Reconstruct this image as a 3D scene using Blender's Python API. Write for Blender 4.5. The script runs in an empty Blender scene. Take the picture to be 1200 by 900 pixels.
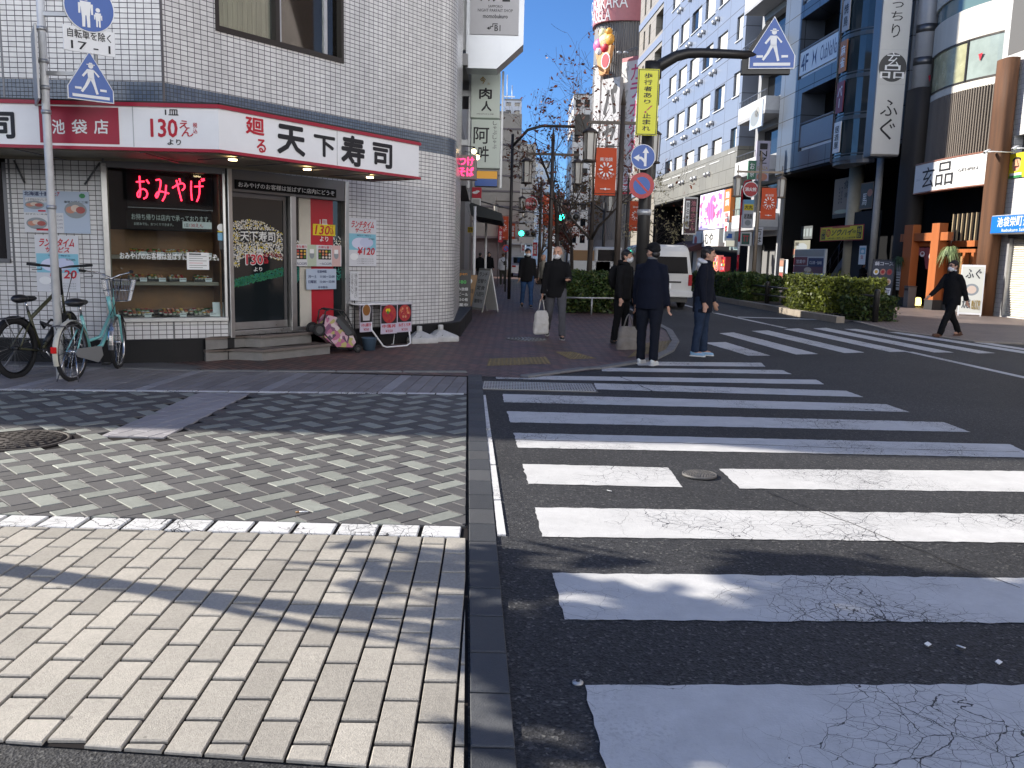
import bpy, bmesh, math, random
from mathutils import Vector, Matrix, noise as mnoise
random.seed(7)
S = bpy.context.scene
COL = S.collection
pi = math.pi
sin, cos, rad = math.sin, math.cos, math.radians

# ------------------------------------------------------------------ camera
CF = 1000.0
CP = math.atan(.15); CR = math.atan(.025); CC = Vector((0, 0, 1.5))
_F = Vector((0, cos(CP), -sin(CP))); _U0 = Vector((0, sin(CP), cos(CP))); _R0 = Vector((1, 0, 0))
_R = cos(CR)*_R0 + sin(CR)*_U0
_U = -sin(CR)*_R0 + cos(CR)*_U0
cam = bpy.data.cameras.new('camera'); camo = bpy.data.objects.new('camera', cam); COL.objects.link(camo)
cam.sensor_width = 36; cam.lens = 36*CF/1200; cam.clip_end = 3000; cam.clip_start = .05
_m = Matrix.Identity(4)
for i in range(3):
 _m[i][0] = _R[i]; _m[i][1] = _U[i]; _m[i][2] = -_F[i]; _m[i][3] = CC[i]
camo.matrix_world = _m
S.camera = camo

def ray(x, y):
 return _F + (x-600)/CF*_R - (y-450)/CF*_U
def G(x, y, z=0):
 d = ray(x, y); t = (z-CC.z)/d.z
 p = CC + t*d
 return (p.x, p.y)
def PY(x, y, Y):
 d = ray(x, y); t = Y/d.y
 return CC + t*d

class Fr:
 """upright frame: x along the facade (to the right seen from its front), y into it, z up"""
 def __init__(s, o, d):
  l = math.hypot(d[0], d[1]); s.d = (d[0]/l, d[1]/l); s.o = (o[0], o[1])
  s.rot = math.atan2(s.d[1], s.d[0])
 def w(s, a, b, c):
  dx, dy = s.d
  return Vector((s.o[0]+a*dx-b*dy, s.o[1]+a*dy+b*dx, c))
 def loc(s, X, Y):
  X -= s.o[0]; Y -= s.o[1]; dx, dy = s.d
  return (X*dx+Y*dy, -X*dy+Y*dx)
 def px(s, x, y, yl=0):
  d = ray(x, y); dx, dy = s.d
  nd = -d.x*dy + d.y*dx
  ox, oy = s.o; n0 = -(0-ox)*dy+(0-oy)*dx
  t = (yl-n0)/nd
  p = CC+t*d
  a, b = s.loc(p.x, p.y)
  return a, p.z
 def rect(s, x0, y0, x1, y1, yl=0):
  xm, ym = (x0+x1)/2, (y0+y1)/2
  a, b = s.px(x0, ym, yl)[0], s.px(x1, ym, yl)[0]
  c, e = s.px(xm, y1, yl)[1], s.px(xm, y0, yl)[1]
  return min(a, b), max(a, b), c, e
WORLD = Fr((0, 0), (1, 0))
def FY(Y):
 return Fr((0, Y), (1, 0))

# ------------------------------------------------------------------ materials
MATS = {}
class NT:
 def __init__(s, name):
  s.mat = bpy.data.materials.new(name); s.mat.use_nodes = True
  s.t = s.mat.node_tree; s.b = s.t.nodes['Principled BSDF']; s.out = s.t.nodes['Material Output']
 def n(s, typ, **kw):
  x = s.t.nodes.new(typ)
  for k, v in kw.items():
   if k.startswith('i_'):
    key = k[2:]; key = int(key) if key.isdigit() else key.replace('_', ' ')
    x.inputs[key].default_value = v
   else: setattr(x, k, v)
  return x
 def l(s, a, b): s.t.links.new(a, b)
def c4(c):
 return (c[0], c[1], c[2], 1) if len(c) == 3 else c
def mat(name, col=(.5, .5, .5), rough=.6, metal=0., var=0., vs=3., bump=0., bs=40., emit=0., ecol=None, spec=.5, coat=0., isl=0., coords='Object', streak=False, dirt=0.):
 if name in MATS: return MATS[name]
 k = NT(name); b = k.b
 b.inputs['Base Color'].default_value = c4(col); b.inputs['Roughness'].default_value = rough
 b.inputs['Metallic'].default_value = metal; b.inputs['Specular IOR Level'].default_value = spec
 b.inputs['Coat Weight'].default_value = coat
 if emit:
  b.inputs['Emission Color'].default_value = c4(ecol or col); b.inputs['Emission Strength'].default_value = emit
 if var or bump or isl or dirt:
  tc = k.n('ShaderNodeTexCoord')
  src = tc.outputs[coords]
  if streak:
   mp = k.n('ShaderNodeMapping'); mp.inputs['Scale'].default_value = (1, 1, .08); k.l(src, mp.inputs['Vector']); src = mp.outputs[0]
  fac = None
  if var:
   nz = k.n('ShaderNodeTexNoise', i_Scale=vs, i_Detail=6., i_Roughness=.65); k.l(src, nz.inputs['Vector'])
   mr = k.n('ShaderNodeMapRange'); mr.inputs[1].default_value = .25; mr.inputs[2].default_value = .75
   mr.inputs[3].default_value = 1-var; mr.inputs[4].default_value = 1+var
   k.l(nz.outputs[0], mr.inputs[0]); fac = mr.outputs[0]
   rr = k.n('ShaderNodeMapRange'); rr.inputs[3].default_value = max(.02, rough-.12); rr.inputs[4].default_value = min(1, rough+.12)
   k.l(nz.outputs[0], rr.inputs[0]); k.l(rr.outputs[0], b.inputs['Roughness'])
  if isl:
   ge = k.n('ShaderNodeNewGeometry')
   m2 = k.n('ShaderNodeMapRange'); m2.inputs[3].default_value = 1-isl; m2.inputs[4].default_value = 1+isl
   k.l(ge.outputs['Random Per Island'], m2.inputs[0])
   if fac is None: fac = m2.outputs[0]
   else:
    mm = k.n('ShaderNodeMath', operation='MULTIPLY'); k.l(fac, mm.inputs[0]); k.l(m2.outputs[0], mm.inputs[1]); fac = mm.outputs[0]
  if dirt:
   n4 = k.n('ShaderNodeTexNoise', i_Scale=1.1, i_Detail=9., i_Roughness=.72); k.l(tc.outputs[coords], n4.inputs['Vector'])
   m4 = k.n('ShaderNodeMapRange'); m4.inputs[1].default_value = .3; m4.inputs[2].default_value = .7; m4.inputs[3].default_value = 1-dirt; m4.inputs[4].default_value = 1+dirt*.5; k.l(n4.outputs[0], m4.inputs[0])
   v4 = k.n('ShaderNodeTexVoronoi', i_Scale=3.1); k.l(tc.outputs[coords], v4.inputs['Vector'])
   s4 = k.n('ShaderNodeSeparateColor'); k.l(v4.outputs['Color'], s4.inputs[0])
   r4 = k.n('ShaderNodeMath', operation='MULTIPLY'); r4.inputs[1].default_value = .07; k.l(s4.outputs[0], r4.inputs[0])
   l4 = k.n('ShaderNodeMath', operation='LESS_THAN'); k.l(v4.outputs['Distance'], l4.inputs[0]); k.l(r4.outputs[0], l4.inputs[1])
   x4 = k.n('ShaderNodeMapRange'); x4.inputs[3].default_value = 1; x4.inputs[4].default_value = .62; k.l(l4.outputs[0], x4.inputs[0])
   p4 = k.n('ShaderNodeMath', operation='MULTIPLY'); k.l(m4.outputs[0], p4.inputs[0]); k.l(x4.outputs[0], p4.inputs[1])
   if fac is None: fac = p4.outputs[0]
   else: q4 = k.n('ShaderNodeMath', operation='MULTIPLY'); k.l(fac, q4.inputs[0]); k.l(p4.outputs[0], q4.inputs[1]); fac = q4.outputs[0]
  if fac is not None:
   vm = k.n('ShaderNodeVectorMath', operation='SCALE'); vm.inputs[0].default_value = col[:3]
   k.l(fac, vm.inputs['Scale']); k.l(vm.outputs[0], b.inputs['Base Color'])
  if bump:
   n2 = k.n('ShaderNodeTexNoise', i_Scale=bs, i_Detail=4.); k.l(tc.outputs[coords], n2.inputs['Vector'])
   bp = k.n('ShaderNodeBump', i_Strength=bump, i_Distance=.01); k.l(n2.outputs[0], bp.inputs['Height']); k.l(bp.outputs[0], b.inputs['Normal'])
 MATS[name] = k.mat
 return k.mat

def brickmat(name, c1, c2, mortar, w, h, msize, rough=.3, offset=.5, bump=.3, rot=0, var=.12, vs=1.2, spec=.5, coords='UV', freq=2, stv=1.):
 if name in MATS: return MATS[name]
 k = NT(name)
 tc = k.n('ShaderNodeTexCoord'); mp = k.n('ShaderNodeMapping'); mp.inputs['Rotation'].default_value = (0, 0, rot)
 k.l(tc.outputs[coords], mp.inputs['Vector'])
 bt = k.n('ShaderNodeTexBrick', offset=offset, offset_frequency=freq)
 bt.inputs['Color1'].default_value = c4(c1); bt.inputs['Color2'].default_value = c4(c2); bt.inputs['Mortar'].default_value = c4(mortar)
 bt.inputs['Scale'].default_value = 1; bt.inputs['Mortar Size'].default_value = msize; bt.inputs['Mortar Smooth'].default_value = .1
 bt.inputs['Brick Width'].default_value = w; bt.inputs['Row Height'].default_value = h; bt.inputs['Bias'].default_value = 0
 k.l(mp.outputs[0], bt.inputs['Vector'])
 nz = k.n('ShaderNodeTexNoise', i_Scale=vs, i_Detail=8., i_Roughness=.7); ms = k.n('ShaderNodeMapping'); ms.inputs['Scale'].default_value = (1, stv, 1); k.l(tc.outputs[coords], ms.inputs['Vector']); k.l(ms.outputs[0], nz.inputs['Vector'])
 mr = k.n('ShaderNodeMapRange'); mr.inputs[1].default_value = .3; mr.inputs[2].default_value = .7; mr.inputs[3].default_value = 1-var; mr.inputs[4].default_value = 1+var
 k.l(nz.outputs[0], mr.inputs[0])
 vm = k.n('ShaderNodeVectorMath', operation='SCALE'); k.l(bt.outputs[0], vm.inputs[0]); k.l(mr.outputs[0], vm.inputs['Scale'])
 k.l(vm.outputs[0], k.b.inputs['Base Color'])
 r2 = k.n('ShaderNodeMapRange'); r2.inputs[3].default_value = rough; r2.inputs[4].default_value = .85
 k.l(bt.outputs['Fac'], r2.inputs[0]); k.l(r2.outputs[0], k.b.inputs['Roughness'])
 k.b.inputs['Specular IOR Level'].default_value = spec
 if bump:
  iv = k.n('ShaderNodeMath', operation='SUBTRACT'); iv.inputs[0].default_value = 1; k.l(bt.outputs['Fac'], iv.inputs[1])
  n3 = k.n('ShaderNodeTexNoise', i_Scale=9.); k.l(tc.outputs[coords], n3.inputs['Vector'])
  ad = k.n('ShaderNodeMath', operation='MULTIPLY_ADD'); ad.inputs[1].default_value = .25; k.l(n3.outputs[0], ad.inputs[0]); k.l(iv.outputs[0], ad.inputs[2])
  bp = k.n('ShaderNodeBump', i_Strength=bump, i_Distance=.006); k.l(ad.outputs[0], bp.inputs['Height']); k.l(bp.outputs[0], k.b.inputs['Normal'])
 MATS[name] = k.mat
 return k.mat

def glassmat(name, tint=(.9, .95, .95), refl=1.0):
 if name in MATS: return MATS[name]
 k = NT(name)
 tr = k.n('ShaderNodeBsdfTransparent'); tr.inputs[0].default_value = c4(tint)
 gl = k.n('ShaderNodeBsdfGlossy'); gl.inputs['Roughness'].default_value = .02
 fr = k.n('ShaderNodeFresnel'); fr.inputs[0].default_value = 1.5
 mu = k.n('ShaderNodeMath', operation='MULTIPLY'); mu.inputs[1].default_value = refl; k.l(fr.outputs[0], mu.inputs[0])
 mx = k.n('ShaderNodeMixShader'); k.l(mu.outputs[0], mx.inputs[0]); k.l(tr.outputs[0], mx.inputs[1]); k.l(gl.outputs[0], mx.inputs[2])
 k.l(mx.outputs[0], k.out.inputs[0]); MATS[name] = k.mat
 return k.mat

def asphaltmat():
 k = NT('asphalt'); tc = k.n('ShaderNodeTexCoord'); P = tc.outputs['Object']
 a = k.n('ShaderNodeTexNoise', i_Scale=.35, i_Detail=5.); k.l(P, a.inputs['Vector'])
 v = k.n('ShaderNodeTexVoronoi', i_Scale=95.); k.l(P, v.inputs['Vector'])
 n2 = k.n('ShaderNodeTexNoise', i_Scale=160., i_Detail=3.); k.l(P, n2.inputs['Vector'])
 sp = k.n('ShaderNodeSeparateColor'); k.l(v.outputs['Color'], sp.inputs[0])
 r = k.n('ShaderNodeValToRGB'); e = r.color_ramp.elements
 e[0].position = 0; e[0].color = (.012, .0125, .014, 1); e[1].position = .93; e[1].color = (.046, .047, .05, 1)
 x = r.color_ramp.elements.new(.985); x.color = (.11, .11, .105, 1)
 k.l(sp.outputs[0], r.inputs[0])
 mr = k.n('ShaderNodeMapRange'); mr.inputs[1].default_value = .3; mr.inputs[2].default_value = .7; mr.inputs[3].default_value = .68; mr.inputs[4].default_value = 1.4
 k.l(a.outputs[0], mr.inputs[0])
 vm = k.n('ShaderNodeVectorMath', operation='SCALE'); k.l(r.outputs[0], vm.inputs[0]); k.l(mr.outputs[0], vm.inputs['Scale']); k.l(vm.outputs[0], k.b.inputs['Base Color'])
 k.b.inputs['Roughness'].default_value = .72; k.b.inputs['Specular IOR Level'].default_value = .35
 ad = k.n('ShaderNodeMath', operation='ADD'); k.l(v.outputs['Distance'], ad.inputs[0]); k.l(n2.outputs[0], ad.inputs[1])
 bp = k.n('ShaderNodeBump', i_Strength=.55, i_Distance=.006); k.l(ad.outputs[0], bp.inputs['Height']); k.l(bp.outputs[0], k.b.inputs['Normal'])
 MATS['asphalt'] = k.mat
 return k.mat

def roadpaint(name='road_paint', col=(.58, .58, .57), wear=1.):
 k = NT(name); tc = k.n('ShaderNodeTexCoord'); P = tc.outputs['Object']
 wn = k.n('ShaderNodeTexNoise', i_Scale=2.2, i_Detail=5.); k.l(P, wn.inputs['Vector'])
 wv = k.n('ShaderNodeVectorMath', operation='MULTIPLY_ADD'); wv.inputs[1].default_value = (.22, .22, .22); k.l(wn.outputs['Color'], wv.inputs[0]); k.l(P, wv.inputs[2])
 masks = []
 big = k.n('ShaderNodeTexNoise', i_Scale=.9, i_Detail=3.); k.l(P, big.inputs['Vector'])
 for sc, th, lo, hi in ((2.3, .005, .46, .64), (5.5, .010, .46, .66), (12., .019, .48, .70), (27., .036, .54, .74)):
  v = k.n('ShaderNodeTexVoronoi', feature='DISTANCE_TO_EDGE', i_Scale=sc); k.l(wv.outputs[0], v.inputs['Vector'])
  am = k.n('ShaderNodeMapRange'); am.inputs[1].default_value = lo; am.inputs[2].default_value = hi; am.inputs[3].default_value = 0; am.inputs[4].default_value = th*wear
  k.l(big.outputs[0], am.inputs[0])
  d = k.n('ShaderNodeMath', operation='LESS_THAN'); k.l(v.outputs['Distance'], d.inputs[0]); k.l(am.outputs[0], d.inputs[1]); masks.append(d.outputs[0])
 sp = k.n('ShaderNodeTexNoise', i_Scale=26., i_Detail=8., i_Roughness=.8); k.l(P, sp.inputs['Vector'])
 bn = k.n('ShaderNodeMath', operation='MULTIPLY_ADD'); bn.inputs[1].default_value = .35; k.l(big.outputs[0], bn.inputs[0]); k.l(sp.outputs[0], bn.inputs[2])
 g = k.n('ShaderNodeMath', operation='GREATER_THAN'); g.inputs[1].default_value = .87; k.l(bn.outputs[0], g.inputs[0]); masks.append(g.outputs[0])
 cur = masks[0]
 for q in masks[1:]:
  mx = k.n('ShaderNodeMath', operation='MAXIMUM'); k.l(cur, mx.inputs[0]); k.l(q, mx.inputs[1]); cur = mx.outputs[0]
 dirt = k.n('ShaderNodeTexNoise', i_Scale=5., i_Detail=9., i_Roughness=.75); k.l(P, dirt.inputs['Vector'])
 dr = k.n('ShaderNodeMapRange'); dr.inputs[1].default_value = .3; dr.inputs[2].default_value = .75; dr.inputs[3].default_value = 1.06; dr.inputs[4].default_value = .80; k.l(dirt.outputs[0], dr.inputs[0])
 vm = k.n('ShaderNodeVectorMath', operation='SCALE'); vm.inputs[0].default_value = col; k.l(dr.outputs[0], vm.inputs['Scale'])
 mix = k.n('ShaderNodeMix', data_type='RGBA'); tw = k.n('ShaderNodeTexNoise', i_Scale=.55, i_Detail=7., i_Roughness=.7); k.l(P, tw.inputs['Vector']); tr_ = k.n('ShaderNodeMapRange'); tr_.inputs[1].default_value = .5; tr_.inputs[2].default_value = .75; tr_.inputs[3].default_value = 0; tr_.inputs[4].default_value = .38; k.l(tw.outputs[0], tr_.inputs[0]); gr = k.n('ShaderNodeTexNoise', i_Scale=70., i_Detail=4.); k.l(P, gr.inputs['Vector']); g2 = k.n('ShaderNodeMath', operation='GREATER_THAN'); g2.inputs[1].default_value = .56; k.l(gr.outputs[0], g2.inputs[0]); g3 = k.n('ShaderNodeMath', operation='MULTIPLY'); k.l(g2.outputs[0], g3.inputs[0]); k.l(tr_.outputs[0], g3.inputs[1]); g4 = k.n('ShaderNodeMath', operation='MAXIMUM'); k.l(cur, g4.inputs[0]); k.l(g3.outputs[0], g4.inputs[1]); k.l(g4.outputs[0], mix.inputs[0]); k.l(vm.outputs[0], mix.inputs[6]); mix.inputs[7].default_value = (.035, .036, .04, 1)
 k.l(mix.outputs[2], k.b.inputs['Base Color']); k.b.inputs['Roughness'].default_value = .6
 fine = k.n('ShaderNodeTexNoise', i_Scale=120., i_Detail=3.); k.l(P, fine.inputs['Vector'])
 sb = k.n('ShaderNodeMath', operation='SUBTRACT'); k.l(fine.outputs[0], sb.inputs[0]); k.l(cur, sb.inputs[1])
 bp = k.n('ShaderNodeBump', i_Strength=.5, i_Distance=.004); k.l(sb.outputs[0], bp.inputs['Height']); k.l(bp.outputs[0], k.b.inputs['Normal'])
 MATS[name] = k.mat
 return k.mat

def leafmat(name, col, var=.35, trans=.3, rough=.5):
 if name in MATS: return MATS[name]
 k = NT(name); ge = k.n('ShaderNodeNewGeometry')
 m2 = k.n('ShaderNodeMapRange'); m2.inputs[3].default_value = 1-var; m2.inputs[4].default_value = 1+var; k.l(ge.outputs['Random Per Island'], m2.inputs[0])
 vm = k.n('ShaderNodeVectorMath', operation='SCALE'); vm.inputs[0].default_value = col; k.l(m2.outputs[0], vm.inputs['Scale']); k.l(vm.outputs[0], k.b.inputs['Base Color'])
 k.b.inputs['Roughness'].default_value = rough
 tl = k.n('ShaderNodeBsdfTranslucent'); k.l(vm.outputs[0], tl.inputs[0])
 mx = k.n('ShaderNodeMixShader'); mx.inputs[0].default_value = trans; k.l(k.b.outputs[0], mx.inputs[1]); k.l(tl.outputs[0], mx.inputs[2]); k.l(mx.outputs[0], k.out.inputs[0])
 MATS[name] = k.mat
 return k.mat

# ------------------------------------------------------------------ text
_TX = {}
def glyphs(body, bold=0., latin=False):
 key = (body, bold)
 if key in _TX: return _TX[key]
 c = bpy.data.curves.new('lettering', 'FONT'); c.body = body; c.resolution_u = 2; c.offset = bold
 o = bpy.data.objects.new('lettering', c); COL.objects.link(o)
 bpy.context.view_layer.update()
 me = bpy.data.meshes.new_from_object(o.evaluated_get(bpy.context.evaluated_depsgraph_get()))
 vs = [(v.co.x, v.co.y) for v in me.vertices]; fs = [tuple(p.vertices) for p in me.polygons]
 bpy.data.objects.remove(o); bpy.data.curves.remove(c); bpy.data.meshes.remove(me)
 if vs:
  x0 = min(v[0] for v in vs); x1 = max(v[0] for v in vs); y0 = min(v[1] for v in vs); y1 = max(v[1] for v in vs)
  vs = [((v[0]-x0)/max(1e-6, x1-x0), (v[1]-y0)/max(1e-6, y1-y0)) for v in vs]
  asp = (x1-x0)/max(1e-6, y1-y0)
 else: asp = 1
 _TX[key] = (vs, fs, asp)
 return _TX[key]

# ------------------------------------------------------------------ mesh builder
class MB:
 def __init__(s): s.v = []; s.f = []; s.m = []; s.u = []; s.sm = []
 def face(s, pts, m, uv=None, sm=False):
  b = len(s.v); s.v += [tuple(p) for p in pts]; s.f.append(tuple(range(b, b+len(pts)))); s.m.append(m); s.u.append(uv); s.sm.append(sm)
 def raw(s, vs, fs, m, sm=False):
  b = len(s.v); s.v += [tuple(p) for p in vs]
  for f in fs:
   s.f.append(tuple(b+i for i in f)); s.m.append(m); s.u.append(None); s.sm.append(sm)
 def box(s, x0, x1, y0, y1, z0, z1, m, b=0.):
  if x0 > x1: x0, x1 = x1, x0
  if y0 > y1: y0, y1 = y1, y0
  if z0 > z1: z0, z1 = z1, z0
  if b > 0:
   b = min(b, (x1-x0)*.45, (y1-y0)*.45, (z1-z0)*.45)
   return s.bbox(x0, x1, y0, y1, z0, z1, m, b)
  vs = [(x0, y0, z0), (x1, y0, z0), (x1, y1, z0), (x0, y1, z0), (x0, y0, z1), (x1, y0, z1), (x1, y1, z1), (x0, y1, z1)]
  s.raw(vs, [(0, 3, 2, 1), (4, 5, 6, 7), (0, 1, 5, 4), (1, 2, 6, 5), (2, 3, 7, 6), (3, 0, 4, 7)], m)
 def bbox(s, x0, x1, y0, y1, z0, z1, m, b):
  bm = bmesh.new(); bmesh.ops.create_cube(bm, size=1)
  for v in bm.verts: v.co = Vector(((x0+x1)/2+v.co.x*(x1-x0), (y0+y1)/2+v.co.y*(y1-y0), (z0+z1)/2+v.co.z*(z1-z0)))
  bmesh.ops.bevel(bm, geom=list(bm.edges), offset=b, segments=2, affect='EDGES', profile=.5)
  bm.verts.index_update()
  s.raw([v.co[:] for v in bm.verts], [[v.index for v in f.verts] for f in bm.faces], m); bm.free()
 def xf(s, start, M):
  s.v[start:] = [tuple(M @ Vector(p)) for p in s.v[start:]]
 def obox(s, c, size, M3, m, b=0.):
  n = len(s.v); s.box(-size[0]/2, size[0]/2, -size[1]/2, size[1]/2, -size[2]/2, size[2]/2, m, b)
  s.xf(n, Matrix.Translation(c) @ M3.to_4x4())
 def tube(s, pts, r, m, n=8, cap=True, sm=True, flat=1.0):
  pts = [Vector(p) for p in pts]; k = len(pts)
  rs = r if isinstance(r, (list, tuple)) else [r]*k
  b = len(s.v); up = None
  for i, p in enumerate(pts):
   t = (pts[min(i+1, k-1)]-pts[max(i-1, 0)])
   if t.length < 1e-9: t = Vector((0, 0, 1))
   t.normalize()
   if up is None:
    up = Vector((0, 0, 1)) if abs(t.z) < .95 else Vector((1, 0, 0))
   a = t.cross(up)
   if a.length < 1e-4: a = t.cross(Vector((0, 1, 0)))
   a.normalize(); up = a.cross(t).normalized()
   for j in range(n):
    q = 2*pi*j/n
    s.v.append(tuple(p+rs[i]*(cos(q)*a+sin(q)*flat*up)))
  for i in range(k-1):
   for j in range(n):
    s.f.append((b+i*n+j, b+i*n+(j+1) % n, b+(i+1)*n+(j+1) % n, b+(i+1)*n+j)); s.m.append(m); s.u.append(None); s.sm.append(sm)
  if cap:
   s.f.append(tuple(b+j for j in range(n))[::-1]); s.m.append(m); s.u.append(None); s.sm.append(False)
   s.f.append(tuple(b+(k-1)*n+j for j in range(n))); s.m.append(m); s.u.append(None); s.sm.append(False)
 def torus(s, c, ax, R, r, m, n=28, k=8, a0=0, a1=2*pi, sx=1.):
  ax = Vector(ax).normalized(); u = ax.cross(Vector((0, 0, 1)))
  if u.length < 1e-3: u = Vector((1, 0, 0))
  u.normalize(); w = ax.cross(u); c = Vector(c)
  full = abs(a1-a0-2*pi) < 1e-6
  b = len(s.v)
  cnt = n if full else n+1
  for i in range(cnt):
   q = a0+(a1-a0)*i/n; d = cos(q)*u+sin(q)*w
   for j in range(k):
    p = 2*pi*j/k
    s.v.append(tuple(c+d*(R+r*cos(p))+ax*(r*sx*sin(p))))
  for i in range(n):
   i2 = (i+1) % cnt
   for j in range(k):
    s.f.append((b+i*k+j, b+i*k+(j+1) % k, b+i2*k+(j+1) % k, b+i2*k+j)); s.m.append(m); s.u.append(None); s.sm.append(True)
 def lathe(s, prof, m, c=(0, 0, 0), n=24, sm=True):
  b = len(s.v)
  for r, z in prof:
   for j in range(n):
    q = 2*pi*j/n; s.v.append((c[0]+r*cos(q), c[1]+r*sin(q), c[2]+z))
  for i in range(len(prof)-1):
   for j in range(n):
    s.f.append((b+i*n+j, b+i*n+(j+1) % n, b+(i+1)*n+(j+1) % n, b+(i+1)*n+j)); s.m.append(m); s.u.append(None); s.sm.append(sm)
  for i, rev in ((0, True), (len(prof)-1, False)):
   f = tuple(b+i*n+j for j in range(n))
   s.f.append(f[::-1] if rev else f); s.m.append(m); s.u.append(None); s.sm.append(False)
 def ball(s, c, r, m, n=14, k=9, M=None):
  if not isinstance(r, (list, tuple)): r = (r, r, r)
  st = len(s.v)
  prof = [(max(.02, sin(pi*i/k)), -cos(pi*i/k)) for i in range(k+1)]
  s.lathe(prof, m, n=n)
  T = Matrix.Translation(c) @ (M.to_4x4() if M else Matrix.Identity(4)) @ Matrix.Diagonal((r[0], r[1], r[2], 1))
  s.xf(st, T)
 def prism(s, poly, y0, y1, m, m2=None):
  """polygon in x,z pushed from y0 to y1"""
  n = len(poly); a = sum(poly[i][0]*poly[(i+1) % n][1]-poly[(i+1) % n][0]*poly[i][1] for i in range(n))
  if a < 0: poly = poly[::-1]
  vs = [(p[0], y0, p[1]) for p in poly]+[(p[0], y1, p[1]) for p in poly]
  s.raw(vs, [tuple(range(n))], m); b = len(s.v)-2*n
  s.f.append(tuple(b+n+i for i in range(n))[::-1]); s.m.append(m2 or m); s.u.append(None); s.sm.append(False)
  for i in range(n):
   j = (i+1) % n
   s.f.append((b+i, b+n+i, b+n+j, b+j)); s.m.append(m2 or m); s.u.append(None); s.sm.append(False)
 def slab(s, poly, z0, z1, m, ms=None, bev=0.):
  """polygon in x,y pushed from z0 up to z1"""
  n = len(poly); a = sum(poly[i][0]*poly[(i+1) % n][1]-poly[(i+1) % n][0]*poly[i][1] for i in range(n))
  if a < 0: poly = poly[::-1]
  ms = ms or m
  b = len(s.v)
  if bev:
   cx = sum(p[0] for p in poly)/n; cy = sum(p[1] for p in poly)/n
   top = []
   for p in poly:
    dx, dy = cx-p[0], cy-p[1]; L = math.hypot(dx, dy) or 1; k = min(bev*1.4, L*.4)
    top.append((p[0]+dx/L*k, p[1]+dy/L*k))
   s.v += [(p[0], p[1], z0) for p in poly]+[(p[0], p[1], z1-bev) for p in poly]+[(p[0], p[1], z1) for p in top]
   rings = 3
  else:
   s.v += [(p[0], p[1], z0) for p in poly]+[(p[0], p[1], z1) for p in poly]; rings = 2
  t = b+(rings-1)*n
  s.f.append(tuple(t+i for i in range(n))); s.m.append(m); s.u.append(None); s.sm.append(False)
  for q in range(rings-1):
   for i in range(n):
    j = (i+1) % n
    s.f.append((b+q*n+i, b+q*n+j, b+(q+1)*n+j, b+(q+1)*n+i)); s.m.append(ms if q == 0 else m); s.u.append(None); s.sm.append(False)
 def text(s, body, x0, x1, z0, z1, y, m, bold=0., keep=False, slant=0.):
  vs, fs, asp = glyphs(body, 0)
  d = bold*.55*(z1-z0)
  if d > (x1-x0)*.1: d = (x1-x0)*.1
  x0 += d; x1 -= d; z0 += d; z1 -= d
  for i, (ox, oz) in enumerate(((0, 0), (d, 0), (-d, 0), (0, d), (0, -d), (.7*d, .7*d), (-.7*d, .7*d), (.7*d, -.7*d), (-.7*d, -.7*d)) if bold > 0 else ((0, 0),)):
   b = len(s.v)
   s.v += [(x0+ox+(p[0]+slant*p[1])*(x1-x0), y-.00025*i, z0+oz+p[1]*(z1-z0)) for p in vs]
   for f in fs:
    s.f.append(tuple(b+i for i in f)); s.m.append(m); s.u.append(None); s.sm.append(False)
 def vtext(s, body, x0, x1, z0, z1, y, m, bold=0., fill=.86):
  k = len(body); h = (z1-z0)/k
  for i, ch in enumerate(body):
   if ch == ' ': continue
   zc = z1-(i+.5)*h; hh = h*fill/2
   sc = .8 if ch in 'っょゅゃーり' else 1
   if ch in 'ー一': s.box((x0+x1)/2-.06*(x1-x0), (x0+x1)/2+.06*(x1-x0), y-.002, y, zc-hh*.9, zc+hh*.9, m)
   else: s.text(ch, (x0+x1)/2-(x1-x0)/2*sc, (x0+x1)/2+(x1-x0)/2*sc, zc-hh*sc, zc+hh*sc, y, m, bold)
 def disc(s, cx, cz, r, y, m, n=32, rz=None, a0=0, a1=2*pi, r0=0):
  rz = rz or r
  if r0 == 0 and abs(a1-a0-2*pi) < 1e-6:
   s.face([(cx+r*cos(2*pi*i/n), y, cz+rz*sin(2*pi*i/n)) for i in range(n)], m)
  else:
   for i in range(n):
    p, q = a0+(a1-a0)*i/n, a0+(a1-a0)*(i+1)/n
    s.face([(cx+r0*cos(p), y, cz+r0*rz/r*sin(p)), (cx+r*cos(p), y, cz+rz*sin(p)), (cx+r*cos(q), y, cz+rz*sin(q)), (cx+r0*cos(q), y, cz+r0*rz/r*sin(q))][::1], m)
 def poly(s, pts, y, m):
  n = len(pts); a = sum(pts[i][0]*pts[(i+1) % n][1]-pts[(i+1) % n][0]*pts[i][1] for i in range(n))
  if a < 0: pts = pts[::-1]
  s.face([(p[0], y, p[1]) for p in pts], m)
 def mesh(s, name, off=(0, 0, 0)):
  me = bpy.data.meshes.new(name)
  ms = []
  for m in s.m:
   if m not in ms: ms.append(m)
  me.from_pydata([(v[0]-off[0], v[1]-off[1], v[2]-off[2]) for v in s.v], [], s.f)
  for m in ms: me.materials.append(m)
  ix = {m: i for i, m in enumerate(ms)}
  me.polygons.foreach_set('material_index', [ix[m] for m in s.m])
  me.polygons.foreach_set('use_smooth', s.sm)
  if any(u is not None for u in s.u):
   ul = me.uv_layers.new(name='UVMap'); li = 0
   for f, u in zip(s.f, s.u):
    for j in range(len(f)):
     if u is not None: ul.data[li].uv = u[j]
     li += 1
  me.update()
  return me

def tag(o, label=None, cat=None, group=None, kind=None):
 if label: o['label'] = label
 if cat: o['category'] = cat
 if group: o['group'] = group
 if kind: o['kind'] = kind
 return o

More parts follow.
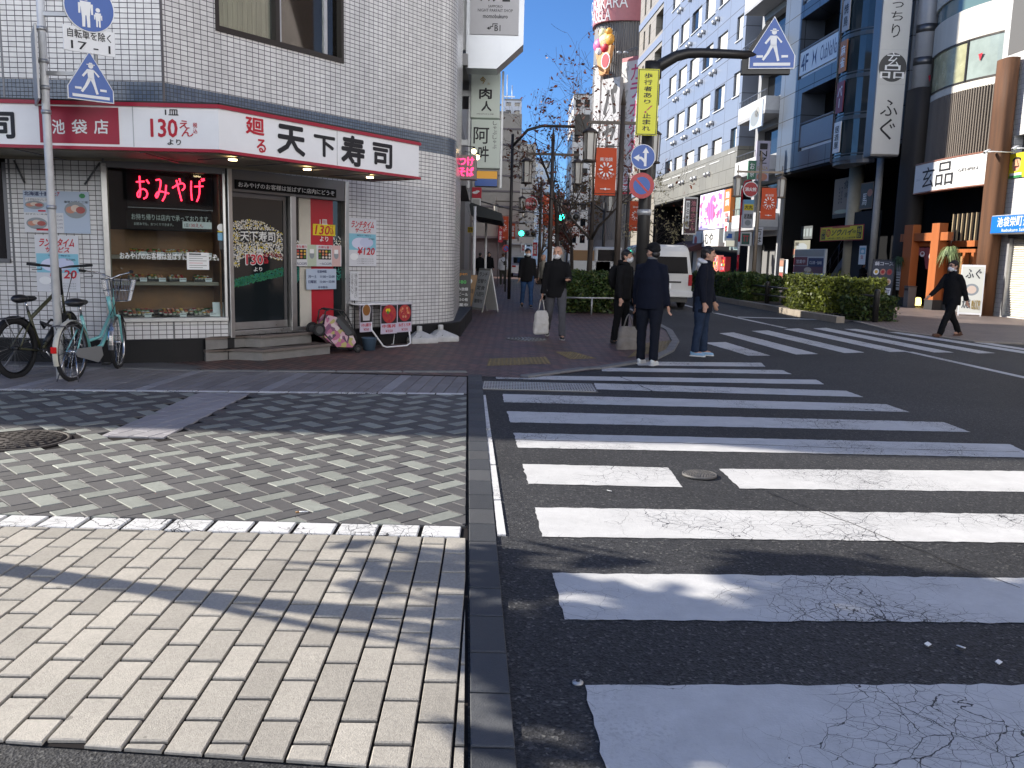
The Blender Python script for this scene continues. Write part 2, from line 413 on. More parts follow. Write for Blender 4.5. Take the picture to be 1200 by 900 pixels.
class Thing:
 def __init__(s, name, label, cat, fr=WORLD, at=(0, 0, 0), group=None, rz=0):
  s.off = at
  o = bpy.data.objects.new(name, None); COL.objects.link(o); o.empty_display_size = .2
  o.location = fr.w(*at); o.rotation_euler = (0, 0, fr.rot+rz); s.o = o
  tag(o, label, cat, group)
 def part(s, name, mb, parent=None, label=None, stuff=False):
  if not mb.f: return None
  o = bpy.data.objects.new(name, mb.mesh(name, s.off)); COL.objects.link(o)
  o.parent = parent or s.o
  if label: o['label'] = label
  if stuff: o['kind'] = 'stuff'
  return o
def single(name, label, cat, mb, fr=WORLD, at=(0, 0, 0), group=None, kind=None):
 o = bpy.data.objects.new(name, mb.mesh(name, at)); COL.objects.link(o)
 o.location = fr.w(*at); o.rotation_euler = (0, 0, fr.rot)
 return tag(o, label, cat, group, kind)
def structure(name, mb, fr=WORLD):
 o = bpy.data.objects.new(name, mb.mesh(name)); COL.objects.link(o); o.location = fr.w(0, 0, 0); o.rotation_euler = (0, 0, fr.rot)
 o['kind'] = 'structure'
 return o
def copy_tree(o, loc, rz, label=None, parent=None):
 c = o.copy(); COL.objects.link(c)
 if parent is None:
  c.location = loc; c.rotation_euler = (0, 0, rz)
  if label: c['label'] = label
 else: c.parent = parent
 for ch in [x for x in KIDS.get(o.name, [])]: copy_tree(ch, None, None, None, c)
 return c
KIDS = {}
def index_kids():
 KIDS.clear()
 for x in COL.objects:
  if x.parent: KIDS.setdefault(x.parent.name, []).append(x)

def each(t, name, boxes, m, parent=None):
 for b in boxes: q = MB(); q.box(*b, m); t.part(name, q, parent)
def clip(poly, planes):
 """keep the part of a polygon where a*x+b*y<=c"""
 for a, b, c in planes:
  out = []
  n = len(poly)
  for i in range(n):
   p, q = poly[i], poly[(i+1) % n]
   dp, dq = a*p[0]+b*p[1]-c, a*q[0]+b*q[1]-c
   if dp <= 0: out.append(p)
   if dp*dq < 0:
    t = dp/(dp-dq); out.append((p[0]+t*(q[0]-p[0]), p[1]+t*(q[1]-p[1])))
  poly = out
  if len(poly) < 3: return None
 a = sum(poly[i][0]*poly[(i+1) % len(poly)][1]-poly[(i+1) % len(poly)][0]*poly[i][1] for i in range(len(poly)))
 return poly if abs(a) > .0012 else None
def planes_of(quad):
 """half planes of a convex polygon"""
 n = len(quad); a = sum(quad[i][0]*quad[(i+1) % n][1]-quad[(i+1) % n][0]*quad[i][1] for i in range(n))
 if a < 0: quad = quad[::-1]
 r = []
 for i in range(n):
  p, q = quad[i], quad[(i+1) % n]; ex, ey = q[0]-p[0], q[1]-p[1]; L = math.hypot(ex, ey)
  r.append((ey/L, -ex/L, (ey*p[0]-ex*p[1])/L))
 return r

def wall(mb, s0, s1, z0, z1, m, holes=(), depth=.12, y=0, mr=None, u0=0):
 """upright wall in x,z with rectangular openings (a0,a1,b0,b1), reveals go in by depth"""
 xs = sorted({s0, s1, *[h[0] for h in holes], *[h[1] for h in holes]}); zs = sorted({z0, z1, *[h[2] for h in holes], *[h[3] for h in holes]})
 xs = [x for x in xs if s0-1e-6 <= x <= s1+1e-6]; zs = [z for z in zs if z0-1e-6 <= z <= z1+1e-6]
 for i in range(len(xs)-1):
  for j in range(len(zs)-1):
   cx, cz = (xs[i]+xs[i+1])/2, (zs[j]+zs[j+1])/2
   if any(h[0] < cx < h[1] and h[2] < cz < h[3] for h in holes): continue
   q = [(xs[i], zs[j]), (xs[i+1], zs[j]), (xs[i+1], zs[j+1]), (xs[i], zs[j+1])]
   mb.face([(a, y, b) for a, b in q], m, [(a+u0, b) for a, b in q])
 mr = mr or m
 for a0, a1, b0, b1 in holes:
  a0, a1, b0, b1 = max(a0, s0), min(a1, s1), max(b0, z0), min(b1, z1)
  d = y+depth
  for q in ([(a0, y, b0), (a0, y, b1), (a0, d, b1), (a0, d, b0)], [(a1, y, b1), (a1, y, b0), (a1, d, b0), (a1, d, b1)],
     [(a0, y, b1), (a1, y, b1), (a1, d, b1), (a0, d, b1)], [(a1, y, b0), (a0, y, b0), (a0, d, b0), (a1, d, b0)]):
   mb.face(q, mr, [(p[0]+p[1], p[2]) for p in q])

# common materials
white = mat('white_enamel', (.74, .75, .76), .4, var=.05)
offwhite = mat('offwhite_panel', (.62, .63, .62), .45, var=.08, vs=2)
black = mat('black_paint', (.012, .012, .013), .45)
blackm = mat('matte_black', (.011, .011, .012), .85, spec=.2)
ink = mat('ink', (.012, .012, .016), .6)
redp = mat('red_print', (.5, .012, .03), .5)
darkred = mat('dark_red_print', (.36, .02, .045), .5, var=.06)
navy = mat('navy_ink', (.02, .03, .12), .5)
steel = mat('steel', (.42, .42, .41), .32, .85, var=.12, vs=6)
dsteel = mat('dark_steel', (.14, .14, .145), .4, .7, var=.1)
galv = mat('galvanised', (.45, .46, .47), .45, .6, var=.15, vs=8)
brownm = mat('brown_metal', (.035, .026, .022), .5, .2, var=.1)
signblue = mat('traffic_blue', (.006, .08, .36), .35)
signred = mat('traffic_red', (.42, .01, .02), .35)
signyel = mat('traffic_yellow', (.72, .70, .01), .4)
signwht = mat('traffic_white', (.78, .79, .79), .35)
darkglass = mat('dark_glass', (.012, .014, .017), .06, spec=.6)
bluglass = mat('blue_glass', (.02, .035, .045), .04, spec=.8)
curtain = mat('curtain', (.55, .54, .50), .8, var=.15, vs=12, streak=True)
clear = glassmat('clear_glass')
concrete = mat('concrete', (.26, .255, .245), .8, var=.2, vs=4, bump=.3)
gold = mat('gold_print', (.35, .24, .05), .5)
green_print = mat('green_print', (.03, .22, .07), .5)
yellow = mat('yellow_print', (.75, .6, .02), .5)
skyprint = mat('sky_blue_print', (.18, .42, .62), .5)
pink = mat('pink_print', (.65, .12, .3), .5)
# ------------------------------------------------------------------ ground
asphalt = asphaltmat(); rpaint = roadpaint()
g = MB(); g.face([(-900, -300, 0), (900, -300, 0), (900, 1800, 0), (-900, 1800, 0)], asphalt); structure('ground', g)
stone = mat('light_paver', (.37, .345, .298), .72, var=.24, vs=85, bump=.35, bs=220, isl=.15, dirt=.22)
dkst = mat('dark_paver', (.085, .083, .083), .66, var=.16, vs=40, bump=.35, bs=200, isl=.16, dirt=.2)
grst = mat('pale_green_paver', (.25, .265, .235), .62, var=.12, vs=40, bump=.35, bs=200, isl=.14, dirt=.2)
bdst = mat('border_paver', (.22, .205, .205), .68, var=.10, vs=40, bump=.3, bs=180, isl=.16, dirt=.25)
lilac = mat('band_paver', (.29, .28, .29), .66, var=.08, vs=40, bump=.3, bs=180, isl=.08)
kb1 = mat('kerb_dark', (.042, .046, .052), .62, var=.2, vs=25, bump=.4, bs=200, isl=.25)
kb2 = mat('kerb_mid', (.065, .068, .072), .66, var=.2, vs=25, bump=.4, bs=200, isl=.15)
joint = mat('paver_joint', (.018, .016, .016), .95, spec=.1)
kx = lambda Y: -.561+(10.63-Y)*.0553      # left edge of the kerb strip
kw = lambda Y: .143+.004*(Y-2.33)         # and its width
def kerb_plane(dx=0):                     # x <= kx(y)-dx
 return (1, .0553, -.561+10.63*.0553-dx)

def bricks(polyplanes, box, dirx, l, w, gap, z0, z1, pick, bond=True, skip=None, bev=.004):
 """running bond of real slabs; long side along dirx+90deg"""
 mb = MB(); cx, sx = cos(dirx), sin(dirx)
 x0, x1, y0, y1 = box
 for i in range(int((x1-x0)/w)+1):
  for j in range(int((y1-y0)/l)+2):
   a, b = x0+i*w, y0+j*l-(l/2 if bond and i % 2 else 0)
   gy = gap*(1.9 if l < .28 else 1); q = [(a+gap/2, b+gy/2), (a+w-gap/2, b+gy/2), (a+w-gap/2, b+l-gy/2), (a+gap/2, b+l-gy/2)]
   q = [(p[0]*cx-p[1]*sx, p[0]*sx+p[1]*cx) for p in q]
   q = clip(q, polyplanes)
   if not q: continue
   mx = sum(p[0] for p in q)/len(q); my = sum(p[1] for p in q)/len(q)
   if skip and skip(mx, my): continue
   dz = random.uniform(-.0012, .0012)
   mb.slab(q, z0, z1+dz, pick(i, j), bev=bev)
 return mb
yb0 = G(0, 619)[1]; yb1 = G(0, 606.7)[1]
edge = planes_of([G(0, 872), G(390, 899), (2, 2.0), (2, 8), (-9, 8), (-9, 2.55)])
edge = [(0, 1, yb0-.012), kerb_plane(.012)]
e0, e1 = G(0, 872), G(390, 899)
sl = (e1[1]-e0[1])/(e1[0]-e0[0])
edge.append((sl, -1, -(e0[1]-sl*e0[0])))
# joints (sheet under the slabs)
g = MB(); g.face([(p[0], p[1], .004) for p in clip([(-9, 1.5), (1, 1.5), (1, yb0+.02), (-9, yb0+.02)], [kerb_plane(0), edge[2]])], joint)
g.face([(p[0], p[1], .004) for p in clip([(-12, yb0+.02), (1, yb0+.02), (1, 10.7), (-12, 10.7)], [kerb_plane(0)])], joint)
structure('paving_bed', g)
structure('light_brick_paving', bricks(edge, (-7, .6, 1.9, 4.8), rad(1.6), .262, .1235, .0095, .004, .016, lambda i, j: stone))
# white painted row
g = MB(); wp = roadpaint('paver_paint', (.66, .66, .65), 1.5)
x = kx(4.6)-.03
while x > -6:
 q = [(x-.205, yb0), (x, yb0), (x-.003, yb1), (x-.208, yb1)]; g.slab(q, .004, .0165+random.uniform(-.001, .001), wp, bev=.004); x -= .228
structure('white_paver_row', g)
# herringbone
band = [G(118, 513), G(192, 515), G(293, 463), G(233, 462)]
bandp = planes_of(band)
man_c = G(20, 518)
hy1 = G(547, 464)[1]; hy1l = G(0, 459)[1]
hslope = (hy1-hy1l)/(G(547, 464)[0]-G(0, 459)[0])
hp = [(0, -1, -(yb1+.012)), kerb_plane(.012), (-hslope, 1, hy1l-hslope*G(0, 459)[0])]
mb = MB(); W = .122; c45 = cos(rad(46)); s45 = sin(rad(46))
def inside(pl, x, y, e=0): return all(a*x+b*y <= c+e for a, b, c in pl)
for a in range(-75, 90):
 for b in range(-30, 120):
  r = (a+b) % 4
  if r == 0: q = [(a, b), (a+2, b), (a+2, b+1), (a, b+1)]; lt = ((a-b)//2) % 3 == 0
  elif r == 3: q = [(a, b-1), (a+1, b-1), (a+1, b+1), (a, b+1)]; lt = ((a-b+3)//2) % 3 == 0
  else: continue
  mx = sum(p[0] for p in q)/4; my = sum(p[1] for p in q)/4
  gq = [((p[0]+(mx-p[0])*.03/1)*W, (p[1]+(my-p[1])*.045)*W) for p in q]
  gq = [(p[0]*c45-p[1]*s45-3, p[0]*s45+p[1]*c45+3.5) for p in gq]
  X = sum(p[0] for p in gq)/4; Y = sum(p[1] for p in gq)/4
  if X < -7.6 or X > .3 or Y < 4.4 or Y > 9.4: continue
  if inside(bandp, X, Y, .03) or math.hypot(X-man_c[0], Y-man_c[1]) < .40: continue
  gq = clip(gq, hp)
  if gq: mb.slab(gq, .004, .0155+random.uniform(-.0012, .0012), grst if lt else dkst, bev=.004)
structure('herringbone_paving', mb)
structure('diagonal_band_paving', bricks(bandp, (-8, 3, 2, 12), rad(-19), .30, .15, .006, .004, .0175, lambda i, j: lilac))
# border paving between the side street and the shop front
by1 = G(547, 441)[1]
bp = [(0, 1, by1-.15), kerb_plane(.012), (hslope, -1, -(hy1l-hslope*G(0, 459)[0])-.10), (-1, 0, 9.5)]
structure('border_paving', bricks(bp, (-12, 2, 8, 11.5), rad(-3), .42, .14, .008, .004, .016, lambda i, j: bdst if (i % 9) else lilac))
g = MB(); x = kx(9)-.05
while x > -7.5:
 y = hy1l+hslope*(x-G(0, 459)[0])+.045
 g.slab([(x-.29, y-.04-.29*hslope), (x, y-.04), (x, y+.045), (x-.29, y+.045-.29*hslope)], .004, .0165, wp, bev=.003); x -= .31
structure('white_edge_row', g)
# manhole in the herringbone
def manhole(name, label, c, R, rim, lid):
 t = Thing(name, label, 'manhole cover', WORLD, (c[0], c[1], 0))
 a = MB(); a.lathe([(R, .004), (R, .019), (R*.93, .021), (R*.92, .014)], rim, c=(c[0], c[1], 0), n=40); t.part('rim', a)
 d = MB(); d.lathe([(R*.915, .004), (R*.915, .017), (.001, .0185)], lid, c=(c[0], c[1], 0), n=40)
 for k in range(5):
  for i in range(max(6, k*7)):
   q = 2*pi*i/max(6, k*7); rr = R*.85*(k+.6)/5
   d.obox((c[0]+rr*cos(q), c[1]+rr*sin(q), .020), (R*.09, R*.09, .006), Matrix.Rotation(q, 3, 'Z'), rim)
 t.part('lid', d)
iron = mat('cast_iron', (.045, .038, .034), .6, .4, var=.3, vs=20, bump=.4)
irong = mat('grey_iron', (.13, .125, .12), .6, .3, var=.3, vs=20, bump=.3)
manhole('manhole_cover', 'large rusty brown manhole cover set in the herringbone paving', man_c, .375, iron, iron)
mc = G(819.5, 558)
manhole('manhole_cover', 'small round grey cover in the gap of a crosswalk stripe', mc, .12, irong, irong)
# kerb strip
g = MB(); y = 1.2; i = 0
while y < 10.5:
 l = random.choice((.28, .30, .33, .30)); y2 = min(y+l, 10.62)
 g.slab([(kx(y)+.008, y+.006), (kx(y)+kw(y), y+.006), (kx(y2)+kw(y2), y2-.006), (kx(y2)+.008, y2-.006)], .002, .018, kb2 if (i % 5 in (1, 4)) else kb1, bev=.004); y = y2; i += 1
structure('kerb', g)
g = MB()
for (pa, pb, pc, pd) in (((565.5, 464), (569, 464), (593, 630), (583, 630)),):
 n = 4
 for k in range(n):
  t0, t1 = k/n, (k+1)/n-.01
  L0 = [pa[0]+(pd[0]-pa[0])*t0, pa[1]+(pd[1]-pa[1])*t0]; R0_ = [pb[0]+(pc[0]-pb[0])*t0, L0[1]]
  L1 = [pa[0]+(pd[0]-pa[0])*t1, pa[1]+(pd[1]-pa[1])*t1]; R1_ = [pb[0]+(pc[0]-pb[0])*t1, L1[1]]
  g.slab([G(*L0), G(*R0_), G(*R1_), G(*L1)], 0, .012, wp, bev=.003)
structure('kerb_edge_line', g)
# crosswalk stripes
def stripe(pts):
 g = MB(); P = [G(*p) for p in pts]
 # subdivide long edges and roughen them slightly
 out = []
 n = len(P)
 for i in range(n):
  a, b = P[i], P[(i+1) % n]; L = math.hypot(b[0]-a[0], b[1]-a[1]); k = max(1, int(L/.05))
  for j in range(k):
   t = j/k; e = random.gauss(0, .004) if 0 < j < k else 0
   nx, ny = -(b[1]-a[1])/L, (b[0]-a[0])/L
   out.append((a[0]+(b[0]-a[0])*t+nx*e, a[1]+(b[1]-a[1])*t+ny*e))
 a = sum(out[i][0]*out[(i+1) % len(out)][1]-out[(i+1) % len(out)][0]*out[i][1] for i in range(len(out)))
 if a < 0: out = out[::-1]
 g.face([(p[0], p[1], .004) for p in out], rpaint); structure('crosswalk_stripe', g)
for q in ([(685.7, 804), (1400, 803), (1400, 960), (724, 960)], [(647.3, 672.3), (1400, 680), (1400, 732), (661.7, 727)],
   [(626.7, 595.3), (1400, 606), (1400, 639), (635, 629.5)], [(612.3, 544.3), (783, 548.5), (800, 571.5), (619, 567.5)],
   [(842.7, 550), (1330, 553.5), (1390, 579), (866.7, 573)], [(601.7, 507.7), (1183, 521), (1217, 537), (607, 525)],
   [(594.3, 482.3), (1105, 495), (1137.7, 506.7), (598, 495.3)], [(589, 462), (1038, 474), (1065.7, 483.3), (590.3, 471.7)],
   [(696, 449.3), (991.7, 458.3), (1012, 465.7), (699, 456.7)], [(580, 439.7), (956.7, 445.3), (965.7, 450.7), (581.7, 444.3)],
   [(703, 431), (916.7, 434), (927.7, 438.7), (705.7, 435.3)], [(745, 424), (891.7, 425.3), (897, 430), (748, 428.5)],
   [(825, 401.7), (850, 401), (903, 417), (876.7, 417)], [(842.7, 390.7), (860, 389.7), (959, 415), (933, 415.7)],
   [(880.7, 388), (900, 387.3), (1013, 413.3), (990, 414)], [(918, 385.7), (936, 385), (1065, 412.3), (1043, 412.7)],
   [(952.7, 385), (968, 384.3), (1118, 413.3), (1095, 413.3)], [(989, 385.7), (1004, 385.7), (1166.7, 414), (1146.7, 414.3)],
   [(1040, 389.3), (1055, 389.3), (1215, 414), (1200, 414.5)], [(1093, 394), (1108, 394.3), (1250, 416), (1235, 416)]):
 stripe(q)
def line(p, q, w):
 g = MB(); a, b = Vector(G(*p)), Vector(G(*q)); d = (b-a).normalized(); n = Vector((-d.y, d.x))*w/2
 g.face([(*(a-n), .005), (*(b-n), .005), (*(b+n), .005), (*(a+n), .005)], rpaint); structure('lane_line', g)
line((838, 367), (920, 384.5), .14); line((1065, 412.5), (1260, 456), .14); line((865, 371.7), (957, 374.5), .3)
line((834, 366), (800, 357), .14)
seam = mat('road_seam_tar', (.008, .008, .009), .6)
for pts, w in (([(600, 516), (700, 518), (850, 521), (1010, 526), (1195, 530)], .012), ([(716, 438), (740, 447), (770, 462)], .02), ([(1195, 690), (1060, 640), (960, 600), (900, 578)], .01)):
 g = MB(); P = [Vector(G(*p)) for p in pts]
 for a, b in zip(P[:-1], P[1:]):
  n_ = max(1, int((b-a).length/.12)); prev = a
  for i in range(n_):
   q_ = a.lerp(b, (i+1)/n_)+(Vector((random.gauss(0, .008), random.gauss(0, .008))) if i < n_-1 else Vector((0, 0))); d = (q_-prev).normalized(); m_ = Vector((-d.y, d.x))*w/2*random.uniform(.5, 1.2)
   g.face([(*(prev-m_), .006), (*(q_-m_), .006), (*(q_+m_), .006), (*(prev+m_), .006)], seam); prev = q_
 structure('road_seam', g)
# drain grating
t = Thing('drain_grating', 'long steel drain grating in the asphalt at the crosswalk end', 'drain', WORLD, (*G(630, 452), 0))
P = [G(568, 448), G(688, 448), G(696, 456.5), G(569, 456.5)]
x0, x1, y0, y1 = P[0][0], P[1][0]+.03, P[3][1], P[0][1]
a = MB(); a.box(x0-.03, x1+.03, y0-.03, y1+.03, .001, .007, irong); t.part('frame', a)
a = MB()
nx = 40
for i in range(nx+1): a.box(x0+(x1-x0)*i/nx-.006, x0+(x1-x0)*i/nx+.006, y0, y1, .008, .016, galv)
for j in range(6): a.box(x0, x1, y0+(y1-y0)*j/5-.006, y0+(y1-y0)*j/5+.006, .008, .0145, galv)
t.part('grille', a)
# red-brown brick sidewalk of the far corner
redbrick = brickmat('red_brick_paving', (.17, .085, .07), (.075, .055, .055), (.025, .022, .022), .20, .10, .006, .55, .5, .35, rad(45), .2, .8, coords='Object')
redbrick2 = brickmat('right_brick_paving', (.21, .16, .14), (.15, .12, .11), (.07, .06, .06), .20, .10, .006, .6, .5, .3, rad(20), .2, .8, coords='Object')
kc = [G(705, 433), G(740, 427.5), G(770, 422), G(790, 412), G(796, 401), G(788, 388), G(773, 380)]
far = [(3.35, 23), (2.9, 34), (2.2, 50), (1.0, 80), (-.5, 120), (-2, 170)]
near = [(-12, by1-.02), (kx(by1)+.02, by1-.02), (.2, by1-.05)]
sw = near+kc+far+[(-14, 170), (-8, 60), (-5, 20), (-12, 12)]
g = MB(); g.face([(p[0], p[1], .008) for p in sw], redbrick); structure('brick_sidewalk', g)
g = MB(); kst = mat('kerb_stone', (.17, .17, .17), .7, var=.2, vs=6, bump=.3)
def kerbline(g, pts, w, z, m, step=.6):
 for a, b in zip(pts[:-1], pts[1:]):
  a, b = Vector(a), Vector(b); L = (b-a).length; k = max(1, round(L/step)); d = (b-a)/L; n = Vector((-d.y, d.x))*w
  for i in range(k):
   p, q = a+d*(L*i/k+.004), a+d*(L*(i+1)/k-.004)
   g.slab([tuple(p), tuple(q), tuple(q+n), tuple(p+n)], 0, z, m, bev=.012)
kerbline(g, [near[2], (1.05, 11.45)]+kc, .14, .03, kst)
kerbline(g, [kc[-1], *far[:4]], .15, .12, kst, 1.)
structure('kerb', g)
g = MB(); gp = mat('grey_shop_paving', (.115, .112, .115), .75, var=.25, vs=3, bump=.3)
g.face([(p[0], p[1], .012) for p in [(-12, by1-.2), G(225, 434), G(240, 431), G(195, 426), (-12, 10.95)]], gp); structure('grey_footway', g)
g = MB(); kerbline(g, [(-8, by1-.21), (-5, by1-.19), G(232, 436.5), G(548, 437.5)], .11, .024, kst, .9); structure('kerb', g)
# tactile paving
tac = mat('tactile_yellow', (.19, .14, .06), .7, var=.25, vs=8, bump=.3)
g = MB()
def tactile(g, q, nx, ny, z=.012):
 P = [G(*p) for p in q]; g.face([(p[0], p[1], z) for p in P[::-1]], tac)
 for i in range(nx):
  for j in range(ny):
   u, v = (i+.5)/nx, (j+.5)/ny
   x = (P[0][0]*(1-u)+P[1][0]*u)*(1-v)+(P[3][0]*(1-u)+P[2][0]*u)*v; y = (P[0][1]*(1-u)+P[1][1]*u)*(1-v)+(P[3][1]*(1-u)+P[2][1]*u)*v
   g.lathe([(.018, 0), (.012, .005)], tac, c=(x, y, z), n=8)
tactile(g, [(573, 421), (640, 419), (646, 427), (570, 430)], 15, 6)
tactile(g, [(650, 413), (672, 413), (700, 421), (668, 422)], 8, 9)
tactile(g, [(755, 403), (788, 399), (790, 410), (735, 420)], 10, 8)
structure('tactile_paving', g)
# manhole on the sidewalk
manhole('manhole_cover', 'worn steel manhole cover in the red brick sidewalk near the walking man', G(617, 398), .38, irong, galv)
# right-hand sidewalk
rk = [(40, 8.5), G(1330, 423), G(1200, 404), G(1142, 401.5), G(1042, 388), G(1000, 377), G(980, 378.5), G(930, 370.3), G(898, 363.5), G(837, 352.5), (7.1, 45), (5.4, 70), (3.2, 100), (0, 140), (-2, 170)]
g = MB(); g.face([(p[0], p[1], .02) for p in rk+[(30, 170), (40, 60)]][::1], redbrick2); structure('right_sidewalk', g)
g = MB(); tank = mat('tan_kerb', (.30, .26, .21), .75, var=.2, vs=5, bump=.3)
kerbline(g, rk[1:6], -.14, .03, tank)
kerbline(g, rk[6:12], -.22, .17, tank, .9)
structure('kerb', g)
# small litter
for (x, y) in ((1087, 758), (1126, 761), (1170, 779), (714, 577)):
 g = MB(); p = G(x, y); g.obox((p[0], p[1], .012), (.03, .018, .004), Matrix.Rotation(random.uniform(0, 3), 3, 'Z') @ Matrix.Rotation(.3, 3, 'X'), white, .001)
 single('paper_scrap', 'tiny white paper scrap lying on the asphalt between crosswalk stripes' if y > 700 else 'tiny white paper scrap lying beside the small cover', 'litter', g, WORLD, (p[0], p[1], 0), 'paper scraps on the road' if y > 700 else None)
p = G(677, 801); g = MB(); g.lathe([(.02, 0), (.02, .006), (.008, .009), (.006, .011)], galv, c=(p[0], p[1], .001), n=20)
g.lathe([(.008, 0), (.007, .004)], black, c=(p[0], p[1], .0105), n=12)
single('survey_marker', 'small round metal survey nail beside the nearest stripe corner', 'marker', g, WORLD, (p[0], p[1], 0))
p = G(351, 604); g = MB(); d = Vector((1, .25, 0)).normalized()
g.tube([Vector((p[0], p[1], .021)), Vector((p[0], p[1], .021))+d*.05], .0042, white, 7); g.tube([Vector((p[0], p[1], .021))-d*.022, Vector((p[0], p[1], .021))], .0042, mat('cork', (.45, .25, .1), .7), 7)
single('cigarette_butt', 'cigarette butt lying on the herringbone paving', 'litter', g, WORLD, (p[0], p[1], 0))
# ------------------------------------------------------------------ corner shop building
A0 = (-4.38, 10.88)
FL = Fr(A0, (1, 0))
FC = Fr(A0, (.588, .809))
HB = 9.4
tile = brickmat('grey_white_tile', (.72, .71, .685), (.62, .61, .59), (.085, .08, .09), .098, .0605, .0048, .22, .0, .45, 0, .15, 1.4, stv=.22)
tileb = brickmat('slate_blue_tile', (.115, .15, .20), (.085, .115, .165), (.04, .045, .05), .05, .05, .004, .2, .0, .4, 0, .1, .5)
tilel = brickmat('shopfront_tile', (.66, .655, .65), (.58, .575, .57), (.11, .105, .105), .098, .0605, .0048, .25, .0, .45, 0, .16, 1.8, stv=.25)
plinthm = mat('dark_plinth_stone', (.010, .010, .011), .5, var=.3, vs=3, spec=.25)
soffm = mat('soffit_board', (.30, .27, .20), .6, var=.2, vs=2)
roofm = mat('roof_membrane', (.2, .2, .2), .8)

def fillet_path(p, b0, b1, R, n=10):
 pts = [p]; db = (b1-b0)/n; x, y = p
 for i in range(n):
  b = b0+(i+.5)*db; x += sin(b)*R*abs(db); y += cos(b)*R*abs(db); pts.append((x, y))
 return pts
s_end = 5.2
pe = FC.w(s_end, 0, 0)
arc = fillet_path((pe.x, pe.y), math.atan2(.588, .809), rad(-2.5), 1.15, 12)
ROADE = (arc[-1][0]-.18, arc[-1][1]+4.2)
W0 = Vector((*FL.loc(-5.15, 10.88), 0)); 
W0p = (-5.17, 10.88); W1p = FC.w(.86, 0, 0); W1p = (W1p.x, W1p.y)
FW = Fr(W0p, (W1p[0]-W0p[0], W1p[1]-W0p[1])); LW = math.hypot(W1p[0]-W0p[0], W1p[1]-W0p[1])

B = Thing('shop_building', 'two storey corner shop building clad in small grey white tiles', 'building', WORLD, (A0[0], A0[1], 0))
def curved(mb, path, z0, z1, m, u0=0):
 u = u0
 for p, q in zip(path[:-1], path[1:]):
  L = math.hypot(q[0]-p[0], q[1]-p[1])
  mb.face([(p[0], p[1], z0), (q[0], q[1], z0), (q[0], q[1], z1), (p[0], p[1], z1)], m, [(u, z0), (u+L, z0), (u+L, z1), (u, z1)], True); u += L
def infr(mb, fr, fn):
 n = len(mb.v); fn(mb); mb.v[n:] = [tuple(fr.w(*p)) for p in mb.v[n:]]
zb0, zb1 = 3.20, 3.50
upw = FC.rect(250, -60, 402, 55); uw = (FC.px(252, 20)[0], FC.px(402, 40)[0], FC.px(330, 56)[1], FC.px(330, 56)[1]+1.35)
w = MB()
up0 = W1p
lowz = 2.60
infr(w, FL, lambda mb: wall(mb, -9, 0, zb1, HB, tile))
infr(w, FL, lambda mb: wall(mb, -9, 0, zb0, zb1, tileb))
infr(w, FL, lambda mb: wall(mb, -9, 0, lowz, zb0, tile))
infr(w, FC, lambda mb: wall(mb, 0, s_end, zb1, HB, tile, [uw], .16, u0=.03))
infr(w, FC, lambda mb: wall(mb, 0, s_end, zb0, zb1, tileb))
infr(w, FC, lambda mb: wall(mb, 0, s_end, lowz, zb0, tile))
end = arc+[ROADE]
for za, zc, m in ((zb1, HB, tile), (zb0, zb1, tileb), (.3, zb0, tile)): curved(w, end, za, zc, m)
# lower walls
wl = FL.loc(*W0p)[0]
sidewin = (-9.1, FL.px(8, 250)[0]+.02, FL.px(5, 303)[1], 2.6)
infr(w, FL, lambda mb: wall(mb, -9, wl, .3, lowz, tilel, [sidewin], .12))
dz = .34
dopen = (.9, 3.02, dz, 2.50)
infr(w, FC, lambda mb: wall(mb, .86, s_end, .3, lowz, tilel, [dopen], .1))
wz0 = FW.px(200, 372)[1]; wz1 = 2.52
infr(w, FW, lambda mb: wall(mb, 0, LW, .3, lowz, tilel, [(.02, LW-.02, wz0, wz1)], .04))
w.face([(*W0p, lowz), (*W1p, lowz), (A0[0], A0[1], lowz)], soffm)
B.part('wall', w)
# back faces and roof
bk = (-9.0+A0[0]*0-4.38, 20)
r = MB(); r.slab([tuple(FL.w(-9, 0, 0))[:2], A0, *[(p[0], p[1]) for p in arc], ROADE, (-13.38, ROADE[1])], HB, HB+.12, roofm)
r.face([(*ROADE, 0), (-13.38, ROADE[1], 0), (-13.38, ROADE[1], HB), (*ROADE, HB)], roofm); r.face([(-13.38, ROADE[1], 0), (-13.38, 10.88, 0), (-13.38, 10.88, HB), (-13.38, ROADE[1], HB)], roofm)
B.part('roof', r)
# expansion joints
jm = MB()
infr(jm, FL, lambda mb: [mb.box(x-.012, x+.012, -.004, .02, .35, HB, dsteel) for x in (FL.px(2, 60)[0],)])
infr(jm, FC, lambda mb: mb.box(.0, .03, -.006, .02, 2.6, HB, dsteel))
infr(jm, FW, lambda mb: mb.box(LW*.52, LW*.52+.015, -.004, .01, .3, wz0-.03, dsteel))
B.part('expansion_joint', jm)
# plinth
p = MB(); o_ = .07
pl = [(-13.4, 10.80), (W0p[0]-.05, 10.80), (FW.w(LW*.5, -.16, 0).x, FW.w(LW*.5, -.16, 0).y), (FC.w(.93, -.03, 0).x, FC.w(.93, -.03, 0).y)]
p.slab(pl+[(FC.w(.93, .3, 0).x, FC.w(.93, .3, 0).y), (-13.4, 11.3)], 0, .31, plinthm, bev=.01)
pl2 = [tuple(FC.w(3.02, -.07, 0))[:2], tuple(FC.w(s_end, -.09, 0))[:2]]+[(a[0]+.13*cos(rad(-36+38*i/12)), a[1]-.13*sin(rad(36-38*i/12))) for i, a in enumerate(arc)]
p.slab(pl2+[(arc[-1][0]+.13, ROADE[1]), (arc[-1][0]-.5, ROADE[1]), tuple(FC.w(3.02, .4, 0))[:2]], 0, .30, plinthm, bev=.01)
B.part('plinth', p)
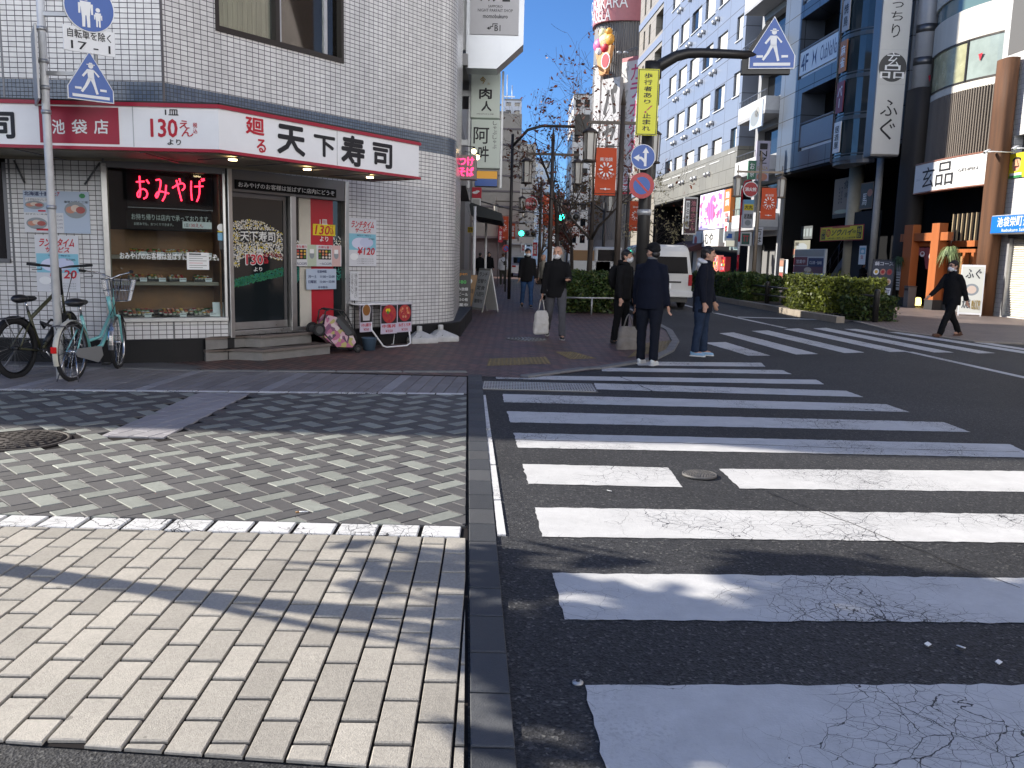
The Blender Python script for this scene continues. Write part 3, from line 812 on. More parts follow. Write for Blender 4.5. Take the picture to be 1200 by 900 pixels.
# dark window at the far left
d = MB(); x0, x1, z0, z1 = sidewin[0], sidewin[1], sidewin[2], 2.5
infr(d, FL, lambda mb: (mb.box(x0, x1, .09, .11, z0, z1, darkglass), mb.box(x1-.05, x1, .0, .09, z0, z1, dsteel), mb.box(x0, x1, -.03, .09, z0-.05, z0, dsteel)))
B.part('window', d)
# upper window
u0, u1, v0, v1 = uw; um = u0+(u1-u0)*.455
brn = mat('bronze_frame', (.035, .03, .027), .4, .5)
fr_ = MB()
def f(mb):
 mb.box(u0, u1, -.02, .14, v0, v0+.07, brn); mb.box(u0, u1, -.02, .14, v1-.07, v1, brn); mb.box(u0, u0+.05, -.02, .14, v0+.07, v1-.07, brn); mb.box(u1-.05, u1, -.02, .14, v0+.07, v1-.07, brn)
 mb.box(um-.035, um+.035, .0, .1, v0+.07, v1-.07, brn)
 mb.box(um+.035, um+.1, .05, .1, v0+.07, v1-.07, galv); mb.box(u1-.32, u1-.26, .05, .1, v0+.07, v1-.07, galv)
infr(fr_, FC, f); wo = B.part('window', fr_)
gl = MB(); infr(gl, FC, lambda mb: mb.box(u0+.05, u1-.05, .075, .08, v0+.07, v1-.07, clear)); B.part('pane', gl, wo)
cu = MB(); beige = mat('beige_curtain', (.50, .43, .32), .85, var=.3, vs=9, streak=True)
def f(mb):
 n = 24
 for i in range(n):
  a = u0+.05+(um-u0-.08)*i/n; b = u0+.05+(um-u0-.08)*(i+1)/n; ya = .13+.03*(i % 2); yb = .13+.03*((i+1) % 2)
  mb.face([(a, ya, v0+.02), (b, yb, v0+.02), (b, yb, v1), (a, ya, v1)], beige)
 mb.box(um, u1-.3, .35, .4, v0, v1, blackm); mb.box(u1-.26, u1, .2, .22, v0, v1, beige); mb.box(um, u1, .1, .9, v0-.02, v0, blackm)
infr(cu, FC, f); B.part('curtain', cu, wo)
# door set
dr = MB(); P = lambda x, y, yl=0: FC.px(x, y, yl)
xa, xb, xc, xd = P(268, 300)[0], P(343, 300)[0], P(367, 300)[0], P(406, 300)[0]
xdoor = P(336, 300)[0]
def f(mb):
 mb.box(.86, .93, -.06, .1, .30, 2.56, steel, .008); mb.box(2.96, 3.04, -.04, .1, .30, 2.56, steel, .008)
 mb.box(xb-.05, xb+.05, -.03, .1, dz, 2.3, steel, .006)
 mb.box(.93, 2.96, -.03, .1, 2.26, 2.56, dsteel, .004)
 mb.box(.93, 2.96, .0, .1, dz-.03, dz+.05, steel, .004)
infr(dr, FC, f); do = B.part('door_frame', dr)
dl = MB()
def f(mb):
 a, b = .95, xb-.07
 mb.box(a, b, .05, .085, dz+.06, dz+.16, steel); mb.box(a, b, .05, .085, 2.20, 2.26, dsteel); mb.box(a, a+.035, .05, .085, dz+.16, 2.2, dsteel); mb.box(b-.05, b, .05, .085, dz+.16, 2.2, dsteel)
infr(dl, FC, f); door = B.part('door', dl)
pn = MB(); smoke = mat('smoked_door_glass', (.012, .016, .018), .05, spec=.4)
infr(pn, FC, lambda mb: (mb.box(.985, xb-.12, .062, .07, dz+.16, 2.2, smoke),)); B.part('pane', pn, door)
def dots(mb, fr, x0, x1, inside_, n, y, mats_, sz=.008):
 k = 0
 while k < n:
  x = random.uniform(*x0); z = random.uniform(*x1)
  if not inside_(x, z): continue
  s = random.uniform(.6, 1.3)*sz; mb.face([(x-s, y, z-s), (x+s, y, z-s), (x+s, y, z+s), (x-s, y, z+s)], random.choice(mats_)); k += 1
dc = MB(); cream = mat('cream_print', (.72, .66, .52), .6); teal = mat('teal_print', (.02, .22, .17), .6); wine = mat('wine_print', (.22, .02, .03), .6)
def f(mb):
 a, b = 1.0, xb-.13; L = b-a
 zt = P(300, 258, .06)[1]; zm = P(300, 305, .06)[1]
 top = lambda x: zt-.10*((x-a)/L-.35)**2*4.2
 bot = lambda x: zm-.13*abs((x-a)/L-.5)*1.6+.09-.10*((x-a)/L < .12)
 dots(mb, FC, (a, b), (zm-.15, zt+.02), lambda x, z: bot(x) < z < top(x), 1700, .058, [signwht, signwht, cream, signwht, cream, yellow], .0075)
 dots(mb, FC, (a, b), (zm-.1, zm+.12), lambda x, z: abs(z-(zm+.07+.02*sin(9*x))) < .025 and x > a+.2*L, 130, .057, [wine], .008)
 za, zb = P(300, 330, .06)[1], P(300, 312, .06)[1]
 dots(mb, FC, (a, b), (za-.12, zb+.06), lambda x, z: (za-.08+.16*((x-a)/L)) < z < (za+.03+.17*((x-a)/L)), 700, .058, [teal, green_print], .008)
 r = FC.rect(281, 271, 322, 283, .06); mb.text('天下寿司', r[0]-.03, r[1]+.03, r[2]-.03, r[3]+.03, .056, ink, .3); mb.text('天下寿司', *r, .0525, signwht, .03)
 r = FC.rect(297, 292, 308, 298, .06); mb.text('1皿', *r, .054, signwht, .04)
 r = FC.rect(288, 298, 308, 310, .06); mb.text('130', r[0]-.012, r[1]+.012, r[2]-.012, r[3]+.012, .056, signwht, .14); mb.text('130', *r, .0525, redp, .06)
 r = FC.rect(309, 299, 314, 309, .06); mb.text('えん', *r, .054, redp, .04)
 r = FC.rect(297, 313, 307, 318, .06); mb.text('より', *r, .054, signwht, .03)
infr(dc, FC, f); B.part('lettering', dc, door)
sp = MB()
def f(mb):
 a, b = xb+.05, 2.96; q = [P(353, 300)[0], P(366.5, 300)[0], P(392.5, 300)[0]]
 mb.box(a, q[0], .05, .06, dz+.05, 2.26, smoke); mb.box(q[0], q[1], .04, .06, dz+.05, 2.26, mat('cream_panel', (.55, .52, .45), .5, var=.1)); mb.box(q[1], q[2], .04, .06, dz+.05, 2.26, mat('red_panel', (.42, .012, .025), .45, var=.08)); mb.box(q[2], b, .05, .06, dz+.05, 2.26, smoke)
 r = FC.rect(367, 263, 393, 276, .03); mb.box(*r[:2], .034, .039, *r[2:], yellow); rr = FC.rect(369, 264, 386, 275, .03); mb.text('130', *rr, .032, redp, .05, slant=.1); rr = FC.rect(387, 264, 391, 275, .03); mb.text('えん', *rr, .032, redp, .03)
 rr = FC.rect(375, 257, 384, 263, .03); mb.text('1皿', *rr, .036, signwht, .04); rr = FC.rect(375, 277, 385, 283, .03); mb.text('より', *rr, .036, signwht, .04)
 dots(mb, FC, (q[2]+.01, b-.01), (P(398, 300)[1], P(398, 276)[1]), lambda x, z: True, 60, .048, [signwht, cream]); dots(mb, FC, (a, q[0]), (P(347, 292)[1], P(347, 282)[1]), lambda x, z: True, 40, .048, [signwht, cream])
 dots(mb, FC, (a, q[0]), (P(347, 331)[1], P(347, 312)[1]), lambda x, z: True, 160, .048, [teal]); dots(mb, FC, (q[2]+.01, b-.01), (P(398, 328)[1], P(398, 314)[1]), lambda x, z: True, 70, .048, [teal])
infr(sp, FC, f); B.part('side_panel', sp)
# black strip sign over the door
t = MB(); r = FC.rect(276, 204, 394, 223, -.05); x0, x1 = r[0], r[1]; z0, z1 = 2.30, 2.42
t.box(x0, x1, -.05, -.032, z0, z1, blackm); t.text('おみやげのお客様は並ばずに店内にどうぞ', x0+.04, x1-.04, z0+.025, z1-.025, -.053, signwht, .02)
single('notice_strip', 'long black strip with white lettering above the shop door', 'sign', t, FC, ((x0+x1)/2, -.04, z0))
# interior of the display window
IV = Thing('display_window', 'lit display window of boxed sushi with steel frame and wooden shelves', 'display case', FW, (LW/2, .02, wz0))
wood = mat('display_wood', (.25, .10, .025), .55, var=.25, vs=4); shelfm = mat('shelf_front', (.26, .21, .15), .5)
q = MB(); fw = .07
q.box(-.01, LW+.0, -.05, .06, wz0-.055, wz0, steel, .006); q.box(.0, LW, -.05, .06, wz1-.05, wz1+.05, dsteel, .005); q.box(-.02, .05, -.05, .06, wz0, wz1, steel, .006); q.box(LW-.045, LW-.005, -.05, .06, wz0, wz1, steel, .006)
IV.part('frame', q)
D = .62
q = MB(); q.box(.06, LW-.06, D, D+.02, wz0-.05, 1.72, wood); q.box(.06, LW-.06, D, D+.02, 1.72, wz1, blackm); q.box(.05, .07, .07, D, wz0, wz1, shelfm); q.box(LW-.08, LW-.06, .07, D, wz0, wz1, wood); q.box(.05, LW-.06, .07, D, wz1, wz1+.02, blackm); q.box(.05, LW-.06, .07, D, wz0-.05, wz0-.005, shelfm)
IV.part('cabinet', q)
sh = [FW.px(200, 300, .2)[1], FW.px(200, 330, .2)[1]]
for z in sh:
 q = MB(); q.box(.075, LW-.085, .16, D-.002, z-.05, z, shelfm, .004); IV.part('shelf', q)
lamp = mat('warm_tube', (1, .8, .5), .5, emit=4, ecol=(1, .6, .24))
for z in (sh[0]-.053, sh[1]-.053):
 q = MB(); q.tube([(.3, D-.03, z+.008), (LW-.3, D-.03, z+.008)], .005, lamp, 6); IV.part('light_tube', q)
q = MB(); q.box(.05, LW-.045, .0, .006, wz0, wz1, clear); IV.part('pane', q)
# sign boards inside
neon = mat('red_neon', (1, .05, .12), .5, emit=3.2, ecol=(1, .02, .05)); acr = mat('smoke_acrylic', (.008, .008, .009), .7, spec=.1)
NB = Thing('neon_sign', 'red neon lettering on a dark board behind the display glass', 'neon sign', FW, (LW/2, .12, 2.0))
q = MB(); r = FW.rect(149, 200, 249, 245, .12); q.box(r[0], r[1], .13, .145, r[2], r[3], acr)
for (a, b, c, d_) in ((r[0], r[1], r[3]-.008, r[3]), (r[0], r[1], r[2], r[2]+.008)): q.box(a, b, .125, .13, c, d_, dsteel)
NB.part('board', q)
r = FW.rect(158, 208, 241, 235, .12)
strokes = {'お': [[(.02, .72), (.55, .76)], [(.25, .98), (.27, .12), (.12, .06), (.05, .2), (.2, .38), (.5, .46), (.72, .32), (.68, .1), (.45, .02)], [(.68, .84), (.85, .68)]],
   'み': [[(.12, .85), (.5, .9), (.3, .3), (.14, .05), (.05, .2), (.3, .4), (.95, .3)], [(.78, .66), (.72, .2), (.5, -.04)]],
   'や': [[(.02, .55), (.4, .72), (.75, .8), (.88, .62), (.66, .46)], [(.5, .98), (.56, .8)], [(.3, .9), (.6, .0)]],
   'げ': [[(.12, .9), (.08, .4), (.14, .05)], [(.32, .66), (.92, .7)], [(.68, .92), (.66, .3), (.45, .0)], [(.82, 1.02), (.88, .9)], [(.94, 1.05), (1., .94)]]}
q = MB(); k = 0
for ch in 'おみやげ':
 wch = (r[1]-r[0])/4
 for stv in strokes[ch]:
  pts = [(r[0]+wch*(k+.06+.86*px_), .105, r[2]+(r[3]-r[2])*pz_) for px_, pz_ in stv]
  if len(pts) > 2:    # smooth
   for _ in range(2):
    np_ = [pts[0]]
    for a_, b_ in zip(pts[:-1], pts[1:]):
     np_ += [tuple(.75*u+.25*v for u, v in zip(a_, b_)), tuple(.25*u+.75*v for u, v in zip(a_, b_))]
    pts = np_+[pts[-1]]
  q.tube(pts, .0105, neon, 6)
 k += 1
NB.part('neon_tube', q)
q = MB(); r = FW.rect(149, 249, 247, 270, .1); q.box(r[0], r[1], .1, .115, r[2], r[3], acr)
a = FW.rect(154, 252, 246, 259, .1); q.text('お持ち帰りは店内で承っております。', *a, .097, mat('pale_print', (.55, .6, .57), .6), .02); a = FW.rect(157, 261, 203, 264.5, .1); q.text('お好みでも、おつくりできます。', *a, .097, mat('pale_print', (.5, .5, .5)), .02)
a = FW.rect(214, 260, 248, 268, .1); q.box(a[0], a[1], .094, .099, a[2], a[3], signwht); a = FW.rect(222, 262, 238, 266.5, .1); q.text('130えん', *a, .092, redp, .03); a = FW.rect(216, 262, 221, 266, .1); q.text('1皿', *a, .092, ink, .02)
single('takeaway_board', 'dark board of pale lettering hung below the neon sign', 'sign', q, FW, (LW/2, .1, a[2]))
q = MB(); r = FW.rect(154, 289, 257, 298, -.01); zc = sh[0]-.005; q.text('おみやげのお客様は並ばずに店内にどうぞ。', .16, LW-.1, zc-.045, zc+.045, -.004, signwht, .03)
single('window_lettering', 'white lettering stuck on the display glass at shelf height', 'lettering', q, FW, (LW/2, -.004, zc-.045))
q = MB(); r = FW.rect(219, 296, 245, 316, -.01); q.box(r[0], r[1], -.006, -.002, r[2], r[3], signwht)
for i in range(6): q.box(r[0]+.03, r[1]-.03-.05*(i % 2), -.008, -.006, r[3]-.05-.03*i, r[3]-.045-.03*i, ink if i != 3 else redp)
q.box(r[0]+.03, r[0]+.18, -.008, -.006, r[3]-.03, r[3]-.012, ink)
single('paper_notice', 'white paper notice taped to the display glass', 'notice', q, FW, ((r[0]+r[1])/2, -.004, r[2]))
q = MB(); r = FW.rect(254, 264, 265, 296, -.01); zt = r[3]; hx = (r[0]+r[1])/2
q.lathe([(.05, 0), (.05, .004)], signwht, c=(0, 0, 0), n=18); n0 = 0
q.xf(0, Matrix.Translation((hx, -.003, zt-.03)) @ Matrix.Rotation(pi/2, 4, 'X')); q.box(hx-.05, hx+.05, -.007, -.003, zt-.09, zt-.078, yellow); q.box(hx-.045, hx+.045, -.006, -.003, zt-.2, zt-.1, skyprint); q.box(hx-.03, hx+.03, -.006, -.003, zt-.32, zt-.21, black)
single('payment_sticker', 'column of small payment stickers at the right edge of the display glass', 'sticker', q, FW, (hx, -.004, zt-.33))
# sushi trays
tray = mat('black_tray', (.015, .012, .012), .3); rice = mat('rice', (.7, .66, .55), .7); fish = [mat('salmon', (.6, .2, .08), .4), mat('tuna', (.4, .03, .03), .4), mat('egg', (.65, .42, .06), .5), mat('squid', (.7, .66, .6), .4), mat('herb', (.08, .2, .03), .6), mat('shrimp', (.6, .28, .15), .4)]
def sushi(x, z, wd, dp, big, label):
 t = Thing('sushi_tray', label, 'food tray', FW, (x, .3, z), 'sushi trays in the display window')
 c = Matrix.Rotation(rad(-14), 4, 'X')
 a = MB()
 if big: a.lathe([(.5, 0), (.62, .03), (.6, .03), (.48, .012)], tray, n=24); n1 = len(a.v); a.v = [(p[0]*wd, p[1]*dp*1.1, p[2]) for p in a.v]
 else: a.slab([(-wd/2, -dp/2), (wd/2, -dp/2), (wd/2, dp/2), (-wd/2, dp/2)], 0, .012, tray); [a.box(*bx, 0, .03, tray) for bx in ((-wd/2, wd/2, -dp/2, -dp/2+.008), (-wd/2, wd/2, dp/2-.008, dp/2), (-wd/2, -wd/2+.008, -dp/2, dp/2), (wd/2-.008, wd/2, -dp/2, dp/2))]
 a.v = [tuple(Vector(p)+Vector((x, .3, z+.02))+Vector((0, 0, .18*p[1]))) for p in a.v]; t.part('tray', a)
 a = MB(); nx, ny = (7, 4) if big else (5, 3)
 for i in range(nx):
  for j in range(ny):
   u, v = (i+.5)/nx-.5, (j+.5)/ny-.5
   if big and (u*u+v*v) > .24: continue
   px_, py_ = u*wd*.94, v*dp*.9; m = random.choice(fish)
   a.ball((x+px_, .3+py_, z+.05+.18*py_), (wd/nx*.44, dp/ny*.42, .018), rice, 8, 5); a.ball((x+px_, .3+py_, z+.066+.18*py_), (wd/nx*.47, dp/ny*.46, .013), m, 8, 5)
 t.part('sushi', a)
 a = MB(); a.box(x+wd*.14, x+wd*.14+.085, .3-dp/2-.05, .3-dp/2-.046, z+.0, z+.05, signwht); a.box(x+wd*.14+.01, x+wd*.14+.08, .3-dp/2-.052, .3-dp/2-.05, z+.03, z+.036, ink); t.part('price_tag', a)
b0 = wz0
for i, (px_, lb) in enumerate(((162, 'leftmost big round sushi platter on the window floor'), (203, 'middle big round sushi platter on the window floor'), (238, 'right-hand big round sushi platter on the window floor'))):
 sushi(FW.px(px_, 360, .3)[0], b0, .40, .30, True, lb)
for i, (px_, lb) in enumerate(((160, 'leftmost small sushi box on the lower shelf'), (182, 'second small sushi box from the left on the lower shelf'), (206, 'third small sushi box from the left on the lower shelf'), (236, 'rightmost small sushi box on the lower shelf'))):
 sushi(FW.px(px_, 322, .3)[0], sh[1], .20, .2, False, lb)
for i, (px_, lb) in enumerate(((160, 'leftmost small sushi box on the upper shelf'), (180, 'second sushi box from the left on the upper shelf'), (198, 'third sushi box from the left on the upper shelf'), (216, 'fourth sushi box from the left on the upper shelf'), (236, 'rightmost sushi box on the upper shelf'))):
 sushi(FW.px(px_, 290, .3)[0], sh[0], .18, .2, False, lb)
q = MB(); hx = FW.px(258, 352, .15)[0]; q.obox((hx, .14, b0+.09), (.2, .006, .2), Matrix.Rotation(rad(-12), 3, 'X'), signwht)
for i in range(4): q.obox((hx, .132+.008*i, b0+.05+.03*i), (.13, .004, .004), Matrix.Rotation(rad(-12), 3, 'X'), skyprint)
single('menu_card', 'white menu card leaning at the right end of the window floor', 'card', q, FW, (hx, .14, b0))

# fascia sign
sc0 = (-3.30, 9.70)
SL = Fr(sc0, (1, 0)); SC = Fr(sc0, (.560, .829)); sL = 3.38
zs0, zs1 = 2.56, 3.05
bm_ = mat('fascia_white', (.74, .745, .755), .4, var=.06, vs=1.5, spec=.5, emit=.05)
redt = mat('fascia_red', (.36, .012, .035), .45, var=.08)
FS = Thing('fascia_sign', 'long white shop sign with red edges wrapping the tiled corner', 'shop sign', SL, (0, 0, zs0))
def inSC(mb, fn):
 n = len(mb.v); fn(mb)
 out = []
 for p in mb.v[n:]:
  v = SC.w(*p); a_, b_ = SL.loc(v.x, v.y); out.append((a_, b_, v.z))
 mb.v[n:] = out
e1 = SC.w(sL, 0, 0); e1 = SL.loc(e1.x, e1.y); e2 = SC.w(sL, .95, 0); e2 = SL.loc(e2.x, e2.y)
q = MB(); q.slab([(-8, 0), (0, 0), e1, e2, (-1.1, 1.16), (-8, 1.16)], zs0+.012, zs1-.012, bm_); FS.part('light_box', q)
q = MB(); q.slab([(-8, .06), (-.05, .06), (e1[0]-.05, e1[1]), (e2[0], e2[1]-.0), (-1.1, 1.15), (-8, 1.15)], zs0-.02, zs0+.010, soffm)
for i in range(5): q.box(-6.5+1.4*i, -6.46+1.4*i, .05, 1.1, zs0-.03, zs0-.02, dsteel)
inSC(q, lambda mb: [mb.box(.7*i+.3, .7*i+.34, .05, .8, zs0-.03, zs0-.0202, dsteel) for i in range(5)])
FS.part('soffit', q)
dlm = mat('downlight', (1, .8, .5), emit=6, ecol=(1, .75, .4))
for x in (.45, 1.6, 2.75):
 q = MB(); inSC(q, lambda mb: mb.lathe([(.05, 0), (.05, -.015), (.035, -.016)], dlm, c=(x, .35, zs0-.02), n=14)); FS.part('downlight', q)
q = MB()
for za, zc in ((zs0-.012, zs0+.022), (zs1-.03, zs1+.01)):
 q.box(-8, .012, -.025, .04, za, zc, redt); inSC(q, lambda mb: mb.box(-.012, sL+.02, -.025, .04, za, zc, redt)); inSC(q, lambda mb: mb.box(sL-.04, sL+.025, .04, .9, za, zc, redt))
q.box(-8, -.01, -.01, 1.0, zs1+.012, zs1+.03, black); inSC(q, lambda mb: mb.box(0, sL, -.01, .8, zs1+.012, zs1+.031, black))
FS.part('edge_trim', q)
q = MB(); inSC(q, lambda mb: [mb.box(sL+.004, sL+.014, .06+.09*i, .11+.09*i, zs0+.03, zs1-.04, redt) for i in range(9)]); FS.part('end_grille', q)
q = MB()
r = SL.rect(46, 125, 139, 168, -.01); q.box(r[0], r[1], -.008, -.002, r[2], r[3], darkred); FS.part('name_panel', q); q = MB()
for i, ch in enumerate('池袋店'):
 a = SL.rect((61, 84, 110)[i], 140, (76, 102, 127)[i], 157, -.012); q.text(ch, *a, -.012, signwht, .03)
a = SL.rect(-50, 128, 17, 162, -.01); q.text('寿司', *a, -.006, ink, .06)
a = SL.rect(193, 128, 209, 135, -.01); q.text('1皿', *a, -.006, ink, .05)
a = SL.rect(176, 139, 208, 161, -.01); q.text('130', *a, -.006, redp, .05)
a = SL.rect(210, 141, 222, 160, -.01); b_ = (a[2]+a[3])/2; q.text('え', a[0], a[1], b_, a[3], -.006, redp, .03); q.text('ん', a[0]+.02, a[1]+.04, a[2], b_, -.006, redp, .03)
a = SL.rect(226, 140, 231, 160, -.01); q.vtext('税込', a[0], a[1], a[2]+.03, a[3]-.03, -.006, redp, .02)
a = SL.rect(196, 163, 212, 170, -.01); q.text('より', *a, -.006, ink, .04)
FS.part('lettering', q); q = MB(); q.box(SL.px(156, 145)[0]-.004, SL.px(156, 145)[0]+.004, -.0035, 0, zs0+.03, zs1-.03, galv); FS.part('panel_seam', q); q = MB(); inSC(q, lambda mb: mb.box(SC.px(395, 165)[0]-.004, SC.px(395, 165)[0]+.004, -.0035, 0, zs0+.03, zs1-.03, galv)); FS.part('panel_seam', q); q = MB()
def f(mb):
 S_ = lambda x, y: SC.px(x, y, -.01)
 def ch(c, x0, y0, x1, y1, m, b): a = SC.rect(x0, y0, x1, y1, -.01); mb.text(c, a[0], a[1], a[2], a[3], -.006, m, b)
 ch('廻', 288, 138, 310, 158, redp, .06); ch('る', 301, 163, 312, 179, redp, .05)
 ch('天', 325, 147, 358, 182, ink, .07); ch('下', 368, 159, 393, 184, ink, .07); ch('寿', 400, 159, 428, 195, ink, .07); ch('司', 437, 168, 460, 197, ink, .07)
inSC(q, f); FS.part('lettering', q)
# brackets under the sign against the tiles
for x0, x1 in ((FL.px(18, 200)[0], FL.px(30, 215)[0]), (FL.px(118, 190)[0], FL.px(100, 215)[0])):
 q = MB(); q.tube([(x0, -.02, 2.52), (x1, -.02, 2.25)], .012, dsteel, 6); single('sign_bracket', 'thin diagonal steel bracket under the sign at the ' + ('far left window' if x0 < -1.5 else 'display window'), 'bracket', q, FL, (x1, -.02, 2.25))

# posters on the wall
def paper(fr, box_, y, name, label, cat, fn, group=None, base=signwht):
 r = fr.rect(*box_, y); q = MB(); q.box(r[0], r[1], y, y+.006, r[2], r[3], base)
 def U(u, v): return r[0]+(r[1]-r[0])*u, r[2]+(r[3]-r[2])*v
 def T(body, u0, u1, v0, v1, m, b=.02, sl=0., e=.003): q.text(body, U(u0, 0)[0], U(u1, 0)[0], U(0, v0)[1], U(0, v1)[1], y-e, m, b, slant=sl)
 def R(u0, u1, v0, v1, m, e=.0015): q.box(U(u0, 0)[0], U(u1, 0)[0], y-e, y, U(0, v0)[1], U(0, v1)[1], m)
 def E(u, v, ru, rv, m, e=.002, n=24): q.disc(*U(u, v), ru*(r[1]-r[0]), y-e, m, n, rv*(r[3]-r[2]))
 fn(T, R, E)
 return single(name, label, cat, q, fr, ((r[0]+r[1])/2, y+.006, r[2]), group)
plate = mat('plate_print', (.25, .28, .3), .5); fishp = [mat('fish_print_a', (.5, .22, .15), .5), mat('fish_print_b', (.62, .5, .42), .5), mat('fish_print_c', (.35, .08, .07), .5)]
pap = mat('poster_paper', (.62, .63, .66), .5, var=.05); paplilac = mat('lilac_paper', (.55, .5, .6), .5); cyan = mat('cyan_print', (.22, .5, .62), .5); pale = mat('pale_blue_paper', (.42, .5, .62), .55)
def dish(T, R, E, u, v, ru, rv, e=.002):
 E(u, v, ru, rv, plate, e)
 for i in range(3): E(u+ru*.45*(i-1), v+rv*.2*(i % 2), ru*.42, rv*.42, fishp[i], e+.0006*(i+1), 12)
def fair(T, R, E):
 T('北海道十勝', .02, .40, .88, .98, navy, .04); T('フェア', .42, .56, .88, .98, redp, .04); R(.03, .47, .72, .84, pap)
 T('いまが旬のおいしさ', .03, .36, .76, .82, ink, 0); dish(T, R, E, .17, .66, .15, .10, .004)
 T('豪華な握り三種', .62, .98, .72, .78, ink, .0); dish(T, R, E, .79, .56, .17, .2, .004); E(.9, .9, .05, .06, green_print, .004, 7)
 R(.0, .60, .0, .48, pap, .003); T('紅ずわい本身', .03, .36, .42, .46, ink, 0, e=.005); dish(T, R, E, .19, .22, .16, .14, .005); R(.18, .36, .05, .1, redp, .005)
 for i in range(4): T('三二〇円', .42, .58, .38-.09*i, .42-.09*i, navy, 0, e=.005)
 R(.22, .33, .505, .54, redp, .005)
paper(FL, (28, 224, 105, 273), -.012, 'poster', 'pale poster of seafood dishes on the tiles above the lunch poster', 'poster', fair, base=pale)
def lunch(T, R, E):
 T('ランチタイム', .08, .9, .80, .95, redp, .05, .06); T('サービス', .22, .78, .70, .80, redp, .05, .06)
 R(.02, .98, .34, .68, cyan); T('毎日十一時から', .3, .8, .63, .66, navy, .01); E(.42, .48, .30, .12, mat('sweet_print', (.62, .64, .8), .5), .003); E(.64, .50, .24, .10, mat('sweet_print2', (.52, .56, .74), .5), .0036); T('うにぐんかん', .7, .92, .56, .60, ink, .01, e=.005)
 T('¥120', .30, .92, .24, .40, redp, .06, .05, .005); E(.2, .2, .14, .07, signwht, .003)
 for i in range(3): T('いつもご利用ありがとうございます', .3, .9, .14-.045*i, .165-.045*i, ink, 0)
paper(FL, (42, 276, 93, 342), -.012, 'poster', 'large lunch poster with pink lettering on the tiles behind the bicycles', 'poster', lunch, base=pap)
paper(FC, (408, 256, 441, 312), -.02, 'poster', 'pink and blue lunch poster on the tiles right of the door', 'poster', lunch, base=pap)
def setm(T, R, E):
 for k in range(2):
  o = .5*k
  R(o+.30, o+.48, .0, 1., mat('menu_green', (.45, .52, .4), .5) if k == 0 else mat('menu_pink', (.6, .4, .38), .5)); T('お得な握り', o+.02, o+.29, .84, .96, redp, .03); R(o+.02, o+.28, .32, .80, tray, .002)
  for i in range(4):
   for j in range(3): E(o+.05+.066*i, .42+.14*j, .024, .055, random.choice(fish), .003, 8)
  T('一九〇〇円', o+.04, o+.28, .06, .18, navy, .02); E(o+.39, .55, .05, .2, plate); R(o+.35, o+.43, .6, .8, signwht, .003)
paper(FC, (342, 287, 400, 312), -.02, 'poster', 'wide menu poster of sushi sets across the red door panel', 'poster', setm, base=pap)
def hours(T, R, E):
 T('営業時間', .36, .66, .80, .93, navy, .01); T('月～土　11:00～23:00', .06, .94, .55, .70, navy, .01); T('日曜祝　11:00～22:00', .06, .94, .30, .45, navy, .01); T('年中無休', .38, .7, .04, .16, navy, .01)
paper(FC, (359, 315, 394, 339), -.02, 'notice', 'pale blue opening hours notice on the red door panel', 'notice', hours, base=pale)
# steps
ST = Thing('entrance_steps', 'two grey stone entrance steps in front of the shop door', 'steps', WORLD, (*G(305, 424), 0))
stm = mat('step_stone', (.20, .195, .185), .6, var=.2, vs=5, bump=.2); stt = mat('step_top', (.15, .125, .11), .6, var=.2, vs=5, bump=.2)
def stepp(c, L, R, z0, z1, ov):
 q = MB(); b1 = tuple(FC.w(FC.loc(*R)[0]+.0, -.03, 0))[:2]; b0_ = tuple(FC.w(.5, .0, 0))[:2]
 poly = [L, c, R, b1, b0_]
 q.slab(poly, z0, z1-.035, stm); cx_, cy_ = b0_
 top = [(p[0]+ov*(1 if i in (1, 2) else -1 if i == 0 else 0), p[1]-ov*(1 if i in (0, 1, 2) else 0)) for i, p in enumerate(poly)]
 q.slab(top, z1-.035, z1, stt, bev=.006)
 return q
ST.part('lower_step', stepp((-3.40, 11.50), (-4.33, 11.62), (-2.70, 12.52), 0, .16, .03))
ST.part('upper_step', stepp((-3.50, 11.75), (-4.05, 11.84), (-2.98, 12.55), .162, .325, .03))
# ------------------------------------------------------------------ right-hand row
_d = ray(540, 299)
FR = Fr((15.1, 25.3), (-_d.x, -_d.y))
Sx = lambda x, y=300, yl=0: FR.px(x, y, yl)[0]
Zx = lambda x, y, yl=0: FR.px(x, y, yl)[1]
def shift(mb, fn):
 fn(mb); return mb
whtile = brickmat('white_big_tile', (.60, .60, .585), (.53, .53, .52), (.33, .33, .33), .30, .145, .006, .3, .5, .25, 0, .08, .8)
greytile = brickmat('grey_small_tile', (.30, .30, .31), (.25, .25, .26), (.12, .12, .12), .2, .1, .006, .35, .0, .2)
panelm = brickmat('grey_blue_panel', (.088, .106, .138), (.078, .096, .126), (.02, .024, .03), 1.9, 1.25, .02, .3, .0, .2, 0, .08, .4)
hotelm = brickmat('pale_blue_panel', (.215, .25, .32), (.20, .235, .305), (.10, .115, .15), 2.6, 1.28, .03, .35, .0, .2, 0, .05, .3)
hotels = brickmat('stone_band_panel', (.24, .235, .205), (.21, .205, .18), (.10, .10, .09), 1.5, .9, .02, .4, .5, .2, 0, .12, .5)
woodl = mat('weathered_log', (.095, .040, .016), .8, var=.6, vs=3, bump=.5, bs=14, streak=True)
woodd = mat('dark_log', (.02, .017, .015), .75, var=.4, vs=3, bump=.5, bs=14, streak=True)
slatm = mat('grey_slat', (.17, .145, .12), .8, var=.25, vs=3, streak=True)
orangew = mat('vermilion_timber', (.36, .105, .025), .55, var=.2, vs=3, streak=True)
stucco = mat('cream_stucco', (.58, .56, .50), .65, var=.12, vs=1.2, streak=True)
void = mat('deep_shade', (.007, .0075, .009), .8, spec=.15)
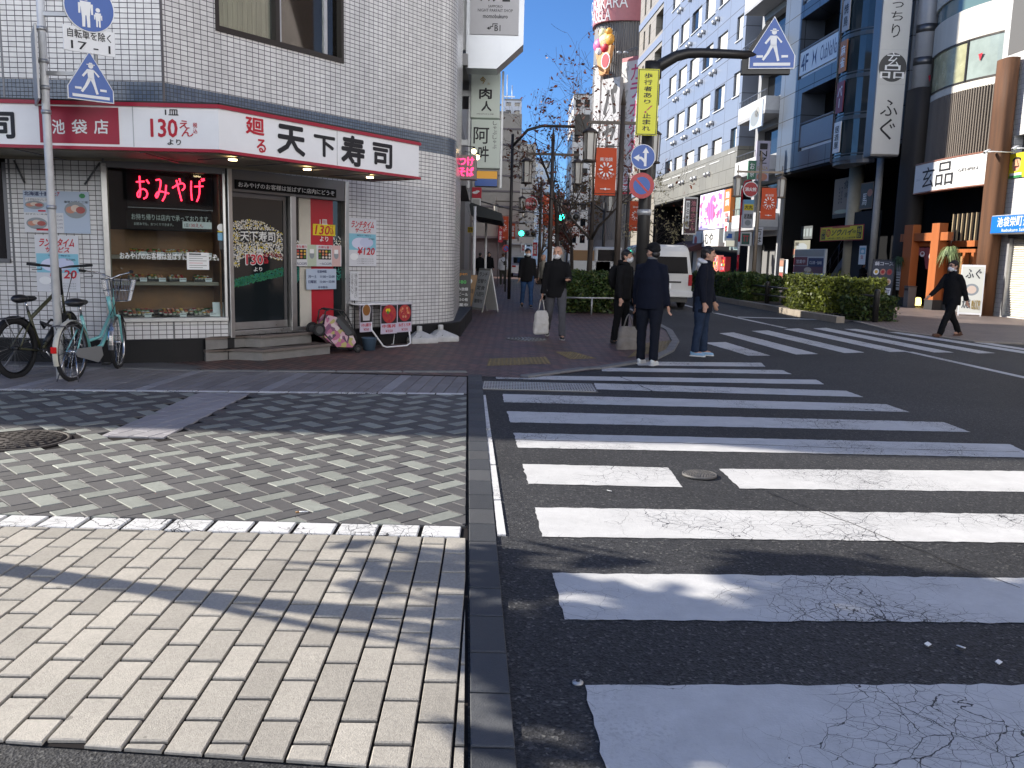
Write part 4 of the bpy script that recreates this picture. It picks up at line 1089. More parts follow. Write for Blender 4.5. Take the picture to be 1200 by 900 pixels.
shutm = mat('shutter_cream', (.56, .53, .46), .5, var=.06)
bluesign = mat('blue_sign_face', (.006, .15, .55), .4, emit=.0)
def bld(name, label, fr, s0, s1, ztop, m, holes=(), dep=12, z0=0, y=0, hd=.15, rm=roofm, sidem=None):
 t = Thing(name, label, 'building', fr, ((s0+s1)/2, y, 0))
 q = MB(); wall(q, s0, s1, z0, ztop, m, holes, hd, y); sm_ = sidem or m
 for s, a, b in ((s0, y+dep, y), (s1, y, y+dep)):
  q.face([(s, a, z0), (s, b, z0), (s, b, ztop), (s, a, ztop)], sm_, [(a, z0), (b, z0), (b, ztop), (a, ztop)])
 q.face([(s1, y+dep, z0), (s0, y+dep, z0), (s0, y+dep, ztop), (s1, y+dep, ztop)], sm_, [(s1, z0), (s0, z0), (s0, ztop), (s1, ztop)])
 t.part('wall', q)
 q = MB(); q.box(s0+.002, s1-.002, y+.002, y+dep-.002, ztop, ztop+.25, rm); t.part('roof', q)
 return t
def winpart(t, h, y, depth, frame, pane, fw=.06, mull=(), cur=None, sill=None, trans=()):
 a, b, c, d = h; q = MB(); yy = y+depth*.55
 q.box(a, b, yy, yy+.06, c, c+fw, frame); q.box(a, b, yy, yy+.06, d-fw, d, frame); q.box(a, a+fw, yy, yy+.06, c+fw, d-fw, frame); q.box(b-fw, b, yy, yy+.06, c+fw, d-fw, frame)
 for m_ in mull: x = a+(b-a)*m_; q.box(x-fw/2, x+fw/2, yy, yy+.05, c+fw, d-fw, frame)
 for m_ in trans: z = c+(d-c)*m_; q.box(a+fw, b-fw, yy, yy+.05, z-fw/2, z+fw/2, frame)
 w = t.part('window', q)
 q = MB(); q.box(a+fw, b-fw, yy+.02, yy+.03, c+fw, d-fw, pane); t.part('pane', q, w)
 if cur:
  q = MB(); q.box(a+fw+cur[0]*(b-a), a+fw+cur[1]*(b-a-2*fw), yy+.012, yy+.019, c+fw, d-fw, curtain); t.part('curtain', q, w)
 if sill:
  q = MB(); q.box(a-.06, b+.06, y-.08, y+.02, c-.06, c, sill); t.part('sill', q, w)
 return w
# --- white tiled building with the shutter
sL0 = Sx(1150, 300)
rec = FR.rect(1187, 152, 1260, 205); sh_ = (Sx(1177, 330), 7, .05, Zx(1190, 279))
t = bld('tiled_building', 'white tiled building with a roller shutter at the right edge', FR, sL0, 8.5, 15, whtile, [rec, sh_], hd=.3)
q = MB(); q.box(rec[0], rec[1]+.4, .28, .3, rec[2], rec[3], greytile); t.part('recess', q)
q = MB(); a, b, c, d = sh_
n = 34
for i in range(n):
 z0, z1 = c+(d-c)*i/n, c+(d-c)*(i+1)/n
 q.face([(a, .13, z0), (b, .13, z0), (b, .10, z0+.3*(z1-z0)), (a, .10, z0+.3*(z1-z0))], shutm); q.face([(a, .10, z0+.3*(z1-z0)), (b, .10, z0+.3*(z1-z0)), (b, .13, z1), (a, .13, z1)], shutm)
t.part('shutter', q)
q = MB(); q.box(a-.005, a+.07, -.02, .14, c, d, galv); q.box(a, b, -.04, .2, d, d+.18, dsteel); t.part('shutter_frame', q)
q = MB(); r = (Sx(1186, 20), Sx(1215, 20), Zx(1196, 60), Zx(1196, -20)); q.box(*r[:2], -.01, .02, *r[2:], greytile); t.part('wall_panel', q)
# blue street sign over the shutter
SB = Thing('street_sign', 'wide bright blue shopping street sign above the roller shutter', 'sign', FR, (Sx(1175, 260, -.5), -.5, Zx(1175, 272, -.5)))
r = FR.rect(1161, 248, 1290, 272, -.5); q = MB(); q.box(r[0], r[1], -.48, -.05, r[2], r[3], galv, .02); SB.part('casing', q)
q = MB(); q.box(r[0]+.03, r[1]-.03, -.5, -.48, r[2]+.03, r[3]-.03, bluesign); SB.part('face', q)
q = MB(); h = r[3]-r[2]; x = Sx(1169, 260, -.5)
for ch in '池袋栄町通り': q.text(ch, x, x+.27, r[2]+h*.36, r[2]+h*.88, -.503, signwht, .03); x += .30
q.text('Ikebukuro Sakaecho', Sx(1174, 268, -.5), Sx(1174, 268, -.5)+1.5, r[2]+h*.10, r[2]+h*.27, -.503, signwht, .02); SB.part('lettering', q)
# poster of a man
face = mat('poster_skin', (.62, .34, .2), .5)
PF = (1183, 178, 1216, 207)
def cand(T, R, E):
 R(.0, .62, .0, 1, yellow); R(.62, 1, 0, 1, green_print); E(.26, .52, .15, .26, face, .003); E(.26, .72, .16, .12, ink, .0035); E(.26, .6, .145, .16, face, .0037); R(.05, .47, 0, .2, signwht, .003); R(.02, .5, .0, .1, green_print, .0042)
 for du in (-.06, .06): E(.26+du, .56, .02, .012, ink, .0043)
 E(.26, .42, .05, .02, darkred, .0043); T('区民', .66, .98, .55, .9, signwht, .04); T('と共に', .66, .98, .2, .45, yellow, .03)
paper(FR, PF, -.03, 'poster', 'yellow and green poster of a smiling man on white tiles', 'poster', cand)
# wall camera
def camera_unit(label, x, y, yl, ang):
 fr = FR; s, z = fr.px(x, y, yl); t = Thing('security_camera', label, 'camera', fr, (s, 0, z))
 q = MB(); q.tube([(s+.25, 0, z-.02), (s+.25, yl, z-.02), (s, yl, z)], .018, white, 6); t.part('bracket', q)
 q = MB(); q.tube([(s+.05, yl-.12, z-.03), (s-.02, yl+.08, z+.05)], [.045, .05], white, 10); q.ball((s+.055, yl-.13, z-.035), .03, black, 8, 6); t.part('body', q)
camera_unit('white bullet camera bracketed off the white tiles above the blue sign', 1190, 174, -.35, 0)
camera_unit('white bullet camera on the tall timber post', 1157, 178, -.75, 0)
# small green plate
q = MB(); r = FR.rect(1166, 291, 1169.5, 318, -.012); q.box(r[0], r[1], -.012, -.002, r[2], r[3], mat('green_plate', (.1, .32, .22), .5)); q.vtext('豊島区東池袋', r[0]+.015, r[1]-.015, r[2]+.03, r[3]-.03, -.0135, signwht)
single('address_plate', 'narrow green address plate on the white tiled pillar', 'plate', q, FR, ((r[0]+r[1])/2, -.002, r[2]))

# --- restaurant with curved white front
sR0, sR1 = Sx(1046, 300), sL0
ztile = 15
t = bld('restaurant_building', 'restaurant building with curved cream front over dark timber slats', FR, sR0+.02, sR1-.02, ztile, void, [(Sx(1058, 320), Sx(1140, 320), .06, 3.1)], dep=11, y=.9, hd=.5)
REST = t
def arcpath(s0, s1, bulge, y, n=16, e=1.0):
 return [(s0+(s1-s0)*i/n, y-bulge*math.sin(pi*(i/n)**e)**.8) for i in range(n+1)]
def strip(mb, path, z0, z1, m, th=0):
 u = 0
 for p, q in zip(path[:-1], path[1:]):
  L = math.hypot(q[0]-p[0], q[1]-p[1])
  mb.face([(p[0], p[1], z0), (q[0], q[1], z0), (q[0], q[1], z1), (p[0], p[1], z1)], m, [(u, z0), (u+L, z0), (u+L, z1), (u, z1)], True); u += L
 if th:
  for z, f in ((z1, 1), (z0, -1)):
   for p, q in zip(path[:-1], path[1:]):
    v = [(p[0], p[1], z), (q[0], q[1], z), (q[0], q[1]+th, z), (p[0], p[1]+th, z)]; mb.face(v if f > 0 else v[::-1], m)
sA, sB = Sx(1080, 120, .3), Sx(1172, 60, .3)
sB = min(sB, sR1-.0)
path = arcpath(sA, sB, .55, .55)
zS0 = Zx(1120, 188); zS1 = Zx(1120, 108); zW1 = Zx(1125, 97); zW2 = Zx(1130, 48); zW3 = Zx(1125, 14); zW4 = Zx(1120, -4)
for za, zb in ((zS1, zW1), (zW2, zW3), (zW4, ztile-1)): q = MB(); strip(q, path, za, zb, stucco, .3); t.part('curved_front', q)
q = MB(); murl = mat('mural_window', (.36, .36, .22), .25, var=.3, vs=2.5); pgl = mat('pale_green_glass', (.30, .36, .34), .12, var=.2, vs=1.5)
strip(q, [path[i] for i in range(0, 3)], zW1, zW2, pgl); strip(q, [(p[0], p[1]+.02) for p in path[2:12]], zW1, zW2, murl); strip(q, [path[i] for i in range(11, 17)], zW1, zW2, pgl)
wpt = t.part('window', q)
q = MB(); strip(q, [(p[0], p[1]+.08) for p in path], zW3, zW4, mat('teal_glass', (.12, .2, .22), .1)); t.part('window', q)
q = MB()
for i in (2, 11): q.box(path[i][0]-.04, path[i][0]+.04, path[i][1]-.03, path[i][1]+.06, zW1, zW2, brn)
for z in (zW2-.03, zW1): strip(q, [(p[0], p[1]-.02) for p in path], z-.02, z+.04, brn)
t.part('mullion', q, wpt)
q = MB()
for k in (1, 13):
 p = path[k]; z = (zW1+zW2)/2; q.poly([(p[0]-.12, z+.12), (p[0]+.12, z+.12), (p[0], z-.12)], p[1]-.03, redp)
t.part('rescue_mark', q)
q = MB()
n = 46
for i in range(n):
 f_ = i/(n-1)*(len(path)-1); k = min(int(f_), len(path)-2); e = f_-k
 p = (path[k][0]*(1-e)+path[k+1][0]*e, path[k][1]*(1-e)+path[k+1][1]*e)
 q.box(p[0]-.028, p[0]+.028, p[1]+.0, p[1]+.14, zS0-.1, zS1+.02, slatm)
t.part('slat_screen', q)
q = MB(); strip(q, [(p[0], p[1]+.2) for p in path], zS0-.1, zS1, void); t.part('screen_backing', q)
# sign box
r = FR.rect(1066, 189, 1149, 220, -.4); pth = [(r[0]+(r[1]-r[0])*i/10, -.2-.14*sin(pi*i/10)) for i in range(11)]
zz0, zz1 = Zx(1105, 221, -.4), Zx(1105, 187, -.4)
RS = Thing('restaurant_sign', 'curved white sign with two large thin characters under the slats', 'shop sign', FR, ((r[0]+r[1])/2, .0, zz0))
sface = mat('sign_white', (.72, .72, .70), .4, var=.03)
q = MB(); strip(q, pth, zz0, zz1, sface, .35); RS.part('face', q)
q = MB(); strip(q, [(p[0], p[1]-.015) for p in pth], zz1, zz1+.05, mat('copper_edge', (.3, .14, .1), .4, .3), .36); RS.part('edge_trim', q); q = MB(); strip(q, [(p[0], p[1]-.015) for p in pth], zz0-.04, zz0, MATS['copper_edge'], .36); RS.part('edge_trim', q)
q = MB()
def onarc(u): 
 f_ = u*10; k = min(int(f_), 9); e = f_-k; return (pth[k][0]*(1-e)+pth[k+1][0]*e, pth[k][1]*(1-e)+pth[k+1][1]*e-.012)
def arctext(ch, u0, u1, v0, v1, m, b):
 vs, fs, asp = glyphs(ch, b); base = len(q.v)
 for a_, c_ in vs: p = onarc(u0+(u1-u0)*a_); q.v.append((p[0], p[1], zz0+(zz1-zz0)*(v0+(v1-v0)*c_)))
 for f_ in fs: q.f.append(tuple(base+i for i in f_)); q.m.append(m); q.u.append(None); q.sm.append(False)
arctext('玄', .15, .35, .12, .86, ink, .0); arctext('品', .38, .62, .12, .92, ink, .0); arctext('GENPIN', .68, .90, .50, .60, ink, .0); arctext('とらふぐ', .05, .12, .42, .50, ink, 0)
RS.part('lettering', q)
# round column and log posts
q = MB(); x = Sx(1081, 50, .4); q.lathe([(.42, zS1-.4), (.42, ztile)], mat('grey_column', (.33, .34, .36), .4, var=.08), c=(x, .55, 0), n=28)
for z in (Zx(1078, 68), Zx(1083, 28)): q.lathe([(.435, z-.14), (.435, z+.14)], dsteel, c=(x, .55, 0), n=28)
t.part('column', q)
q = MB(); x0, x1 = Sx(1143, 280, -.5), Sx(1166, 280, -.5)
zt = Zx(1170, 72, -.4)
def logpost(x0, x1, ya, yb, zt, m):
 q = MB(); pts = []
 n = 10; 
 cx, cy, rx, ry = (x0+x1)/2, (ya+yb)/2, (x1-x0)/2, (yb-ya)/2
 q.lathe([(1, 0), (.98, zt*.3), (1.02, zt*.5), (.97, zt*.8), (.98, zt)], m, n=18)
 q.v = [(cx+math.copysign(abs(p[0])**.6, p[0])*rx, cy+math.copysign(abs(p[1])**.6, p[1])*ry, p[2]) for p in q.v]
 return q
q = logpost(x0+.02, x1-.25, -.5, -.05, zt, woodl); single('timber_post', 'tall weathered orange-brown timber post beside the white tiles', 'post', q, FR, ((x0+x1)/2, -.15, 0))
x0, x1 = Sx(1044, 300, -.1), Sx(1062, 300, -.1)
q = logpost(x0, x1, -.2, .5, Zx(1065, 108), woodd); single('timber_post', 'tall blackened timber post between the dark void and the restaurant', 'post', q, FR, ((x0+x1)/2, .15, 0))
q = logpost(Sx(1056, 200, .3), Sx(1076, 200, .3), .1, .8, Zx(1078, 112), woodd); 
# entrance: vermilion frame
EG = Thing('entrance_gate', 'vermilion timber gate frame in front of the restaurant entrance', 'gate', FR, (Sx(1080, 362, -.3), -.3, 0))
gz = lambda x, y: Zx(x, y, -.3)
xa0, xa1 = Sx(1059, 330, -.3), Sx(1069, 330, -.3); xb0, xb1 = Sx(1091, 330, -.3), Sx(1100, 330, -.3)
q = MB(); q.box(xa0, xa1, -.45, -.15, .35, gz(1066, 264), orangew, .01); EG.part('post', q)
q = MB(); q.box(xb0, xb1, -.45, -.15, .35, gz(1097, 262), orangew, .01); EG.part('post', q)
for a_, b_ in ((xa0, xa1), (xb0, xb1)):
 q = MB(); q.box(a_-.02, b_+.02, -.47, -.13, 0, .36, mat('dark_base', (.03, .03, .032), .6), .01); EG.part('post_base', q)
q = MB(); zc_ = gz(1083, 278); q.box(xa0-.35, xb1+.45, -.40, -.2, zc_-.14, zc_+.14, orangew, .01); EG.part('crossbeam', q)
q = MB(); q.box(xa1, xb0, -.2, .6, 2.2, 2.35, orangew); q.box(xa1, xb0, .5, .62, .02, 2.3, mat('amber_door', (.15, .10, .04), .4, var=.4, vs=2)); EG.part('door', q)
# noren
q = MB(); nor = mat('mauve_cloth', (.26, .07, .08), .8, var=.2, vs=6); zn0, zn1 = gz(1083, 312), gz(1083, 290); n = 14
def nz(i): return zn0+(.25 if i < n*.5 else 0)*(zn1-zn0)-.1*sin(pi*i/n)+(.35*(zn1-zn0) if i < n*.3 else 0)
for i in range(n):
 a_, b_ = xa1+(xb0-xa1)*i/n, xa1+(xb0-xa1)*(i+1)/n; ya, yb = -.16+.04*sin(i*1.7), -.16+.04*sin((i+1)*1.7)
 q.face([(a_, ya, nz(i)), (b_, yb, nz(i+1)), (b_, yb, zn1), (a_, ya, zn1)], nor)
q.disc(xa1+(xb0-xa1)*.28, (zn0+zn1)/2+.1, .16, -.21, signwht, 16, .10); q.disc(xa1+(xb0-xa1)*.74, (zn0+zn1)/2+.02, .15, -.21, signwht, 16, .12); q.disc(xa1+(xb0-xa1)*.28, (zn0+zn1)/2+.12, .09, -.213, nor, 12, .05); q.disc(xa1+(xb0-xa1)*.74, (zn0+zn1)/2+.0, .06, -.213, nor, 12, .05)
single('noren_curtain', 'mauve cloth door curtain with white crests hung in the gate', 'curtain', q, FR, ((xa1+xb0)/2, -.16, zn0))
# lattice screen to the right of gate
q = MB(); xl0, xl1 = Sx(1116, 265, .2), Sx(1143, 265, .2); zl0, zl1 = Zx(1130, 282, .2), Zx(1130, 250, .2)
for i in range(6): q.box(xl0+(xl1-xl0)*i/5-.02, xl0+(xl1-xl0)*i/5+.02, .2, .26, zl0, zl1, mat('pale_wood', (.42, .33, .2), .6))
q.box(xl0-.1, xl1+.1, .18, .28, zl0-.2, zl0, orangew); q.box(xl0-.1, xl1+.1, .3, .34, zl0, zl1, void)
single('lattice_screen', 'pale vertical wooden lattice between the gate and the timber post', 'screen', q, FR, ((xl0+xl1)/2, .25, zl0-.2))
q = MB()
for xx in (1104, 1128, 1138): a_ = Sx(xx, 330, .1); q.box(a_-.07, a_+.07, .05, .2, .3, Zx(xx, 296, .1), orangew)
q.box(Sx(1100, 330, .1), Sx(1141, 330, .1), .05, .2, Zx(1120, 296, .1), Zx(1120, 292, .1), orangew); q.box(Sx(1098, 330, .1), Sx(1143, 330, .1), .0, .9, .02, .32, mat('step_grey', (.2, .2, .2), .7)); q.box(Sx(1102, 330, .1), Sx(1141, 330, .1), .25, .28, .3, Zx(1120, 296, .1), mat('amber_panel', (.30, .18, .08), .5, var=.4, vs=3))
t.part('side_window', q)
# planter with drooping leaves
def droop(name, label, c, n, L, m, fr, rz=.1):
 q = MB()
 for i in range(n):
  a_ = random.uniform(0, 2*pi); el = random.uniform(.1, 1.3); l = L*random.uniform(.6, 1.1); pts = []
  for k in range(6):
   u = k/5; r_ = l*u*cos(el*.6); pts.append(Vector((c[0]+r_*cos(a_), c[1]+r_*sin(a_)*.6, c[2]+l*(u*sin(el)-1.15*u*u))))
  w_ = .022
  sd_ = Vector((-sin(a_), cos(a_), 0))*w_
  for k in range(5):
   f0, f1 = 1-abs(k/5-.3), 1-abs((k+1)/5-.3)
   q.face([pts[k]-sd_*f0, pts[k+1]-sd_*f1*(k < 4), pts[k+1]+sd_*f1*(k < 4), pts[k]+sd_*f0], m)
 return q
fern = leafmat('fern_leaf', (.26, .34, .16), .4)
s_, z_ = FR.px(1113, 293, -.5)
q = droop('x', '', (s_, -.5, z_), 170, .62, fern, FR); q.lathe([(.10, -.16), (.16, 0), (.14, .02)], blackm, c=(s_, -.5, z_-.05), n=14); q.tube([(s_, -.5, z_), (s_, -.45, zc_-.0)], .006, black, 5)
single('hanging_fern', 'bushy pale green fern hanging beside the vermilion gate', 'plant', q, FR, (s_, -.5, z_))
s_, z_ = FR.px(1054, 303, -.5)
q = droop('x', '', (s_, -.5, z_), 90, .5, leafmat('dark_fern_leaf', (.05, .09, .035), .4), FR); q.lathe([(.10, -.16), (.15, 0), (.13, .02)], blackm, c=(s_, -.5, z_-.05), n=14); q.tube([(s_, -.5, z_), (s_, -.45, z_+.9)], .006, black, 5)
single('hanging_fern', 'dark fern hanging in the shade left of the vermilion gate', 'plant', q, FR, (s_, -.5, z_))
def menu(T, R, E):
 R(.05, .95, .62, .97, mat('menu_grey', (.35, .35, .33), .5)); E(.5, .8, .3, .12, fishp[1], .003)
 for i in range(5): R(.15, .85, .1+.09*i, .13+.09*i, ink)
 T('鍋コース', .2, .8, .54, .60, ink, .02)
paper(FR, (1047.5, 305, 1056, 340), -.25, 'menu_board', 'tall white menu board on the dark post left of the gate', 'menu', menu)
# A-boards
def aboard(name, label, c, rz, w_, h_, fn, frame, back, tilt=14, group=None, lean=0):
 fr = Fr(c, (cos(rz), sin(rz))); t = Thing(name, label, 'sandwich board', fr, (0, 0, 0), group)
 T3 = Matrix.Rotation(rad(-tilt), 4, 'X'); T4 = Matrix.Translation((0, 2*h_*sin(rad(tilt)), 0)) @ Matrix.Rotation(rad(tilt), 4, 'X')
 q = MB(); q.box(-w_/2, w_/2, -.015, .015, .06, h_, frame, .006); [q.box(x-.015, x+.015, -.015, .015, 0, .07, frame) for x in (-w_/2+.03, w_/2-.03)]; q.xf(0, T3); t.part('front_panel', q)
 q = MB(); q.box(-w_/2, w_/2, -.015, .015, .06, h_, back, .006); [q.box(x-.015, x+.015, -.015, .015, 0, .07, frame) for x in (-w_/2+.03, w_/2-.03)]; q.xf(0, T4); t.part('back_panel', q)
 q = MB()
 U = lambda u: -w_/2+w_*u; V = lambda v: .06+(h_-.06)*v
 def T(body, u0, u1, v0, v1, m, b=.02, e=.02): q.text(body, U(u0), U(u1), V(v0), V(v1), -e, m, b)
 def R(u0, u1, v0, v1, m, e=.017): q.box(U(u0), U(u1), -e, -.0155, V(v0), V(v1), m)
 def E(u, v, ru, rv, m, e=.018): q.disc(U(u), V(v), ru*w_, -e, m, 20, rv*(h_-.06))
 fn(T, R, E); q.xf(0, T3); t.part('poster', q)
 return t
def foodboard(T, R, E):
 R(.04, .96, .03, .97, mat('slate_print', (.06, .065, .08), .5)); T('鍋コース', .12, .9, .86, .95, signwht, .03); 
 R(.06, .94, .04, .36, signwht, .0175); T('飲み放題付', .1, .9, .24, .34, navy, .03); T('三八〇〇円', .15, .85, .08, .2, navy, .03)
 for i in range(3):
  for j in range(2): E(.22+.28*i, .72-.22*j, .12, .07, random.choice(fishp+[signwht])); E(.22+.28*i, .72-.22*j, .07, .04, random.choice(fish), .0185)
aboard('sandwich_board', 'dark sandwich board of dishes beside the black timber post', tuple(FR.w(Sx(1029, 356, -1.0), -1.0, 0))[:2], FR.rot+rad(48), .85, 1.75, foodboard, black, black, 12)
def whiteboard(T, R, E):
 R(.05, .95, .04, .96, mat('white_print', (.62, .63, .58), .5)); T('ふぐ', .2, .85, .72, .92, ink, .02); E(.5, .5, .3, .12, plate); E(.5, .5, .2, .08, fishp[1], .019)
 T('大人気', .15, .5, .12, .32, ink, .02); T('四九〇〇円', .55, .9, .1, .3, gold, .02)
aboard('sandwich_board', 'white framed sandwich board on the right sidewalk behind the walking man', tuple(FR.w(Sx(1136, 366, -1.0), -1.0, 0))[:2], FR.rot+rad(60), .66, 1.62, whiteboard, white, mat('dark_board', (.04, .04, .038), .7), 13)
q = MB(); s_ = Sx(1069, 350, -.35); q.box(s_-.16, s_+.16, -.6, -.3, .02, .75, mat('grey_box', (.16, .15, .14), .6), .02); q.box(s_-.12, s_+.12, -.61, -.6, .62, .70, black); q.box(s_-.17, s_+.17, -.61, -.29, .75, .79, dsteel, .008)
single('ash_bin', 'small grey bin at the foot of the vermilion gate', 'bin', q, FR, (s_, -.45, .02))
q = MB(); s_, z_ = FR.px(1076, 351, .2); q.lathe([(.10, 0), (.12, .1), (.09, .28), (.03, .3)], mat('foot_lamp', (1, .8, .3), emit=2.2, ecol=(1, .72, .18)), c=(s_, .2, .06), n=16); q.lathe([(.13, -.03), (.13, 0)], black, c=(s_, .2, .06), n=16)
single('floor_lantern', 'glowing yellow floor lantern inside the restaurant doorway', 'lamp', q, FR, (s_, .2, .03))

# --- dark building: grey panels, curved glass bay
sP0, sP1 = Sx(914, 120), sR0
zB = Zx(945, 196); zT = 27
recs = []
for (ya, yb) in ((12, 82), (102, 170)):
 recs.append((Sx(938, (ya+yb)/2), Sx(982, (ya+yb)/2), Zx(955, yb+2), Zx(955, ya)))
flh = recs[0][2]-recs[1][2]
for k in (1, 2, 3): recs.append((recs[0][0], recs[0][1], recs[0][2]+flh*k, recs[0][3]+flh*k))
PB = bld('panel_building', 'grey panelled building with recessed balconies and a curved glass bay', FR, sP0, sP1, zT, panelm, recs, dep=14, z0=zB, hd=1.2)
each(PB, 'balcony_back', [(r[0], r[1], 1.2, 1.25, r[2], r[3]) for r in recs], void)
for i, r in enumerate(recs):
 q = MB(); zh = r[2]+(r[3]-r[2])*.46
 q.box(r[0]+.02, r[1]-.02, .05, .12, r[2]+.18, zh-.05, mat('balcony_panel', (.19, .21, .25), .4, var=.1) if i else signwht); q.tube([(r[0], .08, zh+.04), (r[1], .08, zh+.04)], .05, mat('rail_grey', (.25, .27, .3), .4), 8); q.box(r[0]+.2, r[1]-.02, .1, .14, r[2]+.0, r[2]+.16, offwhite)
 if i == 0:
  L = r[1]-r[0]; z0_, z1_ = r[2]+.28, zh-.15
  q.text('4F', r[0]+L*.05, r[0]+L*.24, z0_+.05, z1_-.08, .047, navy, .03); q.text('ClubNaNa', r[0]+L*.56, r[0]+L*.96, z0_+.12, z1_-.1, .047, navy, .0)
  xm = r[0]+L*.41; q.poly([(xm-.28, z1_-.02), (xm-.02, (z0_+z1_)/2), (xm-.28, z0_+.02), (xm-.2, (z0_+z1_)/2)], .047, navy); q.poly([(xm+.26, z1_-.02), (xm, (z0_+z1_)/2), (xm+.26, z0_+.02), (xm+.18, (z0_+z1_)/2)], .047, navy)
 PB.part('balcony', q)
# void on the ground floor
q = MB(); vy = 5.0
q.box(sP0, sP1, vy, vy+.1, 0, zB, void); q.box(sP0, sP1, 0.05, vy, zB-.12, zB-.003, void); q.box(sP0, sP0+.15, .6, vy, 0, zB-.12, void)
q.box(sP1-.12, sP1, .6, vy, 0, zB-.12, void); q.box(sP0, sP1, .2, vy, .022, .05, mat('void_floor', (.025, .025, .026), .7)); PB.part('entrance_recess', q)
q = MB(); x = Sx(1008, 220, 1.2); q.lathe([(.33, .05), (.33, zB-.13)], mat('cream_column', (.42, .38, .28), .5, var=.15), c=(x, 1.0, 0), n=24); PB.part('column', q)
q = MB(); x = Sx(1024, 250, .0); q.lathe([(.14, .03), (.14, Zx(1030, 185))], mat('pale_pole', (.3, .29, .27), .5, var=.2), c=(x, .1, 0), n=16); PB.part('column', q)
q = MB(); xw0, xw1 = Sx(996, 300, .9), Sx(1024, 300, .9); q.box(xw0, xw1, .9, 1.1, .05, Zx(1010, 248, .9), panelm); PB.part('low_wall', q)
# glass bay
g0, g1 = Sx(998, 100), Sx(1036, 60); gp_ = [(g0+(g1-g0)*(1-cos(pi*i/14))/2, -1.0*math.sin(pi*i/14)) for i in range(15)]
zg = Zx(1000, 186, -.8)
q = MB(); strip(q, gp_, zg, zT, bluglass); gb = PB.part('glass_bay', q)
q = MB(); z = zg; k = 0
while z < zT:
 strip(q, [(p[0], p[1]-.04) for p in gp_], z, z+.16, mat('bay_band', (.06, .08, .10), .35)); strip(q, [(p[0], p[1]-.04) for p in gp_], z+.22, z+.27, MATS['bay_band']); z += 1.62
for i in (3, 5): q.tube([(gp_[i][0], gp_[i][1]-.06, zg), (gp_[i][0], gp_[i][1]-.06, zT)], .075, mat('bright_mullion', (.55, .57, .6), .15, .9), 8)
PB.part('mullion', q, gb)
q = MB(); q.prism([(p[0], p[1]) for p in gp_], 0, .14, dsteel); q.v = [(p[0], p[2], zg-p[1]) for p in q.v]; PB.part('bay_floor', q)
q = MB(); cols = [white, mat('tenant_wine', (.2, .03, .05), .5), mat('tenant_orange', (.45, .16, .04), .5), mat('tenant_grey', (.4, .4, .42), .5)]
i5 = 7; a_, b_ = gp_[6], gp_[8]
z = zg+.35; k = 0; words = ['居酒屋', 'バー', '麻雀', '焼鳥', '個室', '歯科', '整体']
while z < zg+11:
 m_ = cols[k % 4] if k % 5 else cols[0]; q.box(a_[0], a_[0]+.62, a_[1]-.10, a_[1]-.06, z, z+1.25, m_); wd = words[k % 7]; q.vtext(wd, a_[0]+.1, a_[0]+.5, z+.15, z+1.1, a_[1]-.103, ink if m_ in (white, cols[3]) else signwht, .03); z += 1.62; k += 1
single('tenant_sign', 'column of tenant name panels climbing the curved glass bay', 'sign', q, FR, (a_[0]+.3, a_[1]-.08, zg+.35))
# projecting vertical sign
PS = FY(33.2)
r = PS.rect(1030, 10, 1065, 178); xs0, xs1 = PS.px(1026, 120)[0], PS.px(1059, 120)[0]; zb_ = PS.px(1042, 181)[1]
VS = Thing('projecting_sign', 'tall white vertical sign with black brush characters and dark roundel', 'sign', PS, ((xs0+xs1)/2, .2, zb_))
q = MB(); q.box(xs0, xs1, .0, .75, zb_, zb_+9.5, mat('vertical_sign_white', (.55, .55, .53), .4, var=.06, vs=1), .02); VS.part('light_box', q)
q = MB(); q.box(xs0-.02, xs0+.0, .05, .7, zb_-.02, zb_+9.5, dsteel); q.box(xs0, xs1, .05, .7, zb_-.06, zb_-.002, dsteel); VS.part('casing', q)
q = MB(); zc = PS.px(1044, 79)[1]; xm = (xs0+xs1)/2; hw = (xs1-xs0)/2
q.disc(xm, zc, hw*.98, -.004, mat('roundel_grey', (.06, .06, .06), .5), 36); VS.part('roundel', q); q = MB(); q.text('玄', xm-hw*.45, xm+hw*.45, zc+.02, zc+hw*1.02, -.008, signwht, .0); q.text('品', xm-hw*.85, xm+hw*.85, zc-hw*.75, zc+.08, -.009, signwht, .0)
for i, z in enumerate((zc+hw*1.2, zc-hw*1.15)): q2 = MB(); q2.box(xs0+.02, xs1-.02, -.003, 0, z, z+.01, galv); VS.part('panel_seam', q2)
def vch(ch, y0, y1, w_=.62):
 a_, b_ = PS.px(1044, y1)[1], PS.px(1044, y0)[1]; q.text(ch, xm-hw*w_, xm+hw*w_, a_, b_, -.006, ink, .0)
vch('ふ', 117, 136); vch('ぐ', 139, 164, .55); vch('っ', 2, 9, .4); vch('ち', 13, 24, .42); vch('り', 28, 44, .3); vch('て', -22, -8, .5)
VS.part('lettering', q)
